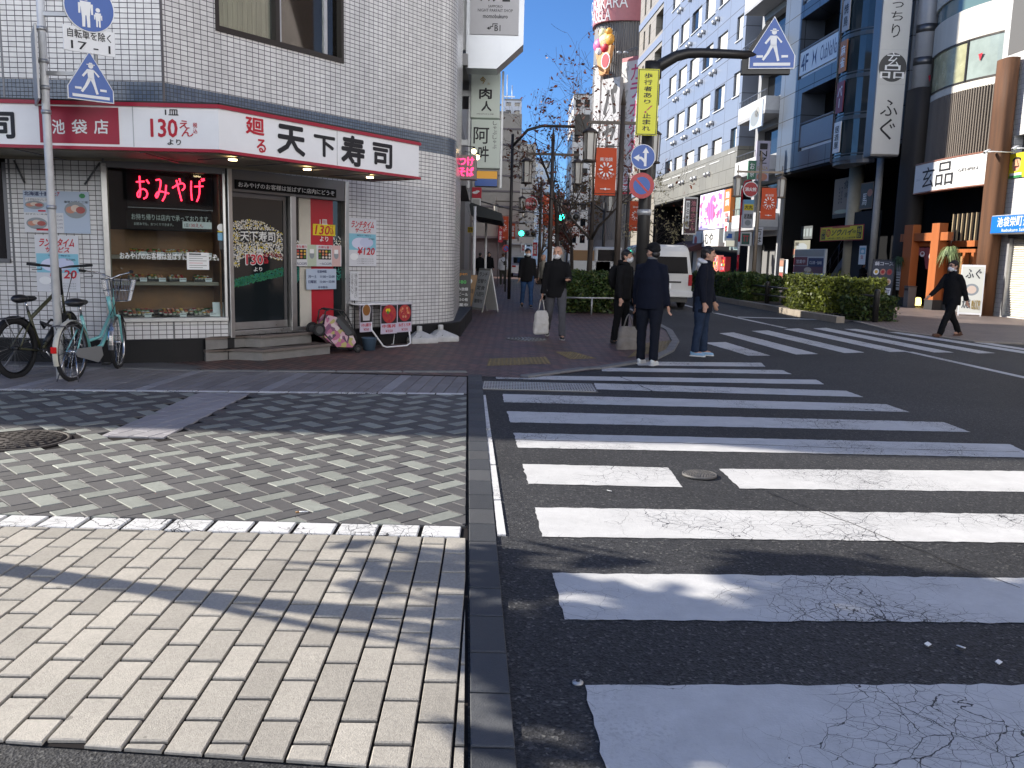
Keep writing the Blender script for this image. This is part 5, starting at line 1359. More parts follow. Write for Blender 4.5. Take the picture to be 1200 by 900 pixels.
# banners, posters in the void
def cal_(T, R, E):
 E(.5, .16, .4, .05, mat('pale_swirl', (.38, .42, .3), .5)); T('食', .55, .85, .72, .93, ink, .0); T('酒', .62, .8, .5, .62, ink, .0); T('旨い酒', .3, .5, .35, .8, ink, .0); R(0, 1, 0, .1, black, .004)
paper(FR, (977, 209, 997, 255), .9, 'wall_poster', 'tan calligraphy poster hung in the dark entrance left of the column', 'poster', cal_, base=mat('tan_paper', (.26, .22, .17), .6))
paper(FR, (1008, 214, 1023, 245), .85, 'wall_poster', 'dark framed poster with white character right of the cream column', 'poster', lambda T, R, E: (R(.04, .96, .04, .96, mat('poster_dark', (.03, .03, .035), .4)), T('馬', .2, .55, .15, .6, signwht, .02, e=.004), E(.75, .6, .2, .14, fishp[0], .004)), base=mat('frame_wood', (.2, .12, .07), .5))
def sour(T, R, E):
 R(.015, .985, .04, .96, black, .002); R(.02, .98, .06, .94, yellow, .003); R(.04, .14, .12, .82, black, .004); T('酎', .05, .13, .5, .8, yellow, .02, e=.006); T('ハイ', .05, .13, .16, .44, yellow, .02, e=.006); R(.86, .96, .12, .88, black, .004); T('全品', .87, .95, .5, .8, yellow, .02, e=.006); T('安い', .87, .95, .16, .46, yellow, .02, e=.006)
 E(.21, .56, .055, .27, redp, .004); T('強', .17, .25, .38, .74, yellow, .03, e=.006); T('ソウハイ', .27, .74, .34, .78, black, .08, .1, .006); T('一杯百円', .75, .84, .45, .65, black, .02, e=.006); T('今宵も楽しく乾杯しましょう毎日営業', .2, .84, .12, .24, black, .03, e=.006); R(.3, .7, .86, .93, redp, .004)
paper(FR, (961, 264.5, 1012, 282), .3, 'banner', 'yellow advertising banner with black slanted lettering in the dark entrance', 'banner', sour, base=redp)
def ad(T, R, E): R(.1, .9, .55, .9, cyan); T('生', .3, .7, .3, .5, redp, .03); E(.5, .7, .25, .1, signwht, .003)
paper(FR, (1006.5, 288, 1014.5, 310), .35, 'hanging_poster', 'small pale blue poster above the seated woman', 'poster', ad)
# sign stand by the stairs
SS = Thing('tenant_board', 'large white tenant directory board standing left of the dark stairs', 'directory board', FR, (Sx(948, 327, .5), .5, .02))
r = FR.rect(930, 292, 966, 325, .5); q = MB(); q.box(r[0], r[1], .5, .62, .05, r[3], offwhite, .02); SS.part('panel', q)
q = MB(); h = r[3]-.05; L = r[1]-r[0]; z = r[3]
for k, (m_, hh) in enumerate(((mat('menu_grey'), .16), (mat('tenant_wine'), .2), (navy, .001), (mat('plum', (.12, .04, .08), .5), .16), (pale, .2), (pale, .18))):
 z -= hh*h+.01; q.box(r[0]+.04, r[0]+L*(.46 if k == 1 else .97), .492, .499, z, z+hh*h-.02, m_)
q.box(r[0]+L*.5, r[0]+L*.97, .492, .499, r[3]-.4*h, r[3]-.2*h, navy); q.text('CLUB・BAR', r[0]+L*.54, r[0]+L*.93, r[3]-.34*h, r[3]-.27*h, .489, signwht, .02); q.text('営業中', r[0]+L*.1, r[0]+L*.4, r[3]-.33*h, r[3]-.24*h, .489, signwht, .02)
q.disc(r[0]+L*.5, r[3]-.47*h, L*.12, .489, fishp[1], 18, h*.06)
for k in range(6): q.text('一一一〇円', r[0]+L*(.08+.3*(k % 3)), r[0]+L*(.3+.3*(k % 3)), r[3]-h*(.66+.17*(k//3)), r[3]-h*(.60+.17*(k//3)), .489, navy, .0)
SS.part('printed_face', q)
def fb(T, R, E): E(.3, .35, .24, .2, fishp[0]); E(.7, .6, .2, .25, plate); T('居酒屋', .1, .6, .7, .9, ink, .03)
paper(FR, (918, 282, 949, 302), 1.2, 'wall_poster', 'dim food poster behind the white directory board', 'poster', fb, base=mat('dim_paper', (.2, .2, .16), .6))
paper(FR, (936, 265, 952, 280), 1.6, 'wall_notice', 'dim grey notice high in the dark entrance', 'panel', lambda T, R, E: [R(.08+.24*i, .24+.24*i, .2, .8, mat('dim_stripe', (.22, .26, .27), .5)) for i in range(4)], base=mat('dim_grey', (.1, .11, .115), .5))
def flag_(T, R, E): R(.1, .9, .65, .9, fishp[0]); R(.1, .9, .35, .6, signwht); R(.1, .9, .05, .3, fishp[2])
paper(FR, (913, 303, 918, 327), .2, 'menu_board', 'narrow upright menu panel at the left edge of the dark entrance', 'menu', flag_, base=mat('brownboard', (.2, .15, .12), .6))
paper(FR, (918.5, 304, 923, 326), .3, 'menu_board', 'narrow blue-grey upright panel left of the directory board', 'menu', lambda T, R, E: R(.1, .9, .1, .9, pale), base=offwhite)
# stairs
q = MB(); x0, x1 = Sx(966, 325, 1.5), Sx(998, 295, 1.5); n = 11; zt_ = Zx(998, 294, 1.5)
for i in range(n): q.box(x0+(x1-x0)*i/n, x0+(x1-x0)*(i+1)/n+.02, 1.4, 2.6, .05+(zt_-.05)*i/n, .05+(zt_-.05)*(i+1)/n-.02, mat('stair_grey', (.12, .125, .14), .6))
st_ = Thing('staircase', 'dark open staircase climbing right inside the shaded entrance', 'staircase', FR, ((x0+x1)/2, 1.4, .05)); st_.part('treads', q)
q = MB(); q.prism([(x0-.1, .05), (x0+.4, .05), (x1+.3, zt_-.1), (x1+.3, zt_+.25), (x1, zt_+.1)], 1.33, 1.39, mat('stair_blue', (.16, .19, .24), .5)); st_.part('stringer', q)
q = MB()
for k in range(4): q.tube([(x0+(x1-x0)*k/3.2, 1.36, .1+zt_*k/3.2), (x0+(x1-x0)*k/3.2, 1.36, 1.1+zt_*k/3.2)], .02, dsteel, 6)
for o in (.6, 1.1): q.tube([(x0, 1.36, o), (x1, 1.36, o+zt_)], .018, dsteel, 6)
st_.part('railing', q)
# --- narrow pale building with balconies
sN0, sN1 = Sx(879, 100), sP0-.25
balh = []; 
nb = bld('balcony_building', 'narrow pale building with stacked balconies beside the grey panelled one', FR, sN0, sN1, 26, mat('pale_render', (.32, .33, .345), .6, var=.12, vs=1.5, streak=True), [(sN0+.5, sN1-.4, 3.4+3.05*k+1.0, 3.4+3.05*k+2.55) for k in range(7)]+[(sN0+.3, sN1-.2, .05, 3.0)], dep=12, y=.5, hd=.8)
for k in range(7):
 z = 3.4+3.05*k; q = MB(); q.box(sN0+.2, sN1-.1, -.65, .48, z-.15, z+.02, mat('pale_render')); q.box(sN0+.2, sN1-.1, -.65, -.58, z+.02, z+.75, mat('balcony_white', (.55, .56, .57), .5, var=.1)); q.box(sN1-.17, sN1-.1, -.58, .48, z+.02, z+.75, mat('balcony_white'))
 for i in range(9): q.box(sN0+.3+i*(sN1-sN0-.5)/8-.012, sN0+.3+i*(sN1-sN0-.5)/8+.012, -.63, -.605, z+.75, z+1.1, dsteel)
 q.box(sN0+.2, sN1-.1, -.635, -.60, z+1.08, z+1.12, dsteel); nb.part('balcony', q)
 q = MB(); q.box(sN0+.5, sN1-.4, .9, 1.3, z+1.0, z+2.55, darkglass); nb.part('pane', q)
q = MB(); q.box(sN0+.3, sN1-.2, 1.25, 1.3, .05, 3, void)
for i in range(3): q.box(sN0+.6+1.2*i, sN0+1.4+1.2*i, 1.2, 1.25, .1, 2.2, mat('shop_grey', (.2, .2, .2), .5))
nb.part('shopfront', q)
def hz(fr, box_, y, dep, name, label, fn, face_, cat='sign', grp=None):
 """light-box sign flat on a frame"""
 r = fr.rect(*box_, y); t = Thing(name, label, cat, fr, ((r[0]+r[1])/2, y+dep, r[2]), grp)
 q = MB(); q.box(r[0], r[1], y, y+dep, r[2], r[3], face_, .01); t.part('panel', q)
 q = MB(); U = lambda u: r[0]+(r[1]-r[0])*u; V = lambda v: r[2]+(r[3]-r[2])*v
 def T(body, u0, u1, v0, v1, m, b=.02, sl=0, e=.006): q.text(body, U(u0), U(u1), V(v0), V(v1), y-e, m, b, slant=sl)
 def R(u0, u1, v0, v1, m, e=.003): q.box(U(u0), U(u1), y-e, y+.001, V(v0), V(v1), m)
 def E(u, v, ru, rv, m, e=.004, n=24): q.disc(U(u), V(v), ru*(r[1]-r[0]), y-e, m, n, rv*(r[3]-r[2]))
 def VT(body, u0, u1, v0, v1, m, b=.03, e=.006): q.vtext(body, U(u0), U(u1), V(v0), V(v1), y-e, m, b)
 fn(T, R, E, VT); t.part('lettering', q)
 return t
PN = FY(45.5)
hz(PN, (886, 165, 902, 212), 0, .2, 'projecting_sign', 'lilac vertical sign with stacked black capital letters beside the narrow building', lambda T, R, E, VT: (VT('INZ', .22, .78, .42, .95, ink, .03), T('GINZA', .1, .9, .28, .36, gold, .01), E(.5, .1, .4, .1, fishp[0])), mat('lilac_sign', (.42, .4, .5), .5))
hz(PN, (877, 188, 886, 210), -.3, .15, 'projecting_sign', 'green vertical sign left of the lilac one', lambda T, R, E, VT: VT('お茶', .2, .8, .1, .9, signwht, .03), mat('green_sign', (.06, .2, .12), .5))
hz(FR, (879, 120, 893, 150), -.7, .1, 'balcony_banner', 'pale banner of mountains on a balcony of the narrow building', lambda T, R, E, VT: (E(.4, .4, .35, .3, plate), E(.6, .6, .2, .2, mat('menu_grey'))), pale)
PN2 = FY(43.5)
hz(PN2, (871, 234, 883, 267), 0, .25, 'projecting_sign', 'white shop sign with blue top below the round fire sign', lambda T, R, E, VT: (R(0, 1, .85, 1, skyprint), R(.05, .95, .62, .84, yellow, .004), T('大丸', .1, .9, .66, .8, ink, .04, e=.008), T('居酒屋', .08, .9, .32, .5, ink, .03), E(.5, .18, .3, .1, plate)), mat('white_sign', (.55, .56, .6), .5))
hz(PN2, (868, 272, 881, 288), -.1, .25, 'projecting_sign', 'dark green shop sign with two red letters near the lamp post foot', lambda T, R, E, VT: (R(.08, .8, .1, .9, mat('deep_green', (.02, .09, .07), .5)), T('TT', .2, .7, .3, .75, redp, .02)), offwhite)
hz(PN2, (884, 266, 894, 287), .2, .2, 'projecting_sign', 'small white sign with black characters right of the lamp post', lambda T, R, E, VT: VT('万は', .15, .85, .1, .9, ink, .03), mat('white_sign'))
# dark slit between the narrow building and the hotel
sH1 = Sx(868, 130)
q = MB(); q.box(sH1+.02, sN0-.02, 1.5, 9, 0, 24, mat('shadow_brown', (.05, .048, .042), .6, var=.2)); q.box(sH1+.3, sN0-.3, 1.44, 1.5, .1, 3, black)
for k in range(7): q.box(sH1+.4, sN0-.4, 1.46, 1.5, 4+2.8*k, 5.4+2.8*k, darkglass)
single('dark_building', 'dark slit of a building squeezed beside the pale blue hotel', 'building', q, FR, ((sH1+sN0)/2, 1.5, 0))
# --- hotel
sH0 = Sx(771, 150)
hs = []
zb_h = Zx(845, 221)
zst = Zx(845, 186)
rowz = []
fl = 3.3
wr = [FR.rect(*q) for q in ((779, 190, 787, 211), (790, 183, 799, 206), (802.5, 176.5, 813, 201), (817.5, 170, 828.5, 196), (834, 163, 845, 189), (855.5, 154, 862.5, 181))]
zbase = sum(w[2] for w in wr[:5])/5; wh = sum(w[3]-w[2] for w in wr[:5])/5
for k in range(7):
 for i, w in enumerate(wr):
  hs.append((w[0], w[1], zbase+fl*k+(.25 if i == 5 else 0), zbase+fl*k+wh+(.2 if i == 5 else 0)))
cols_s = [(w[0]+w[1])/2 for w in wr]
HT = bld('hotel_building', 'tall pale blue panelled hotel with rows of narrow curtained windows', FR, sH0, sH1, 29, hotelm, [h for h in hs if h[3] < 28.5], dep=16, z0=zst+.4, hd=.22)
q = MB(); wall(q, sH0, sH1, zb_h, zst+.4, hotels, [h for h in hs if h[2] < zst+.4 and h[3] < zst+.4], .2, -.05); q.face([(sH1, -.05, zb_h), (sH1, 3, zb_h), (sH1, 3, zst+.4), (sH1, -.05, zst+.4)], hotels, [(0, 0), (3, 0), (3, 2), (0, 2)]); HT.part('stone_band', q)
for i, h in enumerate(hs):
 if h[3] > 28.5: continue
 winpart(HT, h, -.0, .2, dsteel, darkglass if i % 6 < 5 else bluglass, .05, (), (.1, .93) if (i*7) % 5 else (.5, .93), offwhite)
q = MB()
for k in range(7):
 for i in range(4):
  a_, b_ = cols_s[i], cols_s[i+1]
  for u in (.42, .68): q = MB(); q.ball((a_+(b_-a_)*u, -.1, zbase+fl*k-.65), (.17, .17, .17), galv, 10, 6); HT.part('vent_hood', q)
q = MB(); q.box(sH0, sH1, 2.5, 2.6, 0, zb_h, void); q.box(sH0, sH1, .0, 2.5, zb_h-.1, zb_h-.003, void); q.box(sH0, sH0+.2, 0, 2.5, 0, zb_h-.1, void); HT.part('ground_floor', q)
q = MB(); xg0, xg1 = Sx(856, 250), Sx(867, 250)
q.box(xg0, xg1, .05, .1, 2.2, zb_h-.12, mat('pale_glass', (.25, .33, .32), .1)); HT.part('shop_window', q)
# hotel ground floor signs
def video(T, R, E, VT):
 cs = [pink, mat('violet_print', (.25, .15, .5), .5, emit=.25), mat('rose_print', (.75, .12, .38), .5, emit=.35), mat('lav_print', (.5, .42, .72), .5, emit=.3), mat('cream_glow', (.8, .75, .7), .5, emit=.3)]
 rs = random.Random(3)
 for i in range(70): E(rs.uniform(.06, .94), rs.uniform(.08, .92), rs.uniform(.02, .06), rs.uniform(.03, .1), rs.choice(cs), .004+.0002*i, 10)
 for i in range(9): E(.5+.03*(i-4)+.02*sin(i), .5+.06*cos(i*1.3), .035, .33-.03*abs(i-4), cs[2 if i % 2 else 0], .02+.001*i, 14)
hz(FR, (820, 226, 847, 268), -.25, .3, 'video_screen', 'bright video screen of swirling pink and violet shapes above the shops', video, mat('screen_glow', (.6, .55, .75), .5, emit=.35), 'screen')
hz(FR, (848.5, 222, 855.5, 262), -.25, .3, 'projecting_sign', 'orange vertical sign right of the pink video screen', lambda T, R, E, VT: (VT('鶏鍋', .2, .8, .5, .95, signwht, .05), R(0, 1, 0, .35, signwht), VT('個室', .2, .8, .03, .33, redp, .04)), mat('orange_sign', (.62, .17, .03), .5), grp=None)
PH = FY(54)
hz(PH, (801, 231, 817, 275), 0, .25, 'projecting_sign', 'dark maroon vertical hotel sign under the pale blue hotel', lambda T, R, E, VT: (R(.08, .92, .04, .96, mat('maroon', (.05, .012, .02), .4)), R(.14, .42, .16, .9, signwht, .005), VT('宿泊休憩', .17, .39, .2, .88, ink, .02, .008), VT('池袋ホテル', .52, .86, .1, .92, mat('rose_letter', (.4, .12, .16), .5), .04, .008)), offwhite)
hz(FR, (812, 270, 842, 289), -.6, .5, 'shop_sign', 'wide white shop sign with brush lettering below the video screen', lambda T, R, E, VT: (T('しむや', .35, .8, .15, .85, ink, .04), E(.12, .4, .06, .3, redp)), sface, 'shop sign')
hz(FR, (848, 261, 853, 284), -.6, .3, 'projecting_sign', 'small white vertical sign with red figures beside the wide white shop sign', lambda T, R, E, VT: VT('焼肉', .2, .8, .1, .9, redp, .05), signwht)
hz(PY and FY(50), (849, 271, 861, 282), 0, .3, 'projecting_sign', 'pale sign with blue emblem at the corner under the hotel', lambda T, R, E, VT: (R(.2, .75, .25, .5, signblue), R(.35, .75, .4, .75, signblue, .005)), mat('pale_sign', (.45, .5, .55), .5))
hz(FY(50), (850.5, 281.5, 861, 289), -.1, .3, 'shop_sign', 'small blank cream light box under the blue emblem sign', lambda T, R, E, VT: R(.05, .95, .05, .95, mat('cream_lit', (.7, .68, .55), .5, emit=.25)), offwhite)
hz(FR, (812, 290, 816, 320), -.5, .3, 'shop_pillar', 'pale pillar of the shop front below the white brush sign', lambda T, R, E, VT: R(.1, .9, .1, .9, offwhite), offwhite, 'pillar')
# vending machine & shopfront colours at street level
def vend(x0, x1, y0, y1, yl, name, label, col, cat):
 r = FR.rect(x0, y0, x1, y1, yl); t = Thing(name, label, cat, FR, ((r[0]+r[1])/2, yl+.35, .02))
 q = MB(); q.box(r[0], r[1], yl, yl+.35, .05, r[3], col, .02); t.part('body', q)
 q = MB(); L = r[1]-r[0]; h = r[3]
 for k in range(3):
  for i in range(6): q.box(r[0]+L*(.1+.14*i), r[0]+L*(.2+.14*i), yl-.012, yl-.001, h*(.55+.13*k), h*(.64+.13*k), random.choice([redp, signwht, green_print, yellow, signblue]))
 t.part('display', q)
 q = MB(); q.box(r[0]+L*.1, r[0]+L*.9, yl-.01, yl-.001, h*.08, h*.2, black); t.part('flap', q)
vend(835.5, 841, 299, 326, -.7, 'vending_machine', 'lit red and white vending machine behind the young man', mat('vending_glow', (.7, .2, .16), .4, emit=.3), 'vending machine')
vend(843.5, 849.5, 301, 321, -.5, 'vending_machine', 'plain dark red vending machine right of the lit one', mat('vending_red', (.45, .015, .03), .4), 'vending machine')
q = MB(); s_ = Sx(846, 317, -1.4); q.lathe([(.45, .02), (.55, .5), (.5, .55)], mat('barrel_green', (.03, .12, .06), .5), c=(s_, -1.6, 0), n=20); q.ball((s_, -1.6, .62), (.42, .42, .25), leafmat('shrub_leaf', (.06, .12, .04)), 10, 6)
single('round_planter', 'round green planter tub beside the vending machines', 'planter', q, FR, (s_, -1.6, .02))
q = MB(); a_, b_ = Sx(782, 285, -1.2), Sx(812, 285, -1.2)
q.prism([(0, 2.9), (1.6, 2.3), (1.6, 2.05), (0, 2.3)], a_, b_, mat('awning_wine', (.05, .02, .025), .8, var=.2)); q.v = [(p[1], -p[0], p[2]) for p in q.v]
single('awning', 'dark wine coloured shop awning under the hotel', 'awning', q, FR, ((a_+b_)/2, 0, 2.1))
# --- beige building and curved karaoke block
sK1 = Sx(771.5, 60)
beigep = brickmat('beige_panel', (.33, .30, .245), (.30, .275, .23), (.18, .165, .14), 1.6, .8, .02, .4, .0, .15)
bluep = mat('blue_grey_band', (.20, .24, .33), .5)
s0_, s1_ = Sx(748.5, 40), sH0-.1
t = bld('beige_building', 'beige apartment building with blue-grey bands beyond the hotel', FR, s0_, s1_, 38, beigep, [(s0_+(s1_-s0_)*.70, s1_-.25, 2.2+3.1*k, 4.0+3.1*k) for k in range(2, 11)]+[(s0_+(s1_-s0_)*u-.35, s0_+(s1_-s0_)*u+.35, 2.2+3.1*k, 3.9+3.1*k) for u in (.22, .45) for k in range(2, 11)], dep=12, y=.1, hd=.5)
each(t, 'band', [(s0_-.02, s1_-.03, .02, .12, 1.25+3.1*k, 1.85+3.1*k) for k in range(2, 12)], bluep)
each(t, 'window', [(s0_+(s1_-s0_)*a, s0_+(s1_-s0_)*b, .6, .64, 2.2+3.1*k, 4.0+3.1*k) for k in range(2, 11) for a, b in ((.7, .97), (.15, .3), (.38, .52))], darkglass)
_k = PY(724, 300, 96); KC = Fr((_k.x, 96), (.66, -.75))
kl, kr = KC.px(696, 150)[0], KC.px(751, 150)[0]
kb = lambda s: -2.6*max(0, sin(pi*min(1, max(0, (s-kl)/(kr-kl)))))**.8
kz = lambda x, y: KC.px(x, y, -2)[1]
kp = [(kl+(kr-kl)*i/18, kb(kl+(kr-kl)*i/18)) for i in range(19)]
kgrey = mat('dark_corrugate', (.17, .165, .165), .5, .2, var=.15, vs=2, streak=True); kpink = mat('pink_band', (.42, .15, .17), .5, var=.08); kwht = mat('karaoke_white', (.58, .56, .56), .5, var=.05)
zk0, zk1, zk2 = 3.5, kz(722, 26), kz(722, -22)
t = Thing('karaoke_building', 'curved karaoke building with pink crown and dark corrugated wall', 'building', KC, ((kl+kr)/2, 0, 0))
q = MB(); strip(q, kp, 0, zk1, kgrey); q.face([(kr, 0, 0), (kr, 14, 0), (kr, 14, zk1), (kr, 0, zk1)], kgrey); q.face([(kl, 14, 0), (kl, 0, 0), (kl, 0, zk1), (kl, 14, zk1)], kgrey)
t.part('wall', q)
q = MB()
for i in range(1, 37):
 s_ = kl+(kr-kl)*i/37; q.box(s_-.06, s_+.06, kb(s_)-.1, kb(s_), zk0, zk1, kgrey)
t.part('cladding_rib', q)
q = MB(); strip(q, [(p[0], p[1]-.5) for p in kp], zk1, zk2, kpink, 1.); t.part('crown_band', q)
def katext(body, f0, f1, z0, z1, m, b, dy):
 q = MB(); vs, fs, asp = glyphs(body, b)
 for a_, c_ in vs:
  s_ = kl+(kr-kl)*(f0+(f1-f0)*a_); q.v.append((s_, kb(s_)-dy, z0+(z1-z0)*c_))
 for f_ in fs: q.f.append(f_); q.m.append(m); q.u.append(None); q.sm.append(False)
 return q
q = katext('BOX&KARA', .12, .88, kz(715, 14), kz(715, 0), signwht, .0, .75); h2 = katext('PASELA', .25, .68, kz(715, 28), kz(715, 14), signwht, .0, .75)
q.raw(h2.v, h2.f, signwht); t.part('crown_lettering', q)
def ks(bx, *a): return hz(KC, bx, min(kb(KC.px(x, 150, -2)[0]) for x in (bx[0], (bx[0]+bx[2])/2, bx[2]))-.7, .5, *a)
ks((726, 67, 749, 225), 'vertical_sign', 'tall white karaoke sign with pink characters on the curved wall', lambda T, R, E, VT: (VT('カラオケダーツ', .48, .92, .02, .95, mat('magenta_print', (.5, .05, .14), .5), .03), VT('パセラ池袋', .08, .36, .2, .95, mat('menu_grey'), .02), R(0, 1, .97, 1, kpink)), kwht)
ks((694.5, 78, 701, 235), 'vertical_sign', 'narrow tall white sign at the left edge of the curved building', lambda T, R, E, VT: VT('アミューズメントビル', .2, .8, .05, .95, mat('menu_grey'), .0), kwht)
ks((703, 92, 724, 225), 'vertical_sign', 'large brush lettering on pale ground in the middle of the curved wall', lambda T, R, E, VT: VT('パセラ', .12, .88, .04, .97, ink, .07), mat('mottled_white', (.45, .44, .44), .5, var=.3, vs=.8))
hz(KC, (726, 203, 747, 227), kb(KC.px(730, 150, -2)[0])-1.4, .3, 'billboard', 'pink billboard with large white characters below the karaoke sign', lambda T, R, E, VT: (T('ほま', .1, .9, .55, .92, kpink, .06), R(0, 1, 0, .48, redp), T('年中', .1, .9, .06, .44, signwht, .06)), kwht, 'billboard')
# crepe-shaped board
q = MB(); cx_, cz_ = KC.px(709.5, 62, -4); u_ = 2.3
org = mat('crepe_orange', (.62, .28, .08), .5); 
CB = Thing('dessert_board', 'giant cut-out of a fruit parfait in an orange cone on the curved wall', 'billboard', KC, (cx_, -4, cz_-u_))
q.prism([(cx_-.95*u_/2*1.0, cz_+.1*u_), (cx_-.15*u_, cz_-1.0*u_), (cx_+.2*u_, cz_-.95*u_), (cx_+.5*u_, cz_+.25*u_)], -4.4, -3.9, org); CB.part('cone', q)
q = MB()
for (dx, dz, r_, m_) in ((-.32, .35, .3, pink), (.05, .5, .34, mat('cream_fruit', (.75, .6, .3), .5)), (.36, .5, .26, mat('orange_fruit', (.75, .35, .05), .5)), (.1, .2, .24, redp), (-.1, .85, .2, mat('pale_fruit', (.7, .7, .4), .5)), (.3, .85, .16, mat('orange_fruit')), (-.25, .1, .2, signwht)): q.ball((cx_+dx*u_, -4.3, cz_+dz*u_), (r_*u_, .35, r_*u_), m_, 12, 8)
CB.part('fruit', q)
q = MB(); q.disc(cx_+.2*u_, cz_-.4*u_, .27*u_, -4.45, signwht, 24, .36*u_); q.disc(cx_+.2*u_, cz_-.4*u_, .22*u_, -4.47, redp, 24, .30*u_); CB.part('badge', q)
for x in (700, 727, 735):
 s_, z_ = KC.px(x, 62 if x > 710 else 78, -4.5); q = MB(); q.tube([(s_, -2.0, z_+1), (s_, -4.6, z_)], .05, dsteel, 5); q.ball((s_, -4.7, z_), (.22, .3, .16), galv, 8, 6); single('spotlight_arm', 'small spotlight on an arm off the curved wall, ' + {700: 'nearest its left edge', 727: 'beside the parfait cut-out', 735: 'above the tall karaoke sign'}[x], 'spotlight', q, KC, (s_, -2, z_))
# ------------------------------------------------------------------ left row beyond the corner shop, far street, unseen neighbours
LD = ray(566, 299)
FLR = Fr((ROADE[0]-.25, ROADE[1]+.1), (LD.x, LD.y))    # seen from the street: x runs away along the street
darkf = brickmat('black_tile_front', (.02, .022, .024), (.015, .016, .018), (.05, .05, .052), .3, .3, .012, .3, .0, .2)
darkg = mat('charcoal_front', (.03, .032, .036), .5, var=.2)
def lbld(name, label, s0, s1, h, m, out=0., holes=()):
 return bld(name, label, FLR, s0, s1, h, m, holes, dep=4 if h > 20 else 11, y=-out, hd=.2)
t = lbld('restaurant_building', 'dark narrow shop building right behind the tiled corner building', .05, 6.6, 14, darkf, 0, [(1, 6.0, .1, 2.6)])
q = MB(); q.box(1, 6.0, .18, .2, .1, 2.6, mat('deep_green_glass', (.008, .02, .02), .1)); t.part('shop_window', q)
for k in range(4):
 q = MB(); q.box(.3, 6.3, -.35, -.003, 3.1+2.7*k, 3.35+2.7*k, mat('pale_ledge', (.30, .30, .30), .6)); t.part('ledge', q)
t = lbld('low_building', 'low shop building in the gap further along the left sidewalk', 6.7, 15.9, 5.6, darkg)
t = lbld('office_building', 'grey office building behind the stacked signs on the left', 16, 29, 24, mat('grey_render', (.22, .22, .23), .6, var=.1), 0, [(16.5+2.0*i, 17.8+2.0*i, 3.6+3*k, 5.2+3*k) for i in range(6) for k in range(6)])
t = lbld('shop_building', 'second low shop building on the left sidewalk', 29.1, 37, 9, darkg)
# apartment blocks that step out further along
def far(name, label, x0, x1, y0, Y, m, nfl, ncol, depth=14, side=None, balc=False, glassm=darkglass, zlow=2.8):
 fr = FY(Y); a_, b_ = fr.px(x0, 250)[0], fr.px(x1, 250)[0]; zt = fr.px((x0+x1)/2, y0)[1]
 hh = []; H_ = (zt-zlow)/nfl; W_ = (b_-a_)/ncol
 for k in range(nfl):
  for i in range(ncol): hh.append((a_+W_*(i+.2), a_+W_*(i+.8), zlow+H_*(k+.3), zlow+H_*(k+.78)))
 t = bld(name, label, fr, a_, b_, zt, m, hh, dep=depth, hd=.3)
 each(t, 'window', [(h[0], h[1], .25, .29, h[2], h[3]) for h in hh], glassm)
 # the flank towards the street
 if side:
  n = max(1, int(depth/3.4)); xs = b_ if side > 0 else a_
  each(t, 'side_window', [(xs-.02, xs+.02, depth*(i+.2)/n, depth*(i+.75)/n, zlow+H_*(k+.3), zlow+H_*(k+.78)) for k in range(nfl) for i in range(n)], glassm)
 if balc:
  for k in range(nfl):
   q = MB(); q.box(a_-.0, b_+.9, -.9, -.01, zlow+H_*k-.1, zlow+H_*k+.05, m); q.box(a_, b_+.9, -.9, -.82, zlow+H_*k+.05, zlow+H_*k+1.0, balc); q.box(b_+.82, b_+.9, -.82, depth*.6, zlow+H_*k-.1, zlow+H_*k+1.0, balc); t.part('balcony', q)
 return t
mauve = mat('mauve_render', (.19, .17, .18), .6, var=.1); bl1 = mat('beige_balcony', (.36, .34, .30), .6, var=.1); paleb = mat('pale_blue_render', (.42, .46, .52), .5, var=.06); paled = mat('pale_render_far', (.5, .5, .48), .6, var=.08)
far('apartment_block', 'mauve apartment block with pale balconies past the hanging signs', 545, 594, 134, 62, mauve, 8, 4, 14, 1, bl1)
far('apartment_block', 'tall slim pale blue tower rising behind the mauve apartment block', 588, 608, 118, 120, paleb, 10, 2, 22, 1, zlow=12)
far('apartment_block', 'pale block with many small balconies left of the bare tree', 594, 616, 168, 92, mat('grey_render2', (.3, .31, .31), .6, var=.1), 9, 2, 20, 1, bl1)
far('apartment_block', 'blue glass office block in the distance behind the tallest lamp post', 617, 643, 190, 150, mat('blue_glass_wall', (.22, .30, .40), .2, var=.1), 12, 4, 16, None, glassm=bluglass)
far('apartment_block', 'small pale house with gable closing the end of the street', 640, 678, 240, 170, paled, 4, 4, 12, None)
far('apartment_block', 'white apartment block behind the bare trees left of the karaoke building', 668, 699, 112, 118, mat('white_render', (.62, .61, .58), .6, var=.06), 9, 3, 12, -1)
far('apartment_block', 'low beige building far down the street above the white truck', 655, 705, 268, 128, mat('cream_render', (.55, .5, .42), .6, var=.08), 2, 4, 8, None)
# antenna mast on the slim tower
fr = FY(125); a_, z_ = fr.px(594, 119); q = MB(); q.tube([(a_, 0, z_-1), (a_, 0, z_+3.6)], .07, galv, 5); q.tube([(a_+.7, 0, z_-1), (a_+.7, 0, z_+2.2)], .06, galv, 5); q.box(a_-.4, a_+1.1, -.05, .05, z_+.6, z_+.75, galv)
single('antenna_mast', 'thin antenna masts on top of the slim pale tower', 'antenna', q, fr, (a_, 0, z_-1))
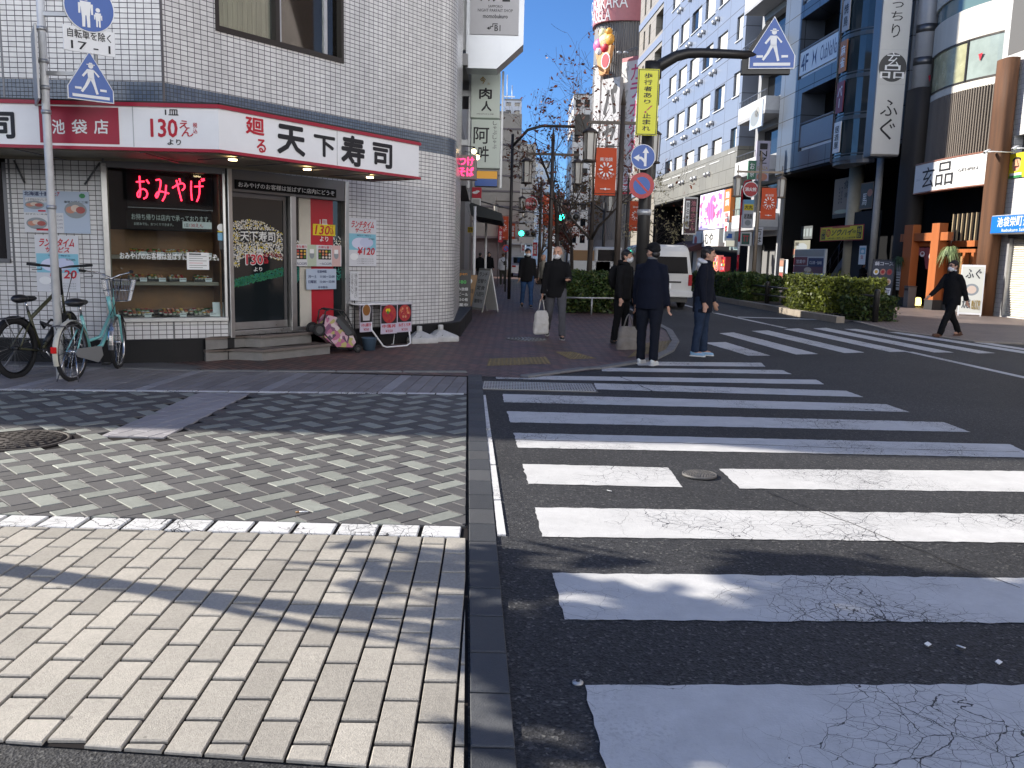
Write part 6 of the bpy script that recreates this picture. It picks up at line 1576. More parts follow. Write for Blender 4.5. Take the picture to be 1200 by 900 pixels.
# hanging signs on the left side
PA = FY(20.6)
r = PA.rect(545, -30, 614, 42)
BS = Thing('hanging_sign', 'big grey metal hanging sign box with one cut-off lower corner', 'sign', PA, ((r[0]+r[1])/2, .5, PA.px(580, 82)[1]))
zc_ = PA.px(580, 41)[1]; zb2 = PA.px(566, 80)[1]; x0, x1 = PA.px(546, 60)[0], PA.px(613.5, 45)[0]; xk = PA.px(582, 80)[0]; zk = PA.px(613, 52)[1]
metalp = mat('sign_metal', (.42, .44, .47), .35, .55, var=.1, vs=1.5); sgrey = mat('sign_grey_face', (.46, .46, .47), .45, var=.05)
q = MB(); q.prism([(x0, zb2), (xk, zb2), (x1, zk), (x1, zc_+3), (x0, zc_+3)], 0, .7, metalp); BS.part('casing', q)
q = MB(); xa, xb = PA.px(551, 20)[0], PA.px(608, 20)[0]; q.box(xa, xb, -.03, -.002, zc_, zc_+3, sgrey); BS.part('face', q)
q = MB()
def pt(body, bx, m, b): a = PA.rect(*bx, -.03); q.text(body, *a, -.034, m, b)
pt('パフェ', (563, -16, 598, 2), ink, .03); pt('SAPPORO', (572, 6, 589, 9), ink, .0); pt('NIGHT PARFAIT SHOP', (560, 10.5, 601, 14), ink, .0); pt('momobukuro', (566, 16.5, 595, 21.5), ink, .02); pt('B1', (579.5, 29.5, 586.5, 36.5), ink, .03)
P_ = lambda x, y: PA.px(x, y, -.03)
for (a_, b_) in (((571, 33), (575, 33)), ((575, 33), (575, 31)), ((575, 31), (577.5, 31)), ((577.5, 31), (577.5, 28)), ((577.5, 28), (583, 28))):
 p, s_ = P_(*a_), P_(*b_); q.box(min(p[0], s_[0])-.008, max(p[0], s_[0])+.008, -.035, -.031, min(p[1], s_[1])-.008, max(p[1], s_[1])+.008, ink)
p = P_(570.5, 33); q.poly([(p[0], p[1]), (p[0]+.06, p[1]+.04), (p[0]+.06, p[1]-.04)], -.034, ink); BS.part('lettering', q)
q = MB(); q.box(PA.px(537, 20)[0], x0-.002, .2, .5, zc_-.3, zc_+2.6, galv); BS.part('bracket', q)
PB_ = FY(22.2)
def softsign(T, R, E, VT):
 R(0, 1, .36, .375, dsteel); R(.0, .07, 0, 1, dsteel, .004); R(.93, 1, 0, 1, dsteel, .004)
hang = mat('celadon_face', (.50, .56, .50), .45, var=.03, emit=.04)
t = hz(PB_, (552, 83, 586, 138), 0, .4, 'hanging_sign', 'pale green hanging sign with two bold black characters and a gold one', lambda T, R, E, VT: (T('今', .3, .5, .72, .88, gold, .05), T('の', .56, .64, .70, .75, gold, .02), T('肉', .28, .72, .40, .64, ink, .06), T('人', .36, .72, .14, .36, ink, .06), T('焼肉料理', .2, .8, .07, .09, ink, .0), T('七輪焼肉', .1, .9, .95, .99, ink, .02)), hang)
q = MB(); r = PB_.rect(552, 83, 586, 138); 
t = hz(PB_, (552, 140, 586, 197), 0, .4, 'hanging_sign', 'pale green hanging sign with brush characters below the gold lettered one', lambda T, R, E, VT: (T('阿', .08, .62, .5, .84, ink, .02), T('吽', .25, .62, .12, .46, ink, .02), VT('しゃぶしゃぶ', .74, .88, .4, .98, ink, .0)), hang)
t = hz(PB_, (556, 200, 583, 218.5), .05, .3, 'hanging_sign', 'sign of one orange band over one blue band under the pale green signs', lambda T, R, E, VT: (R(.02, .98, .5, .97, mat('amber_face', (.75, .36, .03), .45, emit=.08)), R(.02, .98, .03, .47, signblue)), dsteel)
q = MB(); a_, b_ = PB_.px(551, 150)[0], PB_.px(587, 150)[0]
for x in (a_-.05, b_): q.box(x, x+.05, .1, .3, PB_.px(569, 220)[1], PB_.px(569, 82)[1], galv)
q.box(PB_.px(538, 150)[0], a_, .15, .25, PB_.px(569, 112)[1], PB_.px(569, 110)[1]+.1, galv); q.box(PB_.px(538, 150)[0], a_, .15, .25, PB_.px(569, 170)[1], PB_.px(569, 168)[1]+.1, galv)
single('sign_rack', 'grey steel frame carrying the stacked pale green signs', 'frame', q, PB_, (a_, .2, PB_.px(569, 220)[1]))
neon2 = mat('pink_neon', (1, .1, .25), emit=1.3, ecol=(1, .03, .16))
t = hz(FY(19.0), (536, 181.5, 558, 210), 0, .35, 'hanging_sign', 'small brownish hanging sign with glowing pink lettering', lambda T, R, E, VT: (T('つけ', .08, .88, .55, .92, neon2, .05), T('そば', .08, .88, .12, .5, neon2, .05)), mat('taupe_face', (.24, .19, .18), .5))
hz(FY(27), (553, 219.5, 564, 232), 0, .3, 'hanging_sign', 'small red hanging sign with a white swoosh on the left row', lambda T, R, E, VT: (E(.35, .5, .3, .12, signwht), E(.6, .62, .22, .1, signwht)), mat('red_face', (.45, .01, .03), .45))
hz(FY(27), (552.5, 232, 563, 247), 0.02, .28, 'hanging_sign', 'pale grey panel under the small red hanging sign', lambda T, R, E, VT: R(.1, .9, .1, .9, mat('menu_grey')), offwhite)
q = MB(); fr = FY(19.4); a_, z_ = fr.px(556, 181); 
for (x, y) in ((555.5, 178), (559.5, 185)):
 s_, z_ = fr.px(x, y); q2 = MB(); q2.ball((s_, -.1, z_), .055, mat('bulb_glow', (1, .8, .5), emit=4, ecol=(1, .72, .4)), 10, 7); q2.lathe([(.03, .05), (.03, .1)], black, c=(s_, -.1, z_), n=8); q2.tube([(s_, -.1, z_+.1), (s_-.3, .3, z_+.16)], .008, black, 5)
 single('bare_bulb', 'glowing bare bulb ' + ('upper' if y < 180 else 'lower') + ' of the two beside the pink lettered sign', 'lamp', q2, fr, (s_, -.1, z_))
# awning over left sidewalk
AW = FY(26); p0, p1 = AW.px(551, 252), AW.px(588, 257); q = MB()
q.prism([(AW.px(550, 240)[0], AW.px(550, 240)[1]), (AW.px(552, 238)[0], AW.px(552, 237)[1]), (AW.px(588, 250)[0], AW.px(588, 250)[1]), (AW.px(588, 259)[0], AW.px(588, 259)[1]), (AW.px(552, 252)[0], AW.px(552, 252)[1])], 0, 5, mat('awning_charcoal', (.03, .035, .038), .75, var=.2))
single('awning', 'charcoal fabric awning reaching over the left sidewalk', 'awning', q, AW, (p0[0], 0, p0[1]))
# neighbours outside the picture that shade the street and stand in the reflections
nm = mat('neighbour_render', (.34, .32, .30), .6, var=.12); nm2 = mat('neighbour_brick', (.22, .17, .15), .7, var=.15)
def hidden(label, x0, x1, y0, y1, h, m):
 t = Thing('neighbour_building', label, 'building', WORLD, ((x0+x1)/2, (y0+y1)/2, 0)); q = MB(); q.box(x0, x1, y0, y1, 0, h, m); t.part('wall', q)
 nx = max(2, int((x1-x0)/4)); each(t, 'window', [(x0+(x1-x0)*(i+.25)/nx, x0+(x1-x0)*(i+.75)/nx, y, y+.03, .9+3.2*k, 2.5+3.2*k) for k in range(int(h/3.2)) for i in range(nx) for y in ((y1,) if y0 < 0 else (y0-.03,))], darkglass)
hidden('brown office block on the far right corner, outside the right edge', 21, 40, -6, 15, 16, nm2)
hidden('low row of dark shops across the side street behind the viewpoint', -40, 24, -34, -24, 6.5, nm2)
hidden('grey rendered building next to the tiled corner shop, outside the left edge', -34, -13.6, 10.9, 22, 9.0, nm)
hidden('large block behind the low left buildings', -34, -13.8, 34, 60, 15, nm)
# ------------------------------------------------------------------ street furniture
pm = mat('pole_white', (.70, .70, .69), .5, .1, var=.15, vs=6); dpm = mat('dark_pole', (.028, .026, .024), .45, .3, var=.15, vs=4); lpm = mat('lamp_brown', (.075, .060, .050), .5, .3, var=.12, vs=4); tanm = mat('lamp_tan', (.25, .20, .15), .5, .2, var=.1)
lant = mat('lantern_glass', (.55, .53, .48), .4, var=.08); sback = mat('sign_back', (.4, .4, .4), .5, .5)
def shaft(x, y, r, h, m, z0=0, taper=.85): 
 q = MB(); q.tube([(x, y, z0), (x, y, z0+h*.5), (x, y, z0+h)], [r, r*(1+taper)/2, r*taper], m, 14); return q
def in_rot(q, n, o, rz):
 q.xf(n, Matrix.Translation(o) @ Matrix.Rotation(rz, 4, 'Z'))
def walker(q, s, y, m):
 """pictogram of a walking man in x,z about 0,0, height ~1"""
 P = lambda pts: q.poly([(p[0]*s, p[1]*s) for p in pts], y, m)
 q.disc(.02*s, .40*s, .075*s, y, m, 14); P([(-.1, .43), (.14, .43), (.14, .455), (-.1, .455)]); P([(-.04, .46), (.08, .46), (.06, .5), (-.02, .5)])
 P([(-.09, .30), (.10, .30), (.11, .02), (-.07, .02)]); P([(.06, .30), (.12, .28), (.27, .12), (.23, .08)]); P([(-.09, .30), (-.05, .24), (-.2, .05), (-.25, .09)])
 P([(-.07, .04), (.04, .04), (-.1, -.22), (-.24, -.42), (-.30, -.38), (-.18, -.2)]); P([(-.02, .04), (.11, .04), (.16, -.2), (.22, -.42), (.15, -.44), (.08, -.2)])
def pentagon(q, w, y, m, s=1.0):
 h = w*1.12; q.poly([(-w/2*s, -h*.40*s), (w/2*s, -h*.40*s), (w/2*s, -h*.15*s), (0, h*.60*s), (-w/2*s, -h*.15*s)], y, m)
def crosswalk_sign(w, yaw, o):
 q = MB(); pentagon(q, w, 0, signwht); pentagon(q, w, -.004, signblue, .955)
 walker(q, w*.74, -.008, signwht); q.v = [(p[0], p[1], p[2]+w*.035) if abs(p[1]+.008) < 1e-6 else p for p in q.v]
 q.box(-w*.40, w*.40, -.008, -.005, -w*.385, -w*.32, signwht); q.box(-w*.34, -w*.2, -.008, -.005, -w*.21, -w*.16, signwht); q.box(w*.2, w*.34, -.008, -.005, -w*.21, -w*.16, signwht)
 h = w*1.12; pts = [(-w/2, -h*.40), (w/2, -h*.40), (w/2, -h*.15), (0, h*.60), (-w/2, -h*.15)]
 q.prism(pts, .002, .02, sback); in_rot(q, 0, o, yaw); return q
def round_sign(r, yaw, o, fn):
 q = MB(); fn(q, r); n = len(q.v)
 q.lathe([(r, .0), (r*1.01, .01), (r, .02), (.01, .02)], sback, n=28); q.v[n:] = [(p[0], p[2]+.003, p[1]) for p in q.v[n:]]
 in_rot(q, 0, o, yaw); return q
def ped_face(q, r):
 q.disc(0, 0, r, 0, signwht, 36); q.disc(0, 0, r*.96, -.003, signblue, 36)
 for (x, s) in ((-.15, 1.25), (.33, .7)):
  n = len(q.v); b = s*r
  q.disc(x*r, (.42 if s > 1 else -.05)*r, .13*b, -.006, signwht, 14); z0 = (.42 if s > 1 else -.05)*r-.16*b
  q.poly([(x*r-.17*b, z0), (x*r+.17*b, z0), (x*r+.13*b, z0-.45*b), (x*r-.13*b, z0-.45*b)], -.006, signwht)
  for sg in (-1, 1): q.poly([(x*r+sg*.19*b-.04*b, z0-.02), (x*r+sg*.19*b+.04*b, z0-.02), (x*r+sg*.2*b+.03*b, z0-.4*b), (x*r+sg*.2*b-.03*b, z0-.4*b)], -.006, signwht); q.poly([(x*r+sg*.07*b-.055*b, z0-.4*b), (x*r+sg*.07*b+.055*b, z0-.4*b), (x*r+sg*.08*b+.045*b, z0-.82*b), (x*r+sg*.08*b-.045*b, z0-.82*b)], -.0065, signwht)
def arrow_face(q, r):
 q.disc(0, 0, r, 0, signwht, 36); q.disc(0, 0, r*.95, -.003, signblue, 36)
 q.box(.10*r, .30*r, -.007, -.004, -.72*r, .35*r, signwht); q.poly([(-.06*r, .32*r), (.46*r, .32*r), (.2*r, .75*r)], -.008, signwht)
 q.poly([(.1*r, -.45*r), (.1*r, -.15*r), (-.12*r, .02*r), (-.35*r, .02*r), (-.35*r, -.18*r), (-.16*r, -.18*r)], -.008, signwht); q.poly([(-.32*r, .2*r), (-.32*r, -.36*r), (-.78*r, -.08*r)], -.008, signwht)
def nopark_face(q, r):
 q.disc(0, 0, r, 0, signred, 36); q.disc(0, 0, r*.68, -.003, signblue, 36)
 n = len(q.v); q.box(-r*.7, r*.7, -.006, -.004, -.085*r, .085*r, signred); q.xf(n, Matrix.Rotation(rad(45), 4, 'Y'))
# left white sign pole
lp = (PY(65, 330, 9.45).x, 9.45)
SP = Thing('sign_pole', 'white sign pole with two blue signs and a plate beside the bicycles', 'sign pole', WORLD, (*lp, 0))
q = shaft(*lp, .043, 5.9, pm, taper=.95); SP.part('pole', q)
for z in (1.9, 2.9, 3.15, 3.42, 3.75): q = MB(); q.lathe([(.05, -.02), (.05, .02)], galv, c=(*lp, z), n=14); SP.part('pole_band', q)
yaw = rad(40)
so_ = lambda x, y: PY(x, y, 9.28)
p = so_(104.5, 9); SP.part('pedestrian_sign', round_sign(.245, yaw, p, ped_face))
p2 = so_(105, 48); q = MB(); q.box(-.25, .25, 0, .015, -.125, .125, signwht, .004)
q.text('自転車を除く', -.21, .21, .01, .10, -.003, ink, .02); q.text('17 - 1', -.18, .2, -.10, -.02, -.003, ink, .01); in_rot(q, 0, p2, yaw); SP.part('supplementary_plate', q)
p3 = so_(106, 95); SP.part('crosswalk_sign', crosswalk_sign(.45, yaw, p3))
q = MB()
for z in (p.z-.03, p3.z+.10): q.box(lp[0], p.x+.02, lp[1]-.025, lp[1]+.015, z-.02, z+.02, galv); q.tube([(p.x, lp[1]-.01, z), (p.x, p.y+.075, z)], .015, galv, 6)
q.tube([(p.x+.01, p.y+.075, p3.z-.2), (p.x+.01, p.y+.075, p.z+.2)], .02, galv, 8); SP.part('bracket', q)
q = MB(); q.box(-.012, .012, -.3, .3, 3.0, 3.75, sback, .004); in_rot(q, 0, (lp[0]-.10, lp[1]+.02, 0), rad(32)); SP.part('rear_sign', q)
# main pole
mp = PY(755, 250, 15.0); mpx, mpy = mp.x, 15.0
JP = Thing('signal_pole', 'tall black pole with a curved arm carrying the crosswalk sign over the road', 'sign pole', WORLD, (mpx, mpy, 0))
ztop = PY(763, 72, 15).z
JP.part('pole', shaft(mpx, mpy, .115, ztop, dpm, taper=.9))
pa = [PY(763, 84, 15), PY(778, 74, 15), PY(792, 66, 15), PY(806, 62.5, 15), PY(822, 62, 15), PY(850, 63, 15), PY(885, 65, 15)]
q = MB(); q.tube(pa, [.10, .095, .09, .085, .08, .075, .07], dpm, 12); q.lathe([(.13, -.12), (.13, .12)], dpm, c=(mpx+.05, mpy, ztop-.15), n=16); JP.part('arm', q)
ps = PY(905.5, 56, 14.9); w_ = .78
JP.part('crosswalk_sign', crosswalk_sign(w_*.96, rad(-8), ps))
q = MB(); h = w_*1.12; q.prism([(-w_*.62, -h*.47), (w_*.40, -h*.47), (w_*.40, -h*.2), (0, h*.5), (-w_*.12, h*.5), (-w_*.62, -h*.2)], .03, .16, black); in_rot(q, 0, ps, rad(-8)); JP.part('sign_backing', q)
def banner_yellow():
 r = FY(14.75).rect(746, 81, 771, 159); q = MB(); q.box(r[0], r[1], 14.72, 14.745, r[2], r[3], signyel, .005); q.box(r[0]+.012, r[1]-.012, 14.718, 14.7195, r[2]+.012, r[3]-.012, black); q.box(r[0]+.025, r[1]-.025, 14.7155, 14.7175, r[2]+.025, r[3]-.025, signyel)
 L = r[1]-r[0]; q.vtext('歩行者あり', r[0]+L*.3, r[0]+L*.68, r[2]+(r[3]-r[2])*.46, r[3]-.06, 14.713, ink, .04, .8); h = r[3]-r[2]
 q.poly([(r[0]+L*.45, r[2]+h*.37), (r[0]+L*.53, r[2]+h*.38), (r[0]+L*.75, r[2]+h*.45), (r[0]+L*.66, r[2]+h*.45)], 14.713, signred); q.disc(r[0]+L*.42, r[2]+h*.352, L*.05, 14.713, signred, 10)
 q.vtext('止まれ', r[0]+L*.3, r[0]+L*.68, r[2]+h*.06, r[2]+h*.345, 14.713, ink, .04, .8)
 return q
JP.part('yellow_banner', banner_yellow())
JP.part('direction_sign', round_sign(.208, rad(4), PY(753.5, 184, 14.72), arrow_face))
JP.part('no_parking_sign', round_sign(.213, rad(4), PY(752, 217.5, 14.72), nopark_face))
q = MB(); q.lathe([(.121, -.05), (.121, .05)], galv, c=(mpx, mpy, PY(754, 249, 15).z), n=16)
for yy in (95, 150, 184, 217): q.box(mpx-.03, mpx+.03, 14.75, 14.9, PY(754, yy, 15).z-.02, PY(754, yy, 15).z+.02, galv)
JP.part('clamp', q)
# street lamps
flagm = mat('vermilion_flag', (.55, .075, .02), .75, var=.08, vs=3)
def lamp(label, x, y, h, m, arms=(-1, 1), flag=-1, nb=1, flagside=None, armL=.92, rz=0, fl=(2.7, 4.0), fw=.62):
 fr = Fr((x, y), (cos(rz), sin(rz)))
 t = Thing('street_lamp', label, 'street lamp', fr, (0, 0, 0), 'street lamps with hanging lanterns')
 q = shaft(0, 0, .10, h, m, taper=.6); q.lathe([(.16, 0), (.15, .8), (.11, .9)], m, n=16); q.lathe([(.07, 0), (.02, .4), (.004, .42)], m, c=(0, 0, h), n=10); t.part('pole', q)
 q = MB(); q.box(-armL-.05 if -1 in arms else 0, armL+.05 if 1 in arms else 0, -.03, .03, h-.5, h-.42, m); t.part('crossarm', q)
 for s in arms:
  q = MB(); n0 = 0; x0 = s*armL
  q.tube([(x0, 0, h-.72), (x0, 0, h-.2)], .02, m, 6); q.lathe([(.22, -.74), (.20, -.70), (.09, -.62), (.03, -.6)], m, c=(x0, 0, h), n=6); q.lathe([(.06, -1.52), (.19, -1.50), (.21, -1.46), (.18, -1.44)], m, c=(x0, 0, h), n=6)
  for k in range(6): a = k*pi/3; q.tube([(x0+.165*cos(a), .165*sin(a), h-1.46), (x0+.185*cos(a), .185*sin(a), h-.72)], .012, m, 5)
  o = t.part('lantern', q)
  q = MB(); q.lathe([(.14, -1.45), (.165, -.74)], lant, c=(x0, 0, h), n=6, sm=False); t.part('lamp_shade', q, o)
 for s in ((flag,) if flag else ()):
  q = MB(); z0, z1 = fl; xa = s*.12; xb = s*(.12+fw); n = 8
  for k in range(n):
   za, zb = z0+(z1-z0)*k/n, z0+(z1-z0)*(k+1)/n; ya, yb = .03*sin(k*.9), .03*sin((k+1)*.9)
   q.face([(min(xa, xb), ya, za), (max(xa, xb), ya, za), (max(xa, xb), yb, zb), (min(xa, xb), yb, zb)], flagm)
   q.face([(min(xa, xb), ya+.008, za), (min(xa, xb), yb+.008, zb), (max(xa, xb), yb+.008, zb), (max(xa, xb), ya+.008, za)], flagm)
  o = t.part('flag', q)
  q = MB(); q.tube([(0, 0, z1+.04), (xb+s*.04, 0, z1+.04)], .012, m, 6); t.part('flag_rod', q, o); q = MB(); q.tube([(0, 0, z0+.05), (xb, 0, z0+.05)], .01, m, 6); t.part('flag_rod', q, o)
  q = MB(); xc = (xa+xb)/2; zc = (z0+z1)/2+.05; R_ = fw*.30
  q.text('南池袋', xc-.17, xc+.17, z1-.36, z1-.26, -.045, signwht, .0)
  for k in range(10):
   a = k*pi/5; q.disc(xc+R_*cos(a), zc+R_*sin(a), R_*.16, -.045, signwht, 8); c_, s_ = cos(a), sin(a)
   q.poly([(xc+R_*.55*c_-.012*s_, zc+R_*.55*s_+.012*c_), (xc+R_*.9*c_-.02*s_, zc+R_*.9*s_+.02*c_), (xc+R_*.9*c_+.02*s_, zc+R_*.9*s_-.02*c_), (xc+R_*.55*c_+.012*s_, zc+R_*.55*s_-.012*c_)], -.046, signwht)
  for k, ch in enumerate('としま文化の街'):
   a = rad(-150+20*k); q.text(ch, xc+R_*1.4*cos(a)-.028, xc+R_*1.4*cos(a)+.028, zc+R_*1.4*sin(a)-.028, zc+R_*1.4*sin(a)+.028, -.045, signwht, .0)
  q.box(xc-.14, xc+.14, -.047, -.045, z0+.16, z0+.175, signwht); q.disc(xc, z0+.167, .03, -.048, signwht, 10)
  t.part('flag_print', q, o)
 return t
def lampat(label, px_, Y, ytop, m, **k):
 p = PY(px_, 300, Y); h = PY(px_, ytop, Y).z-.35; sc = Y/1000
 return lamp(label, p.x, Y, h, m, **k)
Y = 23.6; zt_ = PY(727, 112, Y)
lampat('brown street lamp with a red flag on its left, beside the black signal pole', 723, 23.6, 107, lpm, flag=-1, armL=.85, fl=(PY(709, 229, 23.6).z, PY(709, 173, 23.6).z), fw=.56)
lampat('brown street lamp whose flagless mast rises between the two bare trees', 644, 31, 153, lpm, flag=0, armL=.9)
lampat('distant street lamp with a red flag seen left of the bare trees', 632, 47, 209, lpm, flag=1, armL=1.0, fl=(3.2, 4.9), fw=.7)
lampat('tan street lamp with a red flag before the narrow pale building', 884.5, 36.5, 178, tanm, flag=1, armL=.92, fl=(PY(895, 257, 36.5).z, PY(895, 220, 36.5).z), fw=.64)
lampat('farthest tan street lamp with a red flag on the left sidewalk', 597, 60, 222, lpm, flag=-1, armL=1., fl=(2.6, 4.2), fw=.7)
lampat('brown street lamp with a red flag beyond the white van', 733, 44, 205, lpm, flag=1, armL=.9, fl=(2.9, 4.4), fw=.62)
# bollards and rails
q = MB(); p = G(765, 411); q.lathe([(.055, 0), (.055, .78), (.11, .80), (.12, .84), (.10, .875), (.02, .885)], dpm, c=(*p, 0), n=18)
single('bollard', 'dark bollard with flared cap behind the man in the cap', 'bollard', q, WORLD, (*p, 0))
p = G(1025, 378.5)
RL = Thing('guard_rail', 'dark two-rail guard rail with a round end post by the right hedge', 'guard rail', WORLD, (p[0], p[1], 0)); pp_ = [(p[0], p[1]), (8.75, 25.2), (8.4, 28.5), (7.95, 33.5), (7.6, 38)]
for i, a in enumerate(pp_):
 q = MB(); q.lathe([(.075, .02), (.075, .82), (.07, .86), (.03, .88)], dpm, c=(*a, 0), n=14); RL.part('post', q)
for z in (.42, .70):
 q = MB(); q.tube([(a[0], a[1], z) for a in pp_], .03, dpm, 8); RL.part('rail', q)
# traffic signals
def signal(label, px_, py_, Y, h0, side):
 p = PY(px_, py_, Y); t = Thing('traffic_signal', label, 'traffic light', WORLD, (p.x+side*2.6, Y, 0)); m = dpm
 q = shaft(p.x+side*2.6, Y, .11, p.z+.9, m); t.part('pole', q)
 q = MB(); q.tube([(p.x+side*2.6, Y, p.z+.3), (p.x+side*2.0, Y, p.z+.75), (p.x-side*.3, Y, p.z+.75)], .06, m, 8); t.part('arm', q)
 q = MB(); q.box(p.x-.25, p.x+1.15, Y-.02, Y+.2, p.z-.25, p.z+.25, dsteel, .05); t.part('housing', q)
 for k, (mm) in enumerate((mat('signal_green', (.1, 1, .75), emit=6, ecol=(.02, .9, .55)), black, black)):
  q = MB(); q.lathe([(.19, 0), (.17, .03), (.01, .05)], mm, n=18); q.v = [(p.x+.45*k+a[0], Y-.025-a[2], p.z+a[1]) for a in q.v]; t.part('lens', q)
 return t
signal('traffic light showing green over the left edge of the distant street', 611, 273.5, 66, 0, -1)
signal('traffic light showing green among the branches left of the red flag', 657.5, 254, 52, 0, 1)
for i, (a, b, lb) in enumerate((((552, 150, 24), (700, 205, 60), 'overhead cable sagging from the stacked signs across to the far trees'), ((560, 235, 28), (690, 246, 45), 'low overhead cable over the sidewalk behind the lamps'), ((606, 150, 95), (700, 196, 90), 'far overhead cable across the end of the street'))):
 p, s_ = PY(*a), PY(*b); q = MB(); q.tube([p.lerp(s_, k/10)-Vector((0, 0, 1.2*(k/10)*(1-k/10))) for k in range(11)], .014+.008*i, black, 4); single('overhead_cable', lb, 'cable', q, WORLD, tuple(p))
# small no-parking sign on a post at left
p = PY(593, 291, 36); t = Thing('no_parking_post', 'small round no-parking sign on a thin post above the left pedestrians', 'sign', WORLD, (p.x, 36, 0)); t.part('post', shaft(p.x, 36.05, .035, p.z+.25, dpm)); t.part('sign_face', round_sign(.15, 0, (p.x, 35.98, p.z), nopark_face))
q = shaft(*PY(597.5, 300, 30)[:2], .06, 5.6, dpm); pr_ = PY(597.5, 300, 30); q.tube([(pr_.x, 30, 5.2), (pr_.x+.5, 30, 5.75), (pr_.x+1.0, 30, 5.9), (pr_.x+2.1, 30, 5.9)], .05, dpm, 8); q.box(pr_.x+2.1, pr_.x+2.6, 29.9, 30.1, 5.6, 6.3, black, .02)
single('arm_post', 'black post with a curved arm and dark box above the left sidewalk', 'post', q, WORLD, (pr_.x, 30, 0))
# hydrant signs
def hydrant(label, pxs, Y, sx, sy, r, red=True, base=None):
 p = PY(*pxs, Y); s = PY(sx, sy, Y); t = Thing('hydrant_sign', label, 'hydrant sign', WORLD, (p.x, Y, 0))
 q = MB(); n = 8
 for k in range(n): q.tube([(p.x, Y, s.z*k/n), (p.x, Y, s.z*(k+1)/n)], .05, signred if k != 3 else signwht, 10)
 q.tube([(p.x, Y, s.z), (p.x+.1, Y, s.z+.35), (s.x, Y, s.z+r+.05)], .04, signred, 8); t.part('pole', q)
 q = MB(); q.disc(s.x, s.z, r, Y-.05, signwht, 28); q.disc(s.x, s.z, r*.9, Y-.054, signred, 28); q.text('消火栓', s.x-r*.75, s.x+r*.75, s.z-r*.25, s.z+r*.25, Y-.058, signwht, .05); n0 = len(q.v); q.lathe([(r, 0), (r, .05)], sback, n=28); q.v[n0:] = [(s.x+a[0], Y+a[2]-.046, s.z+a[1]) for a in q.v[n0:]]; t.part('sign_face', q)
hydrant('red and white pole with a round red hydrant sign left of the tan lamp post', (865, 300), 41, 879.5, 222, .36)
hydrant('distant round red hydrant sign behind the bare trees', (632.5, 300), 50, 622, 239, .42)
# ------------------------------------------------------------------ plants
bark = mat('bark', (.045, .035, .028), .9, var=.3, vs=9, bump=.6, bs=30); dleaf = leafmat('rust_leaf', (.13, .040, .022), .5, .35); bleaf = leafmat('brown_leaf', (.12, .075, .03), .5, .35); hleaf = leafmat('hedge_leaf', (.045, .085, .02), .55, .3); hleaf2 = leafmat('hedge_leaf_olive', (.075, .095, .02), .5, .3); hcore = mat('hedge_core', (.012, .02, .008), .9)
def rleaf(q, p, s, m, rs=random):
 a = Vector((rs.gauss(0, 1), rs.gauss(0, 1), rs.gauss(0, .8))).normalized(); b = a.cross(Vector((rs.gauss(0, 1), rs.gauss(0, 1), rs.gauss(0, 1)))).normalized()
 q.face([p-a*s, p+b*s*.5, p+a*s, p-b*s*.5], m)
def tree(label, x, y, h, seed, leaves, lm, spread=1., lsize=.05, r0=.09, first=.35, group='bare street trees'):
 dense = group is None
 rs = random.Random(seed); t = Thing('street_tree', label, 'tree', WORLD, (x, y, 0), group); tw = MB(); cr = MB(); tips = []
 def br(p, d, L, r, lev):
  pts = [p]; rr = [r]; n = 4
  for i in range(n):
   d = (d+Vector((rs.gauss(0, .16), rs.gauss(0, .16), rs.gauss(.05, .1)))).normalized(); p = p+d*L/n; pts.append(p); rr.append(max(.004, r*(1-.6*(i+1)/n)))
   if lev > 0 and i >= (1 if lev < 4 else 1):
    for _ in range((2 if lev > 1 else rs.choice((1, 2))) if dense else rs.choice((1, 1, 2)) if lev > 1 else rs.choice((0, 1, 1))):
     a = rs.uniform(0, 2*pi); sd = d.cross(Vector((cos(a), sin(a), .3))).normalized()
     br(p, (d*rs.uniform(.5, .9)+sd*rs.uniform(.5, 1.0)*spread).normalized(), L*rs.uniform(.5, .72), rr[-1]*.62, lev-1)
   if lev <= 1: tips.append(p)
  (tk if lev == 4 else tw).tube(pts, rr, bark, 7 if lev > 2 else 4, cap=lev > 2)
 tk = MB(); p0 = Vector((x, y, 0)); p1 = Vector((x+rs.gauss(0, .06), y+rs.gauss(0, .06), h*first)); tk.tube([p0, (p0+p1)/2+Vector((rs.gauss(0, .03), 0, 0)), p1], [r0*1.15, r0, r0*.9], bark, 10)
 br(p1, Vector((rs.gauss(0, .08), rs.gauss(0, .08), 1)).normalized(), h*.5, r0*.85, 4)
 for _ in range(2):
  a = rs.uniform(0, 6.28); br(p1, Vector((cos(a)*.7*spread, sin(a)*.7*spread, .8)).normalized(), h*.36, r0*.55, 3)
 o = t.part('trunk', tk); cr.f and None
 for _ in range(leaves):
  p = rs.choice(tips); rleaf(cr, p+Vector((rs.gauss(0, .08), rs.gauss(0, .08), rs.gauss(-.04, .08))), lsize*rs.uniform(.6, 1.3), lm, rs)
 base = len(tw.v); cr.raw(tw.v, tw.f, bark, True); t.part('crown', cr)
 return t
def treeat(label, px_, Y, h, seed, **k): p = PY(px_, 300, Y); return tree(label, p.x, Y, h, seed, **k)
treeat('bare tree with rust leaves whose trunk stands behind the centre hedge', 692, 27.5, 5.9, 3, leaves=420, lm=dleaf, spread=1.0, lsize=.07)
treeat('bare tree with a few rust leaves just right of the flagless brown lamp', 654, 34, 6.8, 11, leaves=520, lm=dleaf, lsize=.075)
treeat('bare tree with brown leaves further back on the left sidewalk', 671, 46, 6.0, 5, leaves=700, lm=bleaf, lsize=.085)
treeat('small tree with dense rust foliage under the distant traffic light', 634, 56, 4.8, 8, leaves=3000, lm=dleaf, lsize=.10)
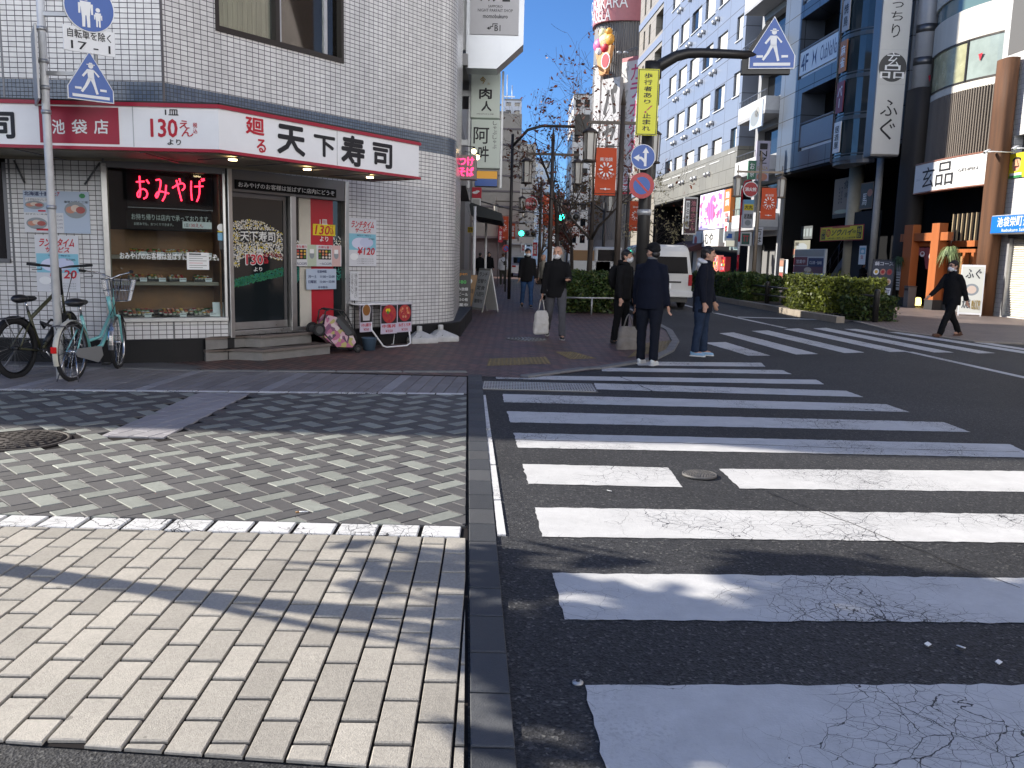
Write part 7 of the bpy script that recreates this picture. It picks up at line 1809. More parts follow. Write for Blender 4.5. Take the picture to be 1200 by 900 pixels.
treeat('farthest bare tree near the end of the street', 664, 70, 6.0, 21, leaves=1000, lm=bleaf, lsize=.11)
treeat('bare tree with straw coloured twigs behind the white van', 768, 40, 4.4, 9, leaves=420, lm=leafmat('straw_leaf', (.45, .38, .2), .3, .3), lsize=.075, r0=.06, first=.3)
def hedge(label, quad, h, n, ls, mats_, seed, top=.12, stems=0):
 """leafy bed over a ground polygon (4 corners)"""
 rs = random.Random(seed); Q = [Vector((p[0], p[1], 0)) for p in quad]; cx = sum((p for p in Q), Vector())/4
 t = Thing('hedge', label, 'hedge', WORLD, (cx.x, cx.y, 0)); q = MB()
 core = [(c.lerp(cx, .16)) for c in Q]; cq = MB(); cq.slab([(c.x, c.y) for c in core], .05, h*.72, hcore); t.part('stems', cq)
 for _ in range(n):
  u, v = rs.random(), rs.random(); f = rs.random()
  if f < .62:      # on the flanks
   e = rs.choice((0, 1, 2, 3)) if f > .3 else rs.choice((0, 1)); u_ = rs.random(); p = Q[e].lerp(Q[(e+1) % 4], u_); z = rs.random()**.8*h
   p = p+(cx-p).normalized()*rs.uniform(-.05, .25)
  else:
   p = (Q[0].lerp(Q[1], u)).lerp(Q[3].lerp(Q[2], u), v); z = h
  z = z+(.5*mnoise.noise(Vector((p.x*1.3, p.y*1.3, seed)))+.3*mnoise.noise(Vector((p.x*4, p.y*4, seed))))*h*.28*(z/h)+rs.gauss(0, .03)
  out = (p-cx).normalized(); p = p+out*(.14*mnoise.noise(Vector((p.x*2, p.y*2, z*3+seed)))); 
  rleaf(q, Vector((p.x, p.y, max(.04, z))), ls*rs.uniform(.6, 1.4), rs.choice(mats_), rs)
 for _ in range(stems):
  p = (Q[0].lerp(Q[1], rs.random())).lerp(Q[3].lerp(Q[2], rs.random()), rs.random()); hh = h*rs.uniform(1., 1.25); tip = Vector((p.x+rs.gauss(0, .1), p.y+rs.gauss(0, .1), hh)); q.tube([(p.x, p.y, h*.5), tuple(tip)], [.008, .003], bark, 4)
  for k in range(9): rleaf(q, Vector((p.x, p.y, h*.6)).lerp(tip, k/8)+Vector((rs.gauss(0, .05), rs.gauss(0, .05), 0)), ls, rs.choice(mats_), rs)
 t.part('foliage', q)
 return t
p0, p1 = G(664, 367), G(722, 368)
hedge('dark green clipped hedge in the middle behind the walking man', [p0, p1, (p1[0]+.1, p1[1]+6), (p0[0]+.25, p0[1]+6)], .98, 9000, .05, [hleaf, hleaf, hleaf2], 2)
q = MB(); a, b = G(664, 368.5), G(719, 368.5); z = PY(690, 349.5, a[1]).z
q.tube([(a[0]-.05, a[1]+3, z+.0), (a[0]-.05, a[1]-.02, z), (b[0], b[1]-.1, z)], .022, galv, 8)
for x in (a[0]-.05, (a[0]+b[0])/2, b[0]-.02): q.tube([(x, a[1]-.05, 0), (x, a[1]-.05, z)], .022, galv, 8)
single('hedge_rail', 'low pale pipe rail in front of the centre hedge', 'rail', q, WORLD, (a[0], a[1], 0))
hedge('sunlit yellow-green shrub bed on the kerb corner before the white directory board', [(8.15, 25.0), (9.35, 22.9), (10.8, 24.8), (8.9, 28.6)], 1.02, 15000, .055, [hleaf2, hleaf2, leafmat('sunny_leaf', (.17, .20, .03), .4, .4), MATS['sunny_leaf']], 5, stems=30)
hedge('dark shrub bed along the right kerb beside the white van', [(7.62, 37.5), (7.95, 29.9), (9.3, 30.1), (9.2, 38)], .98, 11000, .06, [hleaf, hleaf, hleaf2], 6, stems=18)
hedge('loose shrubs at the foot of the right-hand guard rail post', [(8.95, 23.6), (9.25, 22.6), (10.2, 22.7), (10.3, 24.4)], .62, 3000, .05, [hleaf, hleaf2], 7)
g = MB(); soil = mat('soil', (.05, .038, .028), .95, var=.3, bump=.6, bs=20); g.face([(p[0], p[1], .15) for p in [(8.05, 24.8), (9.15, 22.75), (11, 24.6), (9.1, 39), (7.6, 39)]], soil); structure('planting_bed', g)
g = MB(); g.face([(p[0], p[1], .04) for p in [p0, p1, (p1[0]+.2, p1[1]+6.2), (p0[0]+.2, p0[1]+6.2)]], soil); structure('planting_bed', g)
q = MB(); p = G(1036, 374); rs = random.Random(4)
for _ in range(120): rleaf(q, Vector((p[0]+rs.gauss(0, .12), p[1]+rs.gauss(0, .1), abs(rs.gauss(.06, .05))+.02)), .05, leafmat('weed_leaf', (.04, .09, .03), .4), rs)
single('weed_clump', 'small green weed clump at the foot of the rail post', 'plant', q, WORLD, (*p, .02))
# off-picture trees whose shade falls on the paving
tree('leafy street tree at the side street, outside the left edge', -4.95, 4.45, 3.1, 31, leaves=5200, lm=bleaf, lsize=.14, r0=.075, group=None, first=.62, spread=.8)

# ------------------------------------------------------------------ vehicles
vwhite = mat('van_white', (.62, .62, .61), .25, coat=.6, var=.03); rubber = mat('rubber', (.015, .015, .016), .85); rimm = mat('wheel_rim', (.4, .4, .41), .35, .8); tail = mat('tail_lamp', (.32, .01, .015), .15, coat=.5); vglass = mat('vehicle_glass', (.015, .017, .018), .04, spec=.7)
def wheel(t, x, y, r, w_, side):
 q = MB(); q.lathe([(r*.62, -w_/2), (r*.9, -w_/2), (r, -w_*.35), (r, w_*.35), (r*.9, w_/2), (r*.62, w_/2)], rubber, n=26); q.v = [(x+a[2], y+a[0], r+a[1]) for a in q.v]; o = t.part('wheel', q)
 q = MB(); q.lathe([(.02, side*w_*.42), (r*.5, side*w_*.36), (r*.63, side*w_*.46), (r*.63, 0)], rimm, n=20); q.v = [(x+a[2], y+a[0], r+a[1]) for a in q.v]; t.part('rim', q, o)
def van(label, c, rz, L=4.7, W=1.7, H=1.98):
 fr = Fr(c, (cos(rz), sin(rz))); t = Thing('van', label, 'van', fr, (0, 0, 0))   # local y forward, rear at y=0
 # cross-sections along the length: (y, half width low, half width high, roof z)
 prof = [(0.06, .80, .68, 1.86), (.02, .83, .72, 1.80), (.0, .84, .80, 1.05), (0, .84, .84, .45)]
 bm = bmesh.new()
 secs = [(0.0, .40, 1.02, 1.82, .83, .70), (.10, .34, 1.06, 1.96, .845, .71), (1.6, .34, 1.06, 1.98, .85, .72), (3.5, .34, 1.06, 1.95, .85, .71), (4.05, .34, 1.06, 1.62, .85, .70), (4.6, .36, 1.02, 1.08, .82, .74), (4.7, .42, .75, .80, .76, .74)]
 rings = []
 for (y, zb, zm, zt, w0, w1) in secs:
  w0 *= W/1.7; w1 *= W/1.7; s = H/1.98
  pts = [(-w0*.96, zb), (-w0, zb+.12), (-w0, zm), (-w1, zt-.12), (-w1+.12, zt), (w1-.12, zt), (w1, zt-.12), (w0, zm), (w0, zb+.12), (w0*.96, zb)]
  rings.append([bm.verts.new((a, y, b*s)) for a, b in pts])
 for a, b in zip(rings[:-1], rings[1:]):
  for i in range(len(a)): j = (i+1) % len(a); bm.faces.new((a[i], a[j], b[j], b[i]))
 bm.faces.new(rings[0][::-1]); bm.faces.new(rings[-1])
 bmesh.ops.recalc_face_normals(bm, faces=bm.faces); bmesh.ops.bevel(bm, geom=list(bm.edges), offset=.03, segments=2, affect='EDGES'); bm.verts.index_update()
 q = MB(); q.raw([v.co[:] for v in bm.verts], [[v.index for v in f.verts] for f in bm.faces], vwhite, True); bm.free(); t.part('body', q)
 q = MB(); q.prism([(-.70, 1.09), (.70, 1.09), (.62, 1.74), (-.62, 1.74)], -.012, .02, vglass); q.v = [(a[0], a[1]+(a[2]-1.0)*.02, a[2]) for a in q.v]; t.part('rear_window', q)
 for s in (-1, 1):
  q = MB(); q.box(s*.72, s*.835, -.018, .05, .72, 1.06, tail, .012); t.part('tail_light', q)
  for (a, b) in ((.5, 1.7), (1.85, 2.9), (3.0, 3.75)):
   q = MB(); q.face([(s*.858, a, 1.12), (s*.858, b, 1.12), (s*.745, b-.05 if b < 3.5 else b-.2, 1.72), (s*.745, a+.05, 1.72)], vglass); q.face([(s*.852, a, 1.12), (s*.738, a+.05, 1.72), (s*.738, b-.05 if b < 3.5 else b-.2, 1.72), (s*.852, b, 1.12)], vglass); t.part('side_window', q)
  q = MB(); q.box(s*.88, s*1.05, 3.75, 3.83, 1.05, 1.35, black, .03); t.part('mirror', q)
 q = MB(); q.box(-.86, .86, -.09, .12, .36, .56, vwhite, .03); t.part('bumper', q)
 q = MB(); q.box(-.5, .5, -.014, .0, .80, .85, black); t.part('handle', q)
 q = MB(); q.box(-.19, .19, -.022, -.002, .62, .78, signwht, .004); q.text('57-12', -.14, .14, .635, .70, -.024, green_print, .03); q.text('練馬 400', -.12, .12, .715, .755, -.024, green_print, .01); t.part('number_plate', q)
 q = MB(); n0 = 0; q.torus((0, -.022, .96), (0, 1, 0), .06, .008, steel, 18, 6); q.torus((0, -.022, .985), (0, 1, 0), .035, .006, steel, 16, 5); t.part('emblem', q)
 q = MB(); q.box(-.16, .16, .03, .06, 1.79, 1.83, tail); t.part('brake_light', q)
 q = MB(); q.box(-.74, .74, .1, 4.5, .2, .38, black); t.part('underbody', q)
 q = MB(); q.tube([(-.5, -.05, .3), (-.5, .3, .3)], .03, dsteel, 8); t.part('exhaust', q)
 for s in (-1, 1):
  for y in (.95, 3.85): wheel(t, s*.74, y, .32, .19, s)
 return t
pv = G(779, 362)
van('white van seen from behind beside the young man, number plate 57-12', (PY(781, 300, 26.6).x, 26.6), rad(2))
# truck far
p = PY(694, 318, 46)
t = Thing('truck', 'white light truck with brown boxes far behind the centre hedge', 'truck', WORLD, (p.x, 46, 0)); q = MB(); x0, x1 = PY(668, 300, 46).x, PY(716, 300, 46).x
q.box(x0, x1, 46, 47.8, .75, 1.35, vwhite, .03); t.part('bed', q)
q = MB(); q.box(x0+.1, x0+1.5, 46.1, 47.7, 1.351, 1.9, mat('cardboard', (.3, .18, .09), .8), .02); t.part('cargo', q)
q = MB(); q.box(x1-.9, x1+.6, 46, 47.8, .6, 2.1, vwhite, .12); q.box(x1-.7, x1+.2, 45.985, 46, 1.35, 1.95, vglass, .0); t.part('cab', q)
for x in (x0+.5, x1): wheel(t, x, 46.2, .34, .2, -1)
def farcar(label, px_, Y, col, rz=0):
 p = PY(px_, 300, Y); fr = Fr((p.x, Y), (cos(rz), sin(rz))); t = Thing('car', label, 'car', fr, (0, 0, 0)); q = MB(); q.prism([(0, .3), (.0, .85), (.35, .95), (.9, 1.42), (2.5, 1.45), (3.2, .98), (4.2, .85), (4.3, .35)], -.82, .82, col); q.v = [(a[1], a[0], a[2]) for a in q.v]; t.part('body', q)
 q = MB(); q.prism([(.42, .98), (.92, 1.37), (.9, 1.40), (.38, 1.0)], -.65, .65, vglass); q.v = [(a[1], a[0]-.03, a[2]+.02) for a in q.v]; t.part('rear_window', q)
 for s in (-1, 1):
  q = MB(); q.box(s*.5, s*.78, -.02, .03, .7, .84, tail); t.part('tail_light', q)
  for y in (.8, 3.4): wheel(t, s*.74, y, .31, .19, s)
farcar('pale car far down the street behind the masked pedestrians', 613, 62, mat('car_silver', (.45, .47, .5), .3, .4), rad(3))
farcar('dark car far down the road beyond the white van', 742, 50, mat('car_dark', (.05, .055, .06), .25, coat=.5), rad(3))
# ------------------------------------------------------------------ bicycles
chrome = mat('chrome', (.55, .55, .56), .18, .95); leather = mat('black_saddle', (.018, .018, .02), .4); mint = mat('mint_frame', (.17, .47, .46), .3, coat=.5); olive = mat('olive_frame', (.075, .075, .04), .4, .2); creamf = mat('cream_mudguard', (.52, .50, .42), .4)
def bicycle(label, rear, front, fcol, kind, R=.335):
 """local x forward from rear hub; wheels stand on z=0"""
 d = Vector((front[0]-rear[0], front[1]-rear[1])); wb = d.length; fr = Fr(rear, (d.x, d.y)); t = Thing('bicycle', label, 'bicycle', fr, (wb/2, 0, 0))
 lean = 0
 tr = .021 if kind == 'city' else .030
 def bw(x, steer=0):
  q = MB(); q.torus((0, 0, 0), (0, 1, 0), R-tr, tr, rubber, 40, 8); rot = Matrix.Translation((x, 0, R)) @ Matrix.Rotation(steer, 4, 'Z'); q.xf(0, rot); o = t.part('wheel', q)
  q = MB(); q.torus((0, 0, 0), (0, 1, 0), R-2*tr-.006, .010, chrome if kind == 'city' else blackm, 40, 6, sx=1.4); q.xf(0, rot); t.part('rim', q, o)
  q = MB()
  for i in range(28):
   a = 2*pi*i/28; s = 1 if i % 2 else -1; q.tube([(.02*cos(a+s*.9), s*.028, .02*sin(a+s*.9)), ((R-2*tr-.01)*cos(a), 0, (R-2*tr-.01)*sin(a))], .0018, chrome if kind == 'city' else dsteel, 3, cap=False)
  q.tube([(0, -.045, 0), (0, .045, 0)], .022, chrome if kind == 'city' else black, 10); q.xf(0, rot); t.part('spokes', q, o)
  return rot
 st = rad(12) if kind == 'city' else rad(18)
 bw(0); frot = bw(wb, st)
 bb = Vector((.42, 0, .27)); hub = Vector((0, 0, R)); seat_c = Vector((.24, 0, .72 if kind == 'city' else .74)); sport = kind != 'city'; head_t = Vector((wb-.20, 0, 1.0 if sport else .90)); head_b = Vector((wb-.12, 0, .62))
 q = MB()
 if kind == 'city':
  q.tube([head_b+Vector((-.02, 0, -.02)), Vector((wb*.62, 0, .34)), bb+Vector((.03, 0, .02))], [.022, .024, .022], fcol, 10); q.tube([head_b+Vector((-.03, 0, .09)), Vector((wb*.6, 0, .44)), Vector((.36, 0, .42))], [.018, .02, .017], fcol, 10)
 else:
  q.tube([head_b, bb], .026, fcol, 10); q.tube([head_t+Vector((.01, 0, -.06)), seat_c+Vector((.03, 0, -.08))], .022, fcol, 10)
  q.tube([head_b+Vector((-.12, 0, -.1)), bb+Vector((.08, 0, .08))], .04, black, 8)
 q.tube([bb, seat_c], .018, fcol, 10); q.tube([head_t, head_b], .024, fcol, 10)
 for s in (-1, 1):
  q.tube([bb+Vector((0, s*.03, 0)), hub+Vector((0, s*.06, 0))], .011, fcol, 7); q.tube([seat_c+Vector((0, s*.02, -.1)), hub+Vector((0, s*.06, 0))], .009, fcol, 7)
 t.part('frame', q)
 q = MB()
 for s in (-1, 1): q.tube([(-.09, s*.05, .33), (.02, s*.05, .06), (.07, s*.05, -.0), (.0, s*.05, -(.0))][0:1]+[(-.07, s*.045, .29), (-.02, s*.05, .06), (0, s*.05, 0)], [.014, .014, .011, .009], fcol, 8)
 q.tube([(-.09, -.05, .33), (-.09, .05, .33)], .014, fcol, 8); q.tube([(-.09, 0, .33), (-.16, 0, .66)], .013, fcol, 8); q.xf(0, frot); t.part('fork', q)
 q = MB(); q.tube([seat_c, seat_c+Vector((-.03, 0, .12))], .013, chrome, 8); sp = seat_c+Vector((-.05, 0, .15))
 t.part('seat_post', q)
 q = MB(); q.ball((sp.x-.07, 0, sp.z), (.11, .105 if kind == 'city' else .075, .05), leather, 16, 10); q.ball((sp.x+.07, 0, sp.z-.005), (.13, .04, .035), leather, 14, 8); t.part('saddle', q)
 hz_ = .62 if kind == 'city' else .58
 q = MB(); zc = hz_
 if kind == 'city':
  pts = [(-.16, 0, .56), (-.18, 0, .78), (-.17, .08, .82), (-.10, .18, .85), (-.22, .24, .86), (-.38, .27, .87)]
  for s in (-1, 1): q.tube([(p[0], p[1]*s, p[2]) for p in pts], .011, chrome, 8)
  gr = [((-.30, s*.262, .867), (-.42, s*.275, .875)) for s in (-1, 1)]
 else:
  pts = [(-.16, 0, .56), (-.17, 0, .88), (-.15, .1, .90), (-.18, .34, .92)]
  for s in (-1, 1): q.tube([(p[0], p[1]*s, p[2]) for p in pts], .014, black, 8)
  gr = [((-.165, s*.22, .91), (-.185, s*.36, .924)) for s in (-1, 1)]
 q.xf(0, frot); t.part('handlebar', q)
 for a, b in gr:
  q = MB(); q.tube([a, b], .018, rubber, 10); q.xf(0, frot); t.part('grip', q)
 q = MB()
 for s in (-1, 1): q.tube([(-.2, s*.2, .82 if kind == 'city' else .88), (-.12, s*.22, .80 if kind == 'city' else .86), (-.2, s*.3, .80 if kind == 'city' else .86)], .006, dsteel, 5)
 q.tube([(-.18, .1, .82), (-.03, .06, .80), (-.06, .02, .45), (-.02, .05, .1)], .005, black, 5); q.tube([(-.18, -.1, .82), (-.0, -.08, .82), (-.08, -.02, .5), (-.3, 0, .35)], .005, black, 5); q.xf(0, frot); t.part('brake_cable', q)
 q = MB(); q.torus((bb.x, -.05, bb.z), (0, 1, 0), .085, .006, dsteel if kind == 'city' else black, 24, 5); q.lathe([(.03, -.055), (.03, .055)], dsteel, n=10); n0 = len(q.v)-20; q.v[n0:] = [(bb.x+p[0], p[2], bb.z+p[1]) for p in q.v[n0:]]
 q.tube([bb+Vector((0, -.06, 0)), bb+Vector((.10, -.075, -.13))], .010, chrome, 6); q.tube([bb+Vector((0, .06, 0)), bb+Vector((-.10, .075, .13))], .010, chrome, 6); t.part('crank', q)
 for s, o in ((-1, (.10, -.13)), (1, (-.10, .13))):
  q = MB(); q.box(bb.x+o[0]-.04, bb.x+o[0]+.04, s*.08, s*.16, bb.z+o[1]-.012, bb.z+o[1]+.012, black, .006); t.part('pedal', q)
 if kind == 'city':
  q = MB(); q.prism([(bb.x+.11, bb.z-.03), (bb.x+.08, bb.z+.08), (-.02, R+.04), (-.06, R), (-.02, R-.05), (bb.x, bb.z-.1)], -.085, -.07, mat('chain_cover', (.35, .36, .36), .4, .4)); t.part('chain_guard', q)
 for x, m_, rot in ((0, creamf if kind == 'city' else black, None), (wb, mat('steel_mudguard', (.5, .5, .5), .25, .9) if kind == 'city' else black, frot)):
  q = MB(); n = 16
  a0, a1 = (rad(20), rad(200)) if x == 0 else (rad(40), rad(190))
  for k in range(n):
   p, r = a0+(a1-a0)*k/n, a0+(a1-a0)*(k+1)/n
   for (ya, yb, ra, rb) in ((-.030, -.015, R+.008, R+.018), (-.015, .015, R+.018, R+.018), (.015, .030, R+.018, R+.008)):
    q.face([(ra*cos(p), ya, ra*sin(p)), (rb*cos(p), yb, rb*sin(p)), (rb*cos(r), yb, rb*sin(r)), (ra*cos(r), ya, ra*sin(r))], m_, sm=True)
  q.tube([(.0, .04, 0), ((R+.015)*cos(a1-.25), .03, (R+.015)*sin(a1-.25))], .004, chrome, 5)
  if rot is None: q.v = [(p[0], p[1], p[2]+R) for p in q.v]
  else: q.xf(0, rot)
  t.part('mudguard', q)
 q = MB(); zr = R+.30 if kind == 'city' else R+.34
 for s in (-1, 1): q.tube([(.12, s*.05, zr), (-.30, s*.06, zr)], .006, dsteel, 5); q.tube([(-.2, s*.06, zr), (0, s*.07, R)], .005, dsteel, 5)
 for k in range(5): q.tube([(.08-.09*k, -.06, zr), (.08-.09*k, .06, zr)], .005, dsteel, 5)
 t.part('rear_rack', q)
 q = MB(); q.box(-.375, -.35, -.03, .03, R+.0+.02, R+.09, mat('red_reflector', (.6, .01, .01), .2), .008); t.part('reflector', q)
 if kind == 'city':
  q = MB(); z0, z1 = .50, .76
  for z, k in ((z0, .12), ((z0+z1)/2, .15), (z1, .17)):
   q.tube([(.02, -k, z), (.02+2*k*.85, -k, z), (.02+2*k*.85, k, z), (.02, k, z), (.02, -k, z)], .005, chrome, 5)
  for i in range(9):
   u = i/8
   for s in (-1, 1): q.tube([(.02+.2*u, s*.12, z0), (.02+.29*u, s*.17, z1)], .0028, chrome, 4, cap=False)
   q.tube([(.02+.2, -.12+.24*u, z0), (.02+.29, -.17+.34*u, z1)], .0028, chrome, 4, cap=False); q.tube([(.02, -.12+.24*u, z0), (.02, -.17+.34*u, z1)], .0028, chrome, 4, cap=False); q.tube([(.02+.2*u, -.12, z0), (.02+.2*u, .12, z0)], .0028, chrome, 4, cap=False)
  q.xf(0, frot); t.part('basket', q)
  q = MB()
  for s in (-1, 1): q.tube([(-.02, s*.05, R), (-.12, s*.12, .005)], .007, chrome, 5)
  q.tube([(-.12, -.12, .008), (-.12, .12, .008)], .007, chrome, 5); t.part('kickstand', q)
 else:
  q = MB(); q.tube([(.05, .06, .30), (-.04, .2, .01)], .009, dsteel, 6); t.part('kickstand', q)
  q = MB(); q.tube([(wb*.55, .05, .6), (wb*.7, .12, .52), (wb*.9, .16, .6), (wb*.95, -.1, .55), (wb*.7, -.08, .5), (wb*.55, .05, .6)], .016, black, 8); t.part('cable_lock', q)
 return t
rr, ff = G(86, 447.5), G(131, 435)
dd = Vector((ff[0]-rr[0], ff[1]-rr[1])).normalized()
bicycle('mint green city bicycle with wire basket parked beside the white sign pole', rr, (rr[0]+dd.x*1.08, rr[1]+dd.y*1.08), mint, 'city')
rr, ff = G(20, 444), (-5.42, 10.36)
bicycle('olive sports bicycle with black handlebar parked at the left edge', rr, ff, olive, 'sport', .345)
# ------------------------------------------------------------------ things in front of the shop
# folded buggy
bx, by = -2.66, 12.66
BG = Fr((bx, by), (.80, .60)); T_ = Thing('pushchair', 'folded black pushchair with a flowery pink cover by the steps', 'pushchair', BG, (0, 0, 0)); T_.o.scale = (.74,)*3
flower = None
k = NT('flower_cloth'); tc = k.n('ShaderNodeTexCoord'); vo = k.n('ShaderNodeTexVoronoi', i_Scale=13.); k.l(tc.outputs['Object'], vo.inputs['Vector']); sp = k.n('ShaderNodeSeparateColor'); k.l(vo.outputs['Color'], sp.inputs[0]); r_ = k.n('ShaderNodeValToRGB'); r_.color_ramp.interpolation = 'CONSTANT'; el = r_.color_ramp.elements
el[0].color = (.42, .14, .24, 1); el[1].position = .28; el[1].color = (.55, .36, .42, 1)
for po, co in ((.5, (.20, .09, .16, 1)), (.66, (.42, .38, .14, 1)), (.82, (.10, .06, .10, 1)), (.9, (.6, .5, .5, 1))): x_ = el.new(po); x_.color = co
k.l(sp.outputs[0], r_.inputs[0]); k.l(r_.outputs[0], k.b.inputs['Base Color']); k.b.inputs['Roughness'].default_value = .8; flower = k.mat
q = MB(); q.prism([(-.28, .34), (-.30, .62), (-.20, .78), (-.02, .74), (.16, .52), (.34, .36), (.38, .22), (.30, .12), (-.05, .14)], -.16, .16, flower); 
q.v = [(p[0]+.02*sin(9*p[2]), p[1]*(1-.25*(p[2]-.12)), p[2]) for p in q.v]; T_.part('cover', q)
q = MB(); q.prism([(-.02, .76), (.10, .76), (.34, .46), (.36, .36), (.24, .36), (.12, .56)], -.14, -.175, leather); q.prism([(.0, .74), (.30, .42), (.2, .36), (-.05, .66)], -.176, -.19, mat('grey_mesh', (.06, .065, .07), .7)); T_.part('canopy', q)
q = MB(); q.tube([(-.30, -.15, .60), (-.26, -.15, .86), (-.16, -.15, .90), (.12, -.15, .86), (.24, -.15, .70), (.40, -.15, .34), (.42, -.15, .10)], .016, black, 8); q.tube([(-.30, .15, .60), (-.26, .15, .86), (-.16, .15, .90), (.12, .15, .86), (.24, .15, .70), (.40, .15, .34), (.42, .15, .10)], .016, black, 8); q.tube([(-.2, -.15, .89), (-.2, .15, .89)], .018, rubber, 8)
q.tube([(-.36, -.15, .50), (0, -.15, .1), (.42, -.15, .08)], .014, black, 8); q.tube([(-.36, .15, .50), (0, .15, .1), (.42, .15, .08)], .014, black, 8); T_.part('frame', q)
for x, z, r_ in ((-.40, .50, .13), (.43, .09, .085)):
 for s in (-1, 1):
  q = MB(); q.torus((x, s*.17, z), (0, 1, 0), r_-.03, .03, rubber, 20, 8); q.tube([(x, s*.15, z), (x, s*.19, z)], r_*.6, mat('wheel_hub_grey', (.05, .05, .052), .5), 14); T_.part('wheel', q)
# notice on a thin stand
sx_, sy_ = -2.15, 13.35; pz = PY(415.5, 352, 13.35); pt_ = PY(415.5, 318, 13.35)
T_ = Thing('notice_stand', 'tall thin notice on a slim black stand between pushchair and menu rack', 'notice stand', WORLD, (pz.x, sy_, 0))
q = MB(); q.tube([(pz.x, sy_, 0), (pz.x, sy_, pz.z+.3)], .012, black, 6); q.lathe([(.14, 0), (.14, .025), (.02, .03)], black, c=(pz.x, sy_, 0), n=18); T_.part('stand', q)
q = MB(); q.box(pz.x-.065, pz.x+.065, sy_-.03, sy_-.015, pz.z, pt_.z, pap, .004); q.vtext('店頭での喫煙はご遠慮ください', pz.x+.005, pz.x+.05, pz.z+.04, pt_.z-.03, sy_-.032, ink, 0, .9); q.vtext('ゴミは捨てないで', pz.x-.05, pz.x-.01, pz.z+.1, pt_.z-.03, sy_-.032, ink, 0, .9); T_.part('placard', q)
q = MB(); bp_ = (-2.22, 13.12); q.lathe([(.09, 0), (.115, .19), (.125, .2), (.11, .195), (.08, .03)], mat('bucket_blue', (.06, .10, .15), .5), c=(*bp_, 0), n=20)
single('bucket', 'blue grey plastic bucket beside the pushchair', 'bucket', q, WORLD, (*bp_, 0))
# menu rack
a, b = G(443, 408), G(478, 405)
MR = Fr(a, (b[0]-a[0], b[1]-a[1])); L = math.hypot(b[0]-a[0], b[1]-a[1])
T_ = Thing('menu_rack', 'white tube rack hung with three food photo posters', 'menu rack', MR, (L/2, 0, 0)); zt = MR.px(450, 356)[1]; x0, x1 = MR.px(420.5, 356)[0], MR.px(484, 356)[0]
q = MB(); q.tube([(x0+.22, .0, zt), (x0+.24, -.02, .3), (.05, -.06, .04), (.12, -.08, .015), (L-.1, -.08, .015), (L, -.06, .05), (L+.02, 0, .3), (L+.05, .0, zt)], .014, white, 8); q.tube([(x0, 0, zt), (x1, 0, zt)], .014, white, 8); q.tube([(x0, .3, zt), (x1, .3, zt)], .012, white, 8); q.tube([(x0, 0, zt), (x0, .3, zt)], .012, white, 8); q.tube([(x1, 0, zt), (x1, .3, zt)], .012, white, 8); q.box(x0+.02, x1-.02, .01, .29, zt-.006, zt+.004, mat('rack_top', (.5, .5, .5), .5)); q.tube([(x0+.2, .28, zt), (.1, .25, .01), (L-.1, .25, .01), (L, .28, zt)], .012, white, 8); T_.part('frame', q)
tunar = mat('raw_tuna', (.42, .045, .035), .45, var=.3, vs=30); soup = mat('brown_soup', (.25, .10, .02), .4); bowl = mat('bowl_white', (.5, .48, .5), .5)
for i, (xa, xb, y0, y1, nm_) in enumerate(((421.5, 436, 357, 389, 'いわし団子汁'), (446, 465, 357, 391, '中落丼'), (465.3, 482, 356, 389, 'ねぎとろ丼'))):
 r = MR.rect(xa, y0, xb, y1, -.02); q = MB(); tw = [0, -.02, .0][i]
 q.box(r[0], r[1], -.025-.001*i, -.018, r[2], r[3], paplilac); zm = r[2]+(r[3]-r[2])*.36; w_ = r[1]-r[0]; cx = (r[0]+r[1])/2; cz = (zm+r[3])/2
 q.box(r[0]+.008, r[1]-.008, -.029, -.0262, zm, r[3]-.01, black)
 if i == 0: q.prism([(cx-w_*.26, cz-.11), (cx+w_*.26, cz-.11), (cx+w_*.34, cz+.06), (cx-w_*.34, cz+.06)], -.032, -.030, bowl); q.disc(cx, cz+.05, w_*.36, -.034, bowl, 24, .10); q.disc(cx, cz+.05, w_*.30, -.035, soup, 24, .085)
 else:
  q.disc(cx, cz, w_*.43, -.032, darkred, 24, w_*.43); q.disc(cx, cz, w_*.40, -.033, tunar, 24, w_*.40); rs = random.Random(i)
  for k in range(22): a_ = rs.uniform(0, 6.28); r_ = w_*.33*rs.random()**.5; q.disc(cx+r_*cos(a_), cz+r_*sin(a_), w_*.07, -.0335-.0001*k, rs.choice([tunar, MATS['salmon'] if i == 2 else MATS['tuna'], darkred, MATS['shrimp']] if i == 2 else [tunar, MATS['tuna'], darkred]), 9)
  if i == 1: [q.disc(cx-.05+.02*k, cz+.06-.03*(k % 2), .03, -.0365, MATS['herb'] if k % 2 else yellow, 8) for k in range(3)]
 q.text(nm_, r[0]+w_*.08, r[1]-w_*.08, r[2]+(zm-r[2])*.55, r[2]+(zm-r[2])*.9, -.029, redp, .04); q.text('¥350', cx-w_*.22, cx+w_*.22, r[2]+(zm-r[2])*.14, r[2]+(zm-r[2])*.4, -.029, darkred, .03)
 T_.part('food_poster', q)
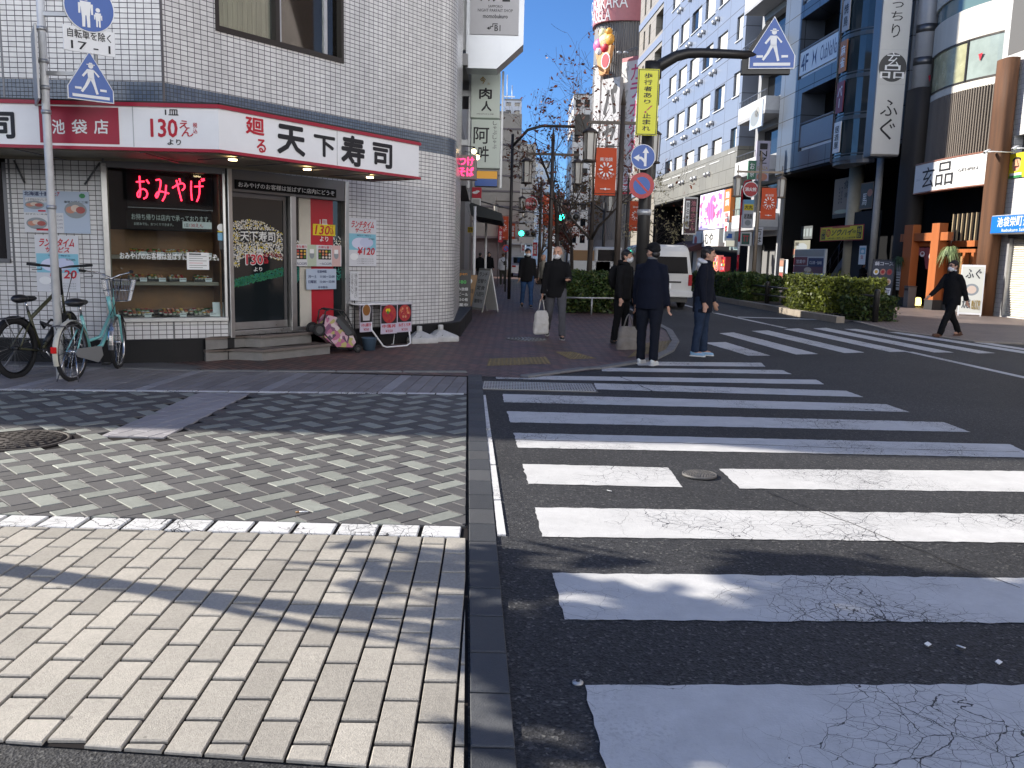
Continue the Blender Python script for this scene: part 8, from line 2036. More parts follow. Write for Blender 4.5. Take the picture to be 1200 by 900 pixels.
# parasol bases
wp_ = mat('dirty_white_plastic', (.50, .50, .49), .6, var=.2, vs=8)
for (px_, py_, lab) in ((497, 403, 'white water-filled parasol base nearest the menu rack'), (522, 401, 'white water-filled parasol base nearer the building corner')):
 c = G(px_, py_); fr = Fr(c, (.86, .5)); T_ = Thing('parasol_base', lab, 'parasol base', fr, (0, .2, 0), 'white parasol bases'); q = MB(); w_ = .25
 n0 = len(q.v); q.bbox(-w_, w_, -w_+.2, w_+.2, 0, .11, wp_, .03); P = [(-w_*.93, -w_*.93+.2), (w_*.93, -w_*.93+.2), (w_*.93, w_*.93+.2), (-w_*.93, w_*.93+.2)]
 for i in range(4):
  p, s = P[i], P[(i+1) % 4]; q.face([(*p, .105), (*s, .105), (s[0]*.18, .2+(s[1]-.2)*.18, .20), (p[0]*.18, .2+(p[1]-.2)*.18, .20)], wp_)
 T_.part('body', q); q = MB(); q.lathe([(.05, .18), (.045, .28), (.035, .285), (.033, .2)], wp_, c=(0, .2, 0), n=16); T_.part('socket', q)
 q = MB(); q.torus((-.12, -.02, .13), (.3, 1, .4), .05, .012, wp_, 14, 6, 0, pi); T_.part('handle', q)
# boards on the left sidewalk
def chalk(T, R, E):
 T('Open', .15, .8, .84, .94, mat('chalk_orange', (.7, .3, .05), .7), .02); T('1,380', .1, .75, .64, .74, mat('chalk_green', (.12, .6, .15), .7), .03)
 for i, b in enumerate(('飲み放題', '生ビール', '本日の肴', '営業中')): T(b, .12, .85, .48-.13*i, .56-.13*i, signwht, .01)
p = G(540, 358); aboard('sandwich_board', 'black chalkboard menu with coloured chalk by the dark shop front', (PY(541, 340, 22.5).x, 22.5), rad(4), .48, 1.12, chalk, black, black, 8)
def tanb(T, R, E): R(.03, .97, .03, .97, mat('tan_board', (.33, .2, .09), .6)); E(.5, .8, .14, .08, signwht); T('珈琲', .25, .75, .4, .55, ink, .02)
aboard('sandwich_board', 'tan board with a round white mark behind the chalkboard menu', (PY(551, 340, 24.3).x, 24.3), rad(6), .42, .95, tanb, mat('tan_edge', (.25, .15, .07), .6), blackm, 8)
def wb(T, R, E):
 R(.05, .95, .05, .95, pap)
 for i, b in enumerate(('ランチ', '日替り', '定食', '八百円', '珈琲付')): T(b, .15, .85, .8-.16*i, .9-.16*i, ink, .02)
aboard('sandwich_board', 'tall white sandwich board leaning over the left sidewalk', (PY(559, 340, 22.8).x, 22.8), rad(-58), .62, 1.18, wb, mat('wb_frame', (.3, .29, .27), .5), offwhite, 12)
# yellow box and pale post on the left row
q = MB(); fr = FY(27.5); r = fr.rect(548, 266, 554.5, 272.5); q.box(r[0], r[1], 0, .15, r[2], r[3], mat('yellow_box', (.55, .4, .02), .5), .01); q.text('注意', r[0]+.02, r[1]-.02, r[2]+.03, r[3]-.03, -.003, ink, .02); single('warning_plate', 'small yellow warning plate on the left shop row', 'plate', q, fr, ((r[0]+r[1])/2, .07, r[2]))
q = shaft(*PY(555.5, 300, 25.3)[:2], .05, 2.9, white); single('pale_post', 'slim pale post beside the tall white sandwich board', 'post', q, WORLD, (*PY(555.5, 300, 25.3)[:2], 0))
q = shaft(*PY(569, 300, 30)[:2], .045, 2.6, white); pp = PY(569, 300, 30); q.tube([(pp.x, 30, 2.6), (pp.x-.12, 30, 2.72)], .04, white, 6); single('pale_post', 'slim pale post with bent tip further along the left sidewalk', 'post', q, WORLD, (pp.x, 30, 0))
# nobori flags along the far shops
for i, (px_, Y, y0, y1, c_) in enumerate(((586.5, 42, 268, 284, redp), (601, 50, 262, 280, flagm), (627, 58, 284, 300, redp), (613, 55, 285, 296, signwht))):
 fr = FY(Y); r = fr.rect(px_-2.6, y0, px_+2.6, y1); q = MB(); q.box(r[0], r[1], 0, .03, r[2], r[3], c_); q.vtext('営業', r[0]+.05, r[1]-.05, r[2]+.1, r[3]-.1, -.004, signwht if c_ != signwht else redp, .03); q.tube([(r[0], .02, 0 if i != 3 else r[2]), (r[0], .02, r[3]+.1)], .02, dsteel, 5)
 single('shop_flag', ('red shop flag above the distant pedestrians on the left', 'vermilion shop flag right of the nearer red one', 'distant red shop flag by the dense rust tree', 'distant white shop sign with red letters down the left sidewalk')[i], 'flag', q, fr, (r[0], 0, 0), 'shop flags down the street')
# ------------------------------------------------------------------ people
skin = mat('skin', (.50, .28, .19), .55, var=.06); hairb = mat('black_hair', (.012, .010, .010), .5); hairg = mat('grey_hair', (.30, .29, .28), .6, var=.2, vs=40); maskw = mat('white_mask', (.68, .69, .70), .8)
lipm = mat('lip', (.36, .14, .11), .5); eyem = mat('eye_dark', (.02, .015, .013), .3); browm = mat('eyebrow', (.03, .024, .022), .8); solem = mat('sole_white', (.6, .6, .58), .6)
def cloth(name, col, var=.18): return mat(name, col, .9, var=var, vs=9, bump=.25, bs=120, spec=.15)
VK = 1.
def remesh(mb, name, vox, mat_, off, smooth=4, folds=0., seed=0):
 me = mb.mesh(name); o = bpy.data.objects.new(name, me); COL.objects.link(o)
 m = o.modifiers.new('r', 'REMESH'); m.mode = 'VOXEL'; m.voxel_size = vox*VK; m.use_smooth_shade = True
 s = o.modifiers.new('s', 'SMOOTH'); s.iterations = smooth; s.factor = .5
 bpy.context.view_layer.update(); n = bpy.data.meshes.new_from_object(o.evaluated_get(bpy.context.evaluated_depsgraph_get()))
 bpy.data.objects.remove(o); bpy.data.meshes.remove(me)
 n.name = name; n.materials.clear(); n.materials.append(mat_)
 if folds:
  for v in n.vertices:
   c = v.co; v.co = c+v.normal*(folds*(mnoise.noise((c.x*7+seed, c.y*7, c.z*11))*.6+mnoise.noise((c.x*16+seed, c.y*16, c.z*26))*.4))
 n.polygons.foreach_set('use_smooth', [True]*len(n.polygons)); n.update()
 return n
class Person:
 """local frame: faces -y, x to its left, feet on z=0, built at 1.72 m"""
 def __init__(s, label, xy, yaw, h=1.72, group=None):
  s.o = None; s.label = label; s.xy = xy; s.yaw = yaw; s.k = h/1.72; s.group = group
  s.parts = []
 def joints(s, legs, arms, lean=0., head=(0, 0), crouch=0.):
  """legs/arms: (pitch, bend) per side L,R in degrees, forward positive; arms (pitch, abduct, bend, inward)"""
  J = {}; hz = .90
  J['hip'] = Vector((0, 0, hz)); foot_z = []
  for n, sg, (p, b) in (('L', 1, legs[0]), ('R', -1, legs[1])):
   h = Vector((sg*.095, 0, hz)); a = rad(p); k = h+Vector((sg*.012, -sin(a)*.42, -cos(a)*.42)); c = rad(p-b); f = k+Vector((sg*.005, -sin(c)*.40, -cos(c)*.40))
   J['h'+n], J['k'+n], J['a'+n] = h, k, f; J['fp'+n] = c; foot_z.append(f.z)
  dz = .085-min(foot_z)
  if abs(legs[0][1]) > 100: dz = 0
  for q in list(J):
   if isinstance(J[q], Vector): J[q] = J[q]+Vector((0, 0, dz))
  z = J['hip'].z; l = rad(lean)
  up = lambda t, x=0, y=0: Vector((x, -sin(l)*t+y, z+cos(l)*t))
  J['waist'] = up(.14); J['chest'] = up(.36); J['neck'] = up(.53); J['head'] = up(.53)+Vector((0, -sin(l)*.1-.02, .135))
  for n, sg, (p, ab, b, inw) in (('L', 1, arms[0]), ('R', -1, arms[1])):
   sh = up(.462, sg*.162); a, e = rad(p), rad(ab)
   d = Vector((sg*sin(e), -sin(a)*cos(e), -cos(a)*cos(e))); el = sh+d*.29; a2 = rad(p+b); i2 = rad(ab-inw)
   d2 = Vector((sg*sin(i2), -sin(a2)*cos(i2), -cos(a2)*cos(i2))); w = el+d2*.25
   J['s'+n], J['e'+n], J['w'+n], J['wd'+n] = sh, el, w, d2
  J['hy'] = head; s.J = J; s.up = up; s.l = l
 def ring(s, q, pts, m, n=16):
  """elliptical loft: (centre, rx, ry)"""
  b = len(q.v)
  for c, rx, ry in pts:
   for j in range(n): a = 2*pi*j/n; q.v.append((c.x+rx*cos(a), c.y+ry*sin(a), c.z))
  k = len(pts)
  for i in range(k-1):
   for j in range(n): q.f.append((b+i*n+j, b+i*n+(j+1) % n, b+(i+1)*n+(j+1) % n, b+(i+1)*n+j)); q.m.append(m); q.u.append(None); q.sm.append(True)
  q.f.append(tuple(b+j for j in range(n))[::-1]); q.f.append(tuple(b+(k-1)*n+j for j in range(n))); q.m += [m, m]; q.u += [None, None]; q.sm += [False, False]
 def hrot(s):
  return Matrix.Rotation(rad(s.J['hy'][0]), 3, 'Z') @ Matrix.Rotation(rad(-s.J['hy'][1]), 3, 'X')
 def build(s, top, bottom, shoe, hair='short', hairm=None, mask=True, topcol=None, hem=.0, coat=False, collar=None, hood=None, cap=None, glasses=False, vest=None, beard=False, fold=.008, sole=True, fat=1.):
  global VK; VK = max(1., min(2., s.xy[1]/16)); J = s.J; m = skin; q = MB(); H = J['head']; R = s.hrot()
  fr = Fr(s.xy, (cos(s.yaw), sin(s.yaw)))
  # body
  hp = lambda x, y, z: H+R @ Vector((x, y, z))
  q.ball(H+R @ Vector((0, .005, .035)), (.076, .094, .088), m, 18, 12, R); q.ball(hp(0, -.022, -.035), (.060, .066, .085), m, 16, 10, R); q.ball(hp(0, -.06, -.085), (.03, .025, .024), m, 10, 7, R)
  q.tube([hp(0, -.085, .02), hp(0, -.106, -.02), hp(0, -.095, -.032)], [.011, .017, .013], m, 8)
  for sg in (-1, 1): q.ball(hp(sg*.077, .012, -.005), (.014, .026, .036), m, 8, 6, R); q.ball(hp(sg*.045, -.062, -.02), (.026, .022, .022), m, 8, 6, R)
  q.tube([J['neck']+Vector((0, .01, -.06)), H+Vector((0, .015, -.06))], [.062, .054], m, 12)
  s.ring(q, [(J['hip']+Vector((0, 0, -.08)), .14, .09), (J['waist'], .125, .085), (J['chest'], .145, .09), (s.up(.48), .15, .07), (J['neck'], .06, .055)], m)
  for n in 'LR':
   q.tube([J['h'+n], J['k'+n], J['a'+n]], [.075, .052, .036], m, 10); q.tube([J['s'+n], J['e'+n], J['w'+n]], [.05, .036, .026], m, 10)
   w = J['w'+n]; d = J['wd'+n].normalized(); sg = 1 if n == 'L' else -1
   side = Vector((0, -1, 0)) - d*d.dot(Vector((0, -1, 0)))
   if side.length < .1: side = Vector((-sg, 0, 0))
   side.normalize(); nrm = d.cross(side)
   q.tube([w-d*.02, w+d*.035, w+d*.085], [.025, .035, .031], m, 10, flat=.5)
   for i in range(4):
    o = side*(-.027+.018*i); L = (.060, .075, .08, .068)[i] if True else 0; p0 = w+d*.075+o; inw_ = nrm*(-sg)
    q.tube([p0, p0+d*L*.45+inw_*.006, p0+d*L*.8+inw_*.022, p0+d*L+inw_*.036], [.009, .0088, .008, .0065], m, 6)
   q.tube([w+d*.02+side*.025, w+d*.055+side*.05, w+d*.09+side*.052], [.014, .012, .0095], m, 6)
   ap = J['a'+n]; q.ball(ap+Vector((0, -.05, -.04)), (.036, .09, .035), m, 10, 6)
  me = remesh(q, 'person', .0105, m, (0, 0, 0), 3); o = bpy.data.objects.new('person', me); COL.objects.link(o); o.location = fr.w(0, 0, 0); o.rotation_euler = (0, 0, s.yaw); o.scale = (s.k,)*3; tag(o, s.label, 'person', s.group); s.o = o; s.hp = hp; s.R = R
  def child(name, me_or_mb, lab=None):
   me_ = me_or_mb if not isinstance(me_or_mb, MB) else me_or_mb.mesh(name)
   c = bpy.data.objects.new(name, me_); COL.objects.link(c); c.parent = o
   if lab: c['label'] = lab
   return c
  s.child = child
  # face
  for sg in (-1, 1):
   q = MB(); q.ball(hp(sg*.031, -.083, .012), (.0125, .006, .0055), eyem, 8, 6, R); child('eye', q)
   q = MB(); q.tube([hp(sg*.014, -.088, .034), hp(sg*.033, -.087, .040), hp(sg*.052, -.076, .034)], .0042, browm, 5); child('eyebrow', q)
  if not mask: q = MB(); q.tube([hp(-.024, -.086, -.058), hp(0, -.094, -.056), hp(.024, -.086, -.058)], [.004, .0065, .004], lipm, 6); child('mouth', q)
  if mask:
   q = MB(); q.ball(hp(0, -.042, -.052), (.066, .068, .057), maskw, 20, 12, R); q.ball(hp(0, -.085, -.035), (.03, .03, .04), maskw, 10, 7, R)
   me_ = remesh(q, 'mask', .008, maskw, (0, 0, 0), 3); mk = child('mask', me_)
   q = MB()
   for sg in (-1, 1): q.tube([hp(sg*.06, -.06, -.03), hp(sg*.08, -.0, -.02), hp(sg*.078, .02, -.035)], .0025, maskw, 4); q.tube([hp(sg*.055, -.06, -.08), hp(sg*.076, -.0, -.05), hp(sg*.078, .02, -.03)], .0025, maskw, 4)
   c = bpy.data.objects.new('ear_loop', q.mesh('ear_loop')); COL.objects.link(c); c.parent = mk
  if glasses:
   q = MB()
   for sg in (-1, 1): q.torus(hp(sg*.033, -.095, .012), R @ Vector((0, 1, 0)), .022, .0035, black, 16, 5); q.tube([hp(sg*.055, -.092, .016), hp(sg*.078, 0, .012)], .003, black, 5)
   q.tube([hp(-.012, -.097, .014), hp(.012, -.097, .014)], .003, black, 5); child('glasses', q)
  hm = hairm or hairb
  if hair in ('short', 'long', 'bald'):
   q = MB(); rs = random.Random(len(s.label))
   if hair == 'bald':
    for sg in (-1, 1): q.ball(hp(sg*.066, .03, .0), (.018, .05, .04), hm, 10, 7, R)
    q.ball(hp(0, .075, .0), (.06, .026, .045), hm, 12, 7, R)
   else:
    q.ball(hp(0, .022, .058), (.083, .092, .082), hm, 18, 11, R); q.ball(hp(0, .06, .01), (.07, .052, .075), hm, 14, 9, R)
    for i in range(7): a = -1.1+2.2*i/6; q.ball(hp(.075*sin(a), -.072*cos(a)+.012, .078-.012*abs(a)), (.026, .026, .026), hm, 8, 6, R)
    for sg in (-1, 1): q.ball(hp(sg*.075, -.005, .035), (.014, .035, .04), hm, 8, 6, R)
    if hair == 'long':
     q.ball(hp(0, .05, -.06), (.085, .055, .13), hm, 14, 9, R)
     for sg in (-1, 1): q.ball(hp(sg*.078, -.01, -.04), (.022, .04, .11), hm, 8, 7, R)
   child('hair', remesh(q, 'hair', .008, hm, (0, 0, 0), 1, .006, 3))
  if cap:
   q = MB(); q.ball(hp(0, .005, .075), (.088, .104, .072), cap, 18, 11, R); q.ball(hp(0, -.105, .055), (.065, .06, .010), cap, 14, 7, R); q.ball(hp(0, .03, .04), (.086, .085, .05), cap, 14, 8, R); child('cap', remesh(q, 'cap', .007, cap, (0, 0, 0), 2))
   q = MB(); q.ball(hp(0, .06, -.02), (.066, .05, .055), hm, 12, 8, R); child('hair', q)
  # trousers
  q = MB(); f = fat
  s.ring(q, [(J['hip']+Vector((0, 0, -.11)), .145*f, .105*f), (J['hip']+Vector((0, 0, .02)), .165*f, .118*f), (J['waist'], .150*f, .11*f)], bottom)
  for n in 'LR':
   a_, k_, h_ = J['a'+n], J['k'+n], J['h'+n]; q.tube([h_+Vector((0, 0, .02)), h_.lerp(k_, .5), k_, k_.lerp(a_, .5), a_+(k_-a_)*.02+Vector((0, -.005, -.03))], [.098*f, .088*f, .070, .066, .064], bottom, 14)
  child('trousers', remesh(q, 'trousers', .013, bottom, (0, 0, 0), 3, fold*1.3, 5))
  # jacket
  q = MB(); zb = J['hip'].z-hem; hb = J['hip'].lerp(J['waist'], .0); C = lambda t, y=0: s.up(t, 0, y)
  low = Vector((J['hip'].x, J['hip'].y, zb))
  s.ring(q, [(low, .185*f, .135*f), (J['hip']+Vector((0, 0, .05)), .18*f, .135*f), (J['waist']+Vector((0, 0, .02)), .172*f, .13*f), (C(.30), .172*f, .132*f), (C(.41), .172, .122), (C(.475), .148, .10), (C(.535), .085, .08), (C(.585), .070, .072)], top)
  for n in 'LR': sg = 1 if n == 'L' else -1; q.tube([s.up(.465, sg*.10), J['s'+n]+Vector((sg*.004, 0, .0)), J['s'+n].lerp(J['e'+n], .5), J['e'+n], J['e'+n].lerp(J['w'+n], .5), J['w'+n]], [.06, .070, .068*f, .060, .054, .047], top, 14)
  if hood: pass
  child('jacket', remesh(q, 'jacket', .013, top, (0, 0, 0), 3, fold, 2))
  if hood:
   q = MB(); n_ = s.up(.56, 0, .035); q.torus(n_+Vector((0, .01, .0)), (0, -.35, 1), .078, .032, hood, 22, 10); q.ball(s.up(.50, 0, .105), (.085, .045, .075), hood, 14, 9); child('hood', remesh(q, 'hood', .01, hood, (0, 0, 0), 2, .005))
  if collar:
   q = MB(); q.tube([s.up(.53, 0, 0), s.up(.60, 0, -.005)], [.072, .066], collar, 14); child('collar', q)
  # shoes
  for n in 'LR':
   a_, c = J['a'+n], J['fp'+n]; q = MB(); up_ = Matrix.Rotation(-min(.0, 0)-((c if abs(c) > .12 else 0)), 3, 'X') if True else None
   pr = [(.045, .03, .042, .02), (.03, .034, .062, .0), (-.03, .040, .060, -.03), (-.09, .043, .042, -.045), (-.15, .038, .030, -.055), (-.19, .020, .018, -.060)]
   q.ball((0, .02, -.035), (.036, .05, .05), shoe, 12, 8); q.ball((0, -.06, -.05), (.042, .085, .036), shoe, 12, 8); q.ball((0, -.115, -.058), (.038, .062, .027), shoe, 12, 8)
   ft = rad(s.J.get('toe'+n, 0)) if 'toe'+n in s.J else (c*.9 if c < -.2 else (c*.75 if c > .15 else 0))
   RX = Matrix.Rotation(-ft, 4, 'X'); T = Matrix.Translation(a_) @ RX
   q.xf(0, T); sh_ = child('shoe', remesh(q, 'shoe', .008, shoe, (0, 0, 0), 2))
   if sole: q = MB(); q.slab([(-.036, .065), (.036, .065), (.044, -.06), (.036, -.155), (.0, -.18), (-.036, -.155), (-.044, -.06)], -.092, -.068, solem if sole is True else sole, bev=.004); q.xf(0, T); c_ = bpy.data.objects.new('sole', q.mesh('sole')); COL.objects.link(c_); c_.parent = sh_
  return o
 def world(s, v):
  fr = Fr(s.xy, (cos(s.yaw), sin(s.yaw))); return fr.w(v.x*s.k, v.y*s.k, v.z*s.k)
def gpt(px_, py_): return G(px_, py_)
ST0 = ((0, 0), (0, 0))
jb = cloth('black_jacket', (.010, .010, .011)); jn = cloth('navy_jacket', (.008, .010, .019)); jn2 = cloth('deep_navy_coat', (.009, .011, .019)); tg = cloth('grey_trousers', (.085, .085, .095)); tb = cloth('black_trousers', (.009, .009, .010)); den = cloth('blue_denim', (.035, .075, .17), .35); dden = cloth('dark_denim', (.022, .035, .065), .35)
shb = mat('shoe_black', (.02, .02, .02), .5); shbr = mat('shoe_brown', (.09, .04, .022), .45); shw = mat('shoe_white', (.6, .62, .62), .6); shbl = mat('shoe_blue', (.25, .42, .6), .6)
def feet(x, y, Y=None): return G(x, y)
def carrier(name, label, hand, h, w_, d_, m, handle, rz=0., sag=0, logo=False):
 """soft bag hanging from a hand"""
 t = Thing(name, label, 'bag', WORLD, (hand.x, hand.y, hand.z-h)); q = MB(); n = len(q.v); zt = hand.z-handle
 hgt = h-handle
 prof = [(.0, .86, .8), (.06, 1.0, 1.0), (.45, .96, .95), (.85, .78, .55), (1.0, .55, .18)]
 b = len(q.v); N = 20
 for (u, sx, sy) in prof:
  for j in range(N):
   a = 2*pi*j/N; cx = math.copysign(abs(cos(a))**.55, cos(a)); sy_ = math.copysign(abs(sin(a))**.55, sin(a)); q.v.append((cx*w_/2*sx+.012*sin(5*a+4*u), sy_*d_/2*sy, zt-hgt+hgt*u))
 for i in range(len(prof)-1):
  for j in range(N): q.f.append((b+i*N+j, b+i*N+(j+1) % N, b+(i+1)*N+(j+1) % N, b+(i+1)*N+j)); q.m.append(m); q.u.append(None); q.sm.append(True)
 q.f.append(tuple(b+j for j in range(N))[::-1]); q.m.append(m); q.u.append(None); q.sm.append(False); q.f.append(tuple(b+(len(prof)-1)*N+j for j in range(N))); q.m.append(m); q.u.append(None); q.sm.append(False)
 q.xf(0, Matrix.Translation((hand.x, hand.y, 0)) @ Matrix.Rotation(rz, 4, 'Z')); so = bpy.data.objects.new('sack', remesh(q, 'sack', .011, m, (0, 0, 0), 1, .022, 4)); COL.objects.link(so); so.parent = t.o; so.location = (-t.off[0], -t.off[1], -t.off[2])
 q = MB(); 
 for s in (-1, 1): q.tube([(w_*.2, s*.01, zt-.01), (w_*.08, s*.008, zt+handle*.8), (0, s*.006, hand.z), (-w_*.08, s*.008, zt+handle*.8), (-w_*.2, s*.01, zt-.01)], .008, m, 6)
 q.xf(0, Matrix.Translation((hand.x, hand.y, 0)) @ Matrix.Rotation(rz, 4, 'Z')); t.part('handle', q)
 return t
def hand(P, n): return P.world(P.J['w'+n]+P.J['wd'+n]*.085)
# 1 grey-haired walker coming towards the camera
P = Person('masked balding man in black jacket and grey trousers walking with a white bag', gpt(650, 397), rad(4), 1.74); P.joints(((14, 6), (-14, 26)), ((16, 12, 78, 26), (-4, 9, 8, 0)), 2, (-24, -6)); P.J['toeR'] = -24
P.build(jb, tg, shb, 'bald', hairg, True, hem=.13)
q = MB(); p = P.J['wL']+P.J['wdL']*.09; q.box(p.x-.035, p.x+.035, p.y-.07, p.y+.07, p.z+.02, p.z+.03, black, .003); P.child('phone', q).name = 'phone'
carrier('tote_bag', 'white plastic carrier bag hanging from the balding man\'s right hand', hand(P, 'R'), .66, .30, .16, cloth('bag_white', (.55, .53, .50), .1), .22, rad(20))
# 2 man in jeans
P = Person('masked dark-haired man in black coat and blue jeans walking behind the others', gpt(617, 360), rad(6), 1.76); P.joints(((8, 4), (-10, 18)), ((-6, 9, 10, 0), (6, 9, 10, 0)), 0, (6, 0)); P.build(jb, den, shb, 'short', None, True, hem=.16, hood=jb, fat=1.06)
# 3 elderly man half hidden
P = Person('elderly bald man in beige vest half hidden behind the walking man', gpt(637.5, 352), rad(-50), 1.62); P.joints(((10, 4), (-8, 14)), ((10, 8, 20, 0), (-4, 8, 15, 0)), 6, (0, 0)); P.build(cloth('beige_vest', (.36, .33, .27)), tb, shb, 'bald', hairg, False, hem=.1); carrier('carrier_bag', 'white carrier bag held by the elderly man in beige', hand(P, 'L'), .55, .26, .14, maskw, .15, rad(-40))
# 4 white sweatshirt from behind
P = Person('person in white sweatshirt with a black shoulder bag walking away on the left sidewalk', gpt(589, 334.5), rad(176), 1.66); P.joints(((8, 4), (-6, 12)), ((4, 12, 12, 0), (-4, 12, 12, 0)), 0, (0, 0)); P.build(cloth('white_sweatshirt', (.58, .59, .62)), cloth('khaki_trousers', (.06, .06, .05)), shb, 'short', cloth('brown_hair', (.10, .06, .04)), False, hem=.1, fat=1.1)
q = MB(); q.tube([P.up(.52, .12, -.05), P.up(.4, .08, .14), P.up(.2, -.12, .16), P.up(.1, -.2, .05)], .016, black, 6); q.bbox(-.2, -.03, .13, .2, P.J['waist'].z+.02, P.J['waist'].z+.24, black, .03); P.child('shoulder_bag', q)
# 5, 6 dark walkers far left
P = Person('person in dark jacket and grey trousers walking away, leftmost of the distant pedestrians', gpt(562, 334), rad(170), 1.66); P.joints(((8, 4), (-8, 14)), ((6, 9, 14, 0), (-6, 9, 14, 0)), 2, (0, 0)); P.build(jb, tg, shb, 'short', None, False, hem=.16, fat=1.1)
P = Person('person all in black facing the camera between the two leftmost pedestrians', gpt(572.5, 333.5), rad(2), 1.70); P.joints(((9, 4), (-9, 16)), ((6, 9, 20, 0), (-6, 9, 14, 0)), 2, (0, 0)); P.build(tb, tb, shb, 'short', None, False, hem=.12, hood=tb)
# 7 masked man with grey tote
P = Person('masked man all in black standing at the kerb with a grey tote bag', gpt(727, 403), rad(55), 1.68); P.joints(((2, 2), (-4, 4)), ((2, 8, 10, 0), (0, 8, 12, 0)), 4, (12, 4)); P.build(jb, tb, shb, 'short', None, True, hem=.1, hood=jb, sole=False, fat=1.05)
q = MB(); q.ball(P.up(.3, 0, .2), (.17, .09, .22), jb, 16, 10); P.child('backpack', remesh(q, 'backpack', .012, jb, (0, 0, 0), 2, .006))
hb = PY(737, 368, 14.2)
carrier('tote_bag', 'large grey canvas tote bag hanging behind the man in the cap', hb, .74, .40, .16, cloth('canvas_grey', (.21, .19, .17)), .20, rad(15))
# 8 cap man from behind
P = Person('man in black cap and navy jacket standing with his back to the camera', gpt(758, 427), rad(150), 1.75); P.joints(((3, 3), (-3, 3)), ((0, 9, 14, 2), (0, 9, 14, 2)), 2, (58, 0)); P.build(jn, cloth('navy_trousers', (.010, .012, .019)), shw, 'none', None, False, hem=.12, cap=blackm, collar=cloth('grey_scarf', (.14, .145, .15)), fat=1.12)
# 9 young man with white hood
P = Person('young man in dark coat with white hood and jeans at the crosswalk edge', gpt(820, 417), rad(62), 1.75); P.joints(((2, 2), (-2, 4)), ((4, 7, 12, 0), (2, 7, 10, 0)), 3, (14, 2)); P.build(jn2, dden, shbl, 'short', None, False, hem=.22, hood=cloth('white_hood', (.62, .63, .66), .06), fat=1.08)
# 10 striding man at right
P = Person('masked man in glasses and black coat striding along the right sidewalk', gpt(1111, 395), rad(-72), 1.74); P.joints(((27, 4), (-22, 14)), ((-24, 8, 8, 0), (30, 10, 14, 0)), 3, (0, 3)); P.J['toeL'] = 16; P.J['toeR'] = -14; P.build(jb, tb, shbr, 'short', cloth('greyish_hair', (.035, .032, .03)), True, hem=.14, glasses=True, collar=cloth('pale_shirt', (.4, .42, .46)), fold=.012, sole=shbr, fat=1.1)
# 11 woman with a phone in the shade
p = FR.w(*(lambda s: (s[0], .6))(FR.px(1008, 345, .6)), 0); P = Person('dark haired woman in black looking at her phone in the shaded entrance', (p.x, p.y), rad(28), 1.60); P.joints(((1, 2), (-2, 3)), ((26, 10, 90, 30), (26, 10, 90, 30)), 2, (4, -18)); P.build(jb, tb, shb, 'long', None, False, hem=.25)
q = MB(); a = (P.J['wL']+P.J['wR'])/2+Vector((0, -.1, .03)); q.obox(a, (.07, .012, .14), Matrix.Rotation(rad(-50), 3, 'X'), white, .003); P.child('phone', q)
# ------------------------------------------------------------------ light
SUN_AZ = rad(15); SUN_EL = rad(30)      # from the left, a little ahead
w = bpy.data.worlds.new('World'); S.world = w; w.use_nodes = True
nt = w.node_tree; bg = nt.nodes['Background']
sk = nt.nodes.new('ShaderNodeTexSky'); sk.sky_type = 'NISHITA'; sk.sun_disc = False
sk.sun_elevation = SUN_EL; sk.sun_rotation = -(pi/2-SUN_AZ); sk.air_density = .8; sk.dust_density = 0; sk.ozone_density = 10
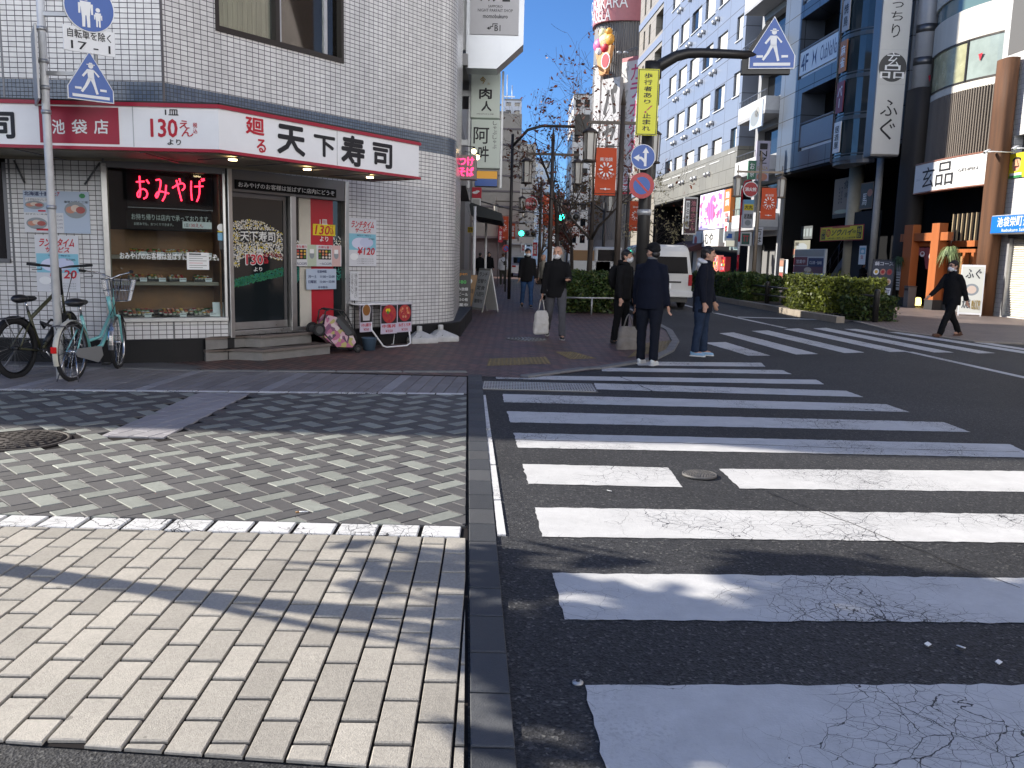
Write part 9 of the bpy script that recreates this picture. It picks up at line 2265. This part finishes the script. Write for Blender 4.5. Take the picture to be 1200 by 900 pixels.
# added unseen cloud bank behind the viewpoint, bright fill for the shaded walls
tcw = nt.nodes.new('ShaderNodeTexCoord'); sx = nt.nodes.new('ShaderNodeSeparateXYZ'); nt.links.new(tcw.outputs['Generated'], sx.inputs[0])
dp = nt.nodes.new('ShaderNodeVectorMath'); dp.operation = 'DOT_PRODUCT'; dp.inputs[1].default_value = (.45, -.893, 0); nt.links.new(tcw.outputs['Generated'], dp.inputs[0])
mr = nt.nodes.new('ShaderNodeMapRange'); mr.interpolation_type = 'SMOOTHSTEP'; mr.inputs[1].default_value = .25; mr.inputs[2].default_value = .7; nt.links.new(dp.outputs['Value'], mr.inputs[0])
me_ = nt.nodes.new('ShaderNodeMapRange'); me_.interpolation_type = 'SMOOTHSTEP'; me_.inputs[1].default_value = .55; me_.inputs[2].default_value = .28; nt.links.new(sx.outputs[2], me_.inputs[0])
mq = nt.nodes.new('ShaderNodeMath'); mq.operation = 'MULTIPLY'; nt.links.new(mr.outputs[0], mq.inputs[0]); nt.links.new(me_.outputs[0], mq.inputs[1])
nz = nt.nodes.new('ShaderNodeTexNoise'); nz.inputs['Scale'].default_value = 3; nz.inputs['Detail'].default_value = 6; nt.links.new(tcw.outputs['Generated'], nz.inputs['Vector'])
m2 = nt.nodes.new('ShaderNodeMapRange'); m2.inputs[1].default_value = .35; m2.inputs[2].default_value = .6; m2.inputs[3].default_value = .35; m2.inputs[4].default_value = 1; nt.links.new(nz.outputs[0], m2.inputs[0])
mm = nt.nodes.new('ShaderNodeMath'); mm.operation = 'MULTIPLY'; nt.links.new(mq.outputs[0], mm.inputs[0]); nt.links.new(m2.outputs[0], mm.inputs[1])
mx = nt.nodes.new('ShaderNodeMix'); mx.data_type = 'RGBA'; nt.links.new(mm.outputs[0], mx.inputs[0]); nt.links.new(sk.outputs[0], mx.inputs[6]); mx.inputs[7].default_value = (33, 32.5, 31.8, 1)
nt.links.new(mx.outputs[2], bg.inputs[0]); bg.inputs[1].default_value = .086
sd = Vector((-cos(SUN_AZ)*cos(SUN_EL), sin(SUN_AZ)*cos(SUN_EL), sin(SUN_EL)))
sun = bpy.data.lights.new('sun', 'SUN'); sun.energy = 4.3; sun.angle = rad(.53); sun.color = (1, .93, .83)
so = bpy.data.objects.new('sun', sun); COL.objects.link(so); so.rotation_euler = sd.to_track_quat('Z', 'Y').to_euler(); so.location = (-20, 5, 30)
S.view_settings.view_transform = 'Standard'; S.view_settings.look = 'None'; S.view_settings.exposure = 1.1; S.view_settings.gamma = 1
S.view_settings.use_curve_mapping = False
S.cycles.use_denoising = True; S.cycles.max_bounces = 7; S.cycles.diffuse_bounces = 3; S.cycles.glossy_bounces = 3; S.cycles.transparent_max_bounces = 12
S.cycles.caustics_reflective = False; S.cycles.caustics_refractive = False
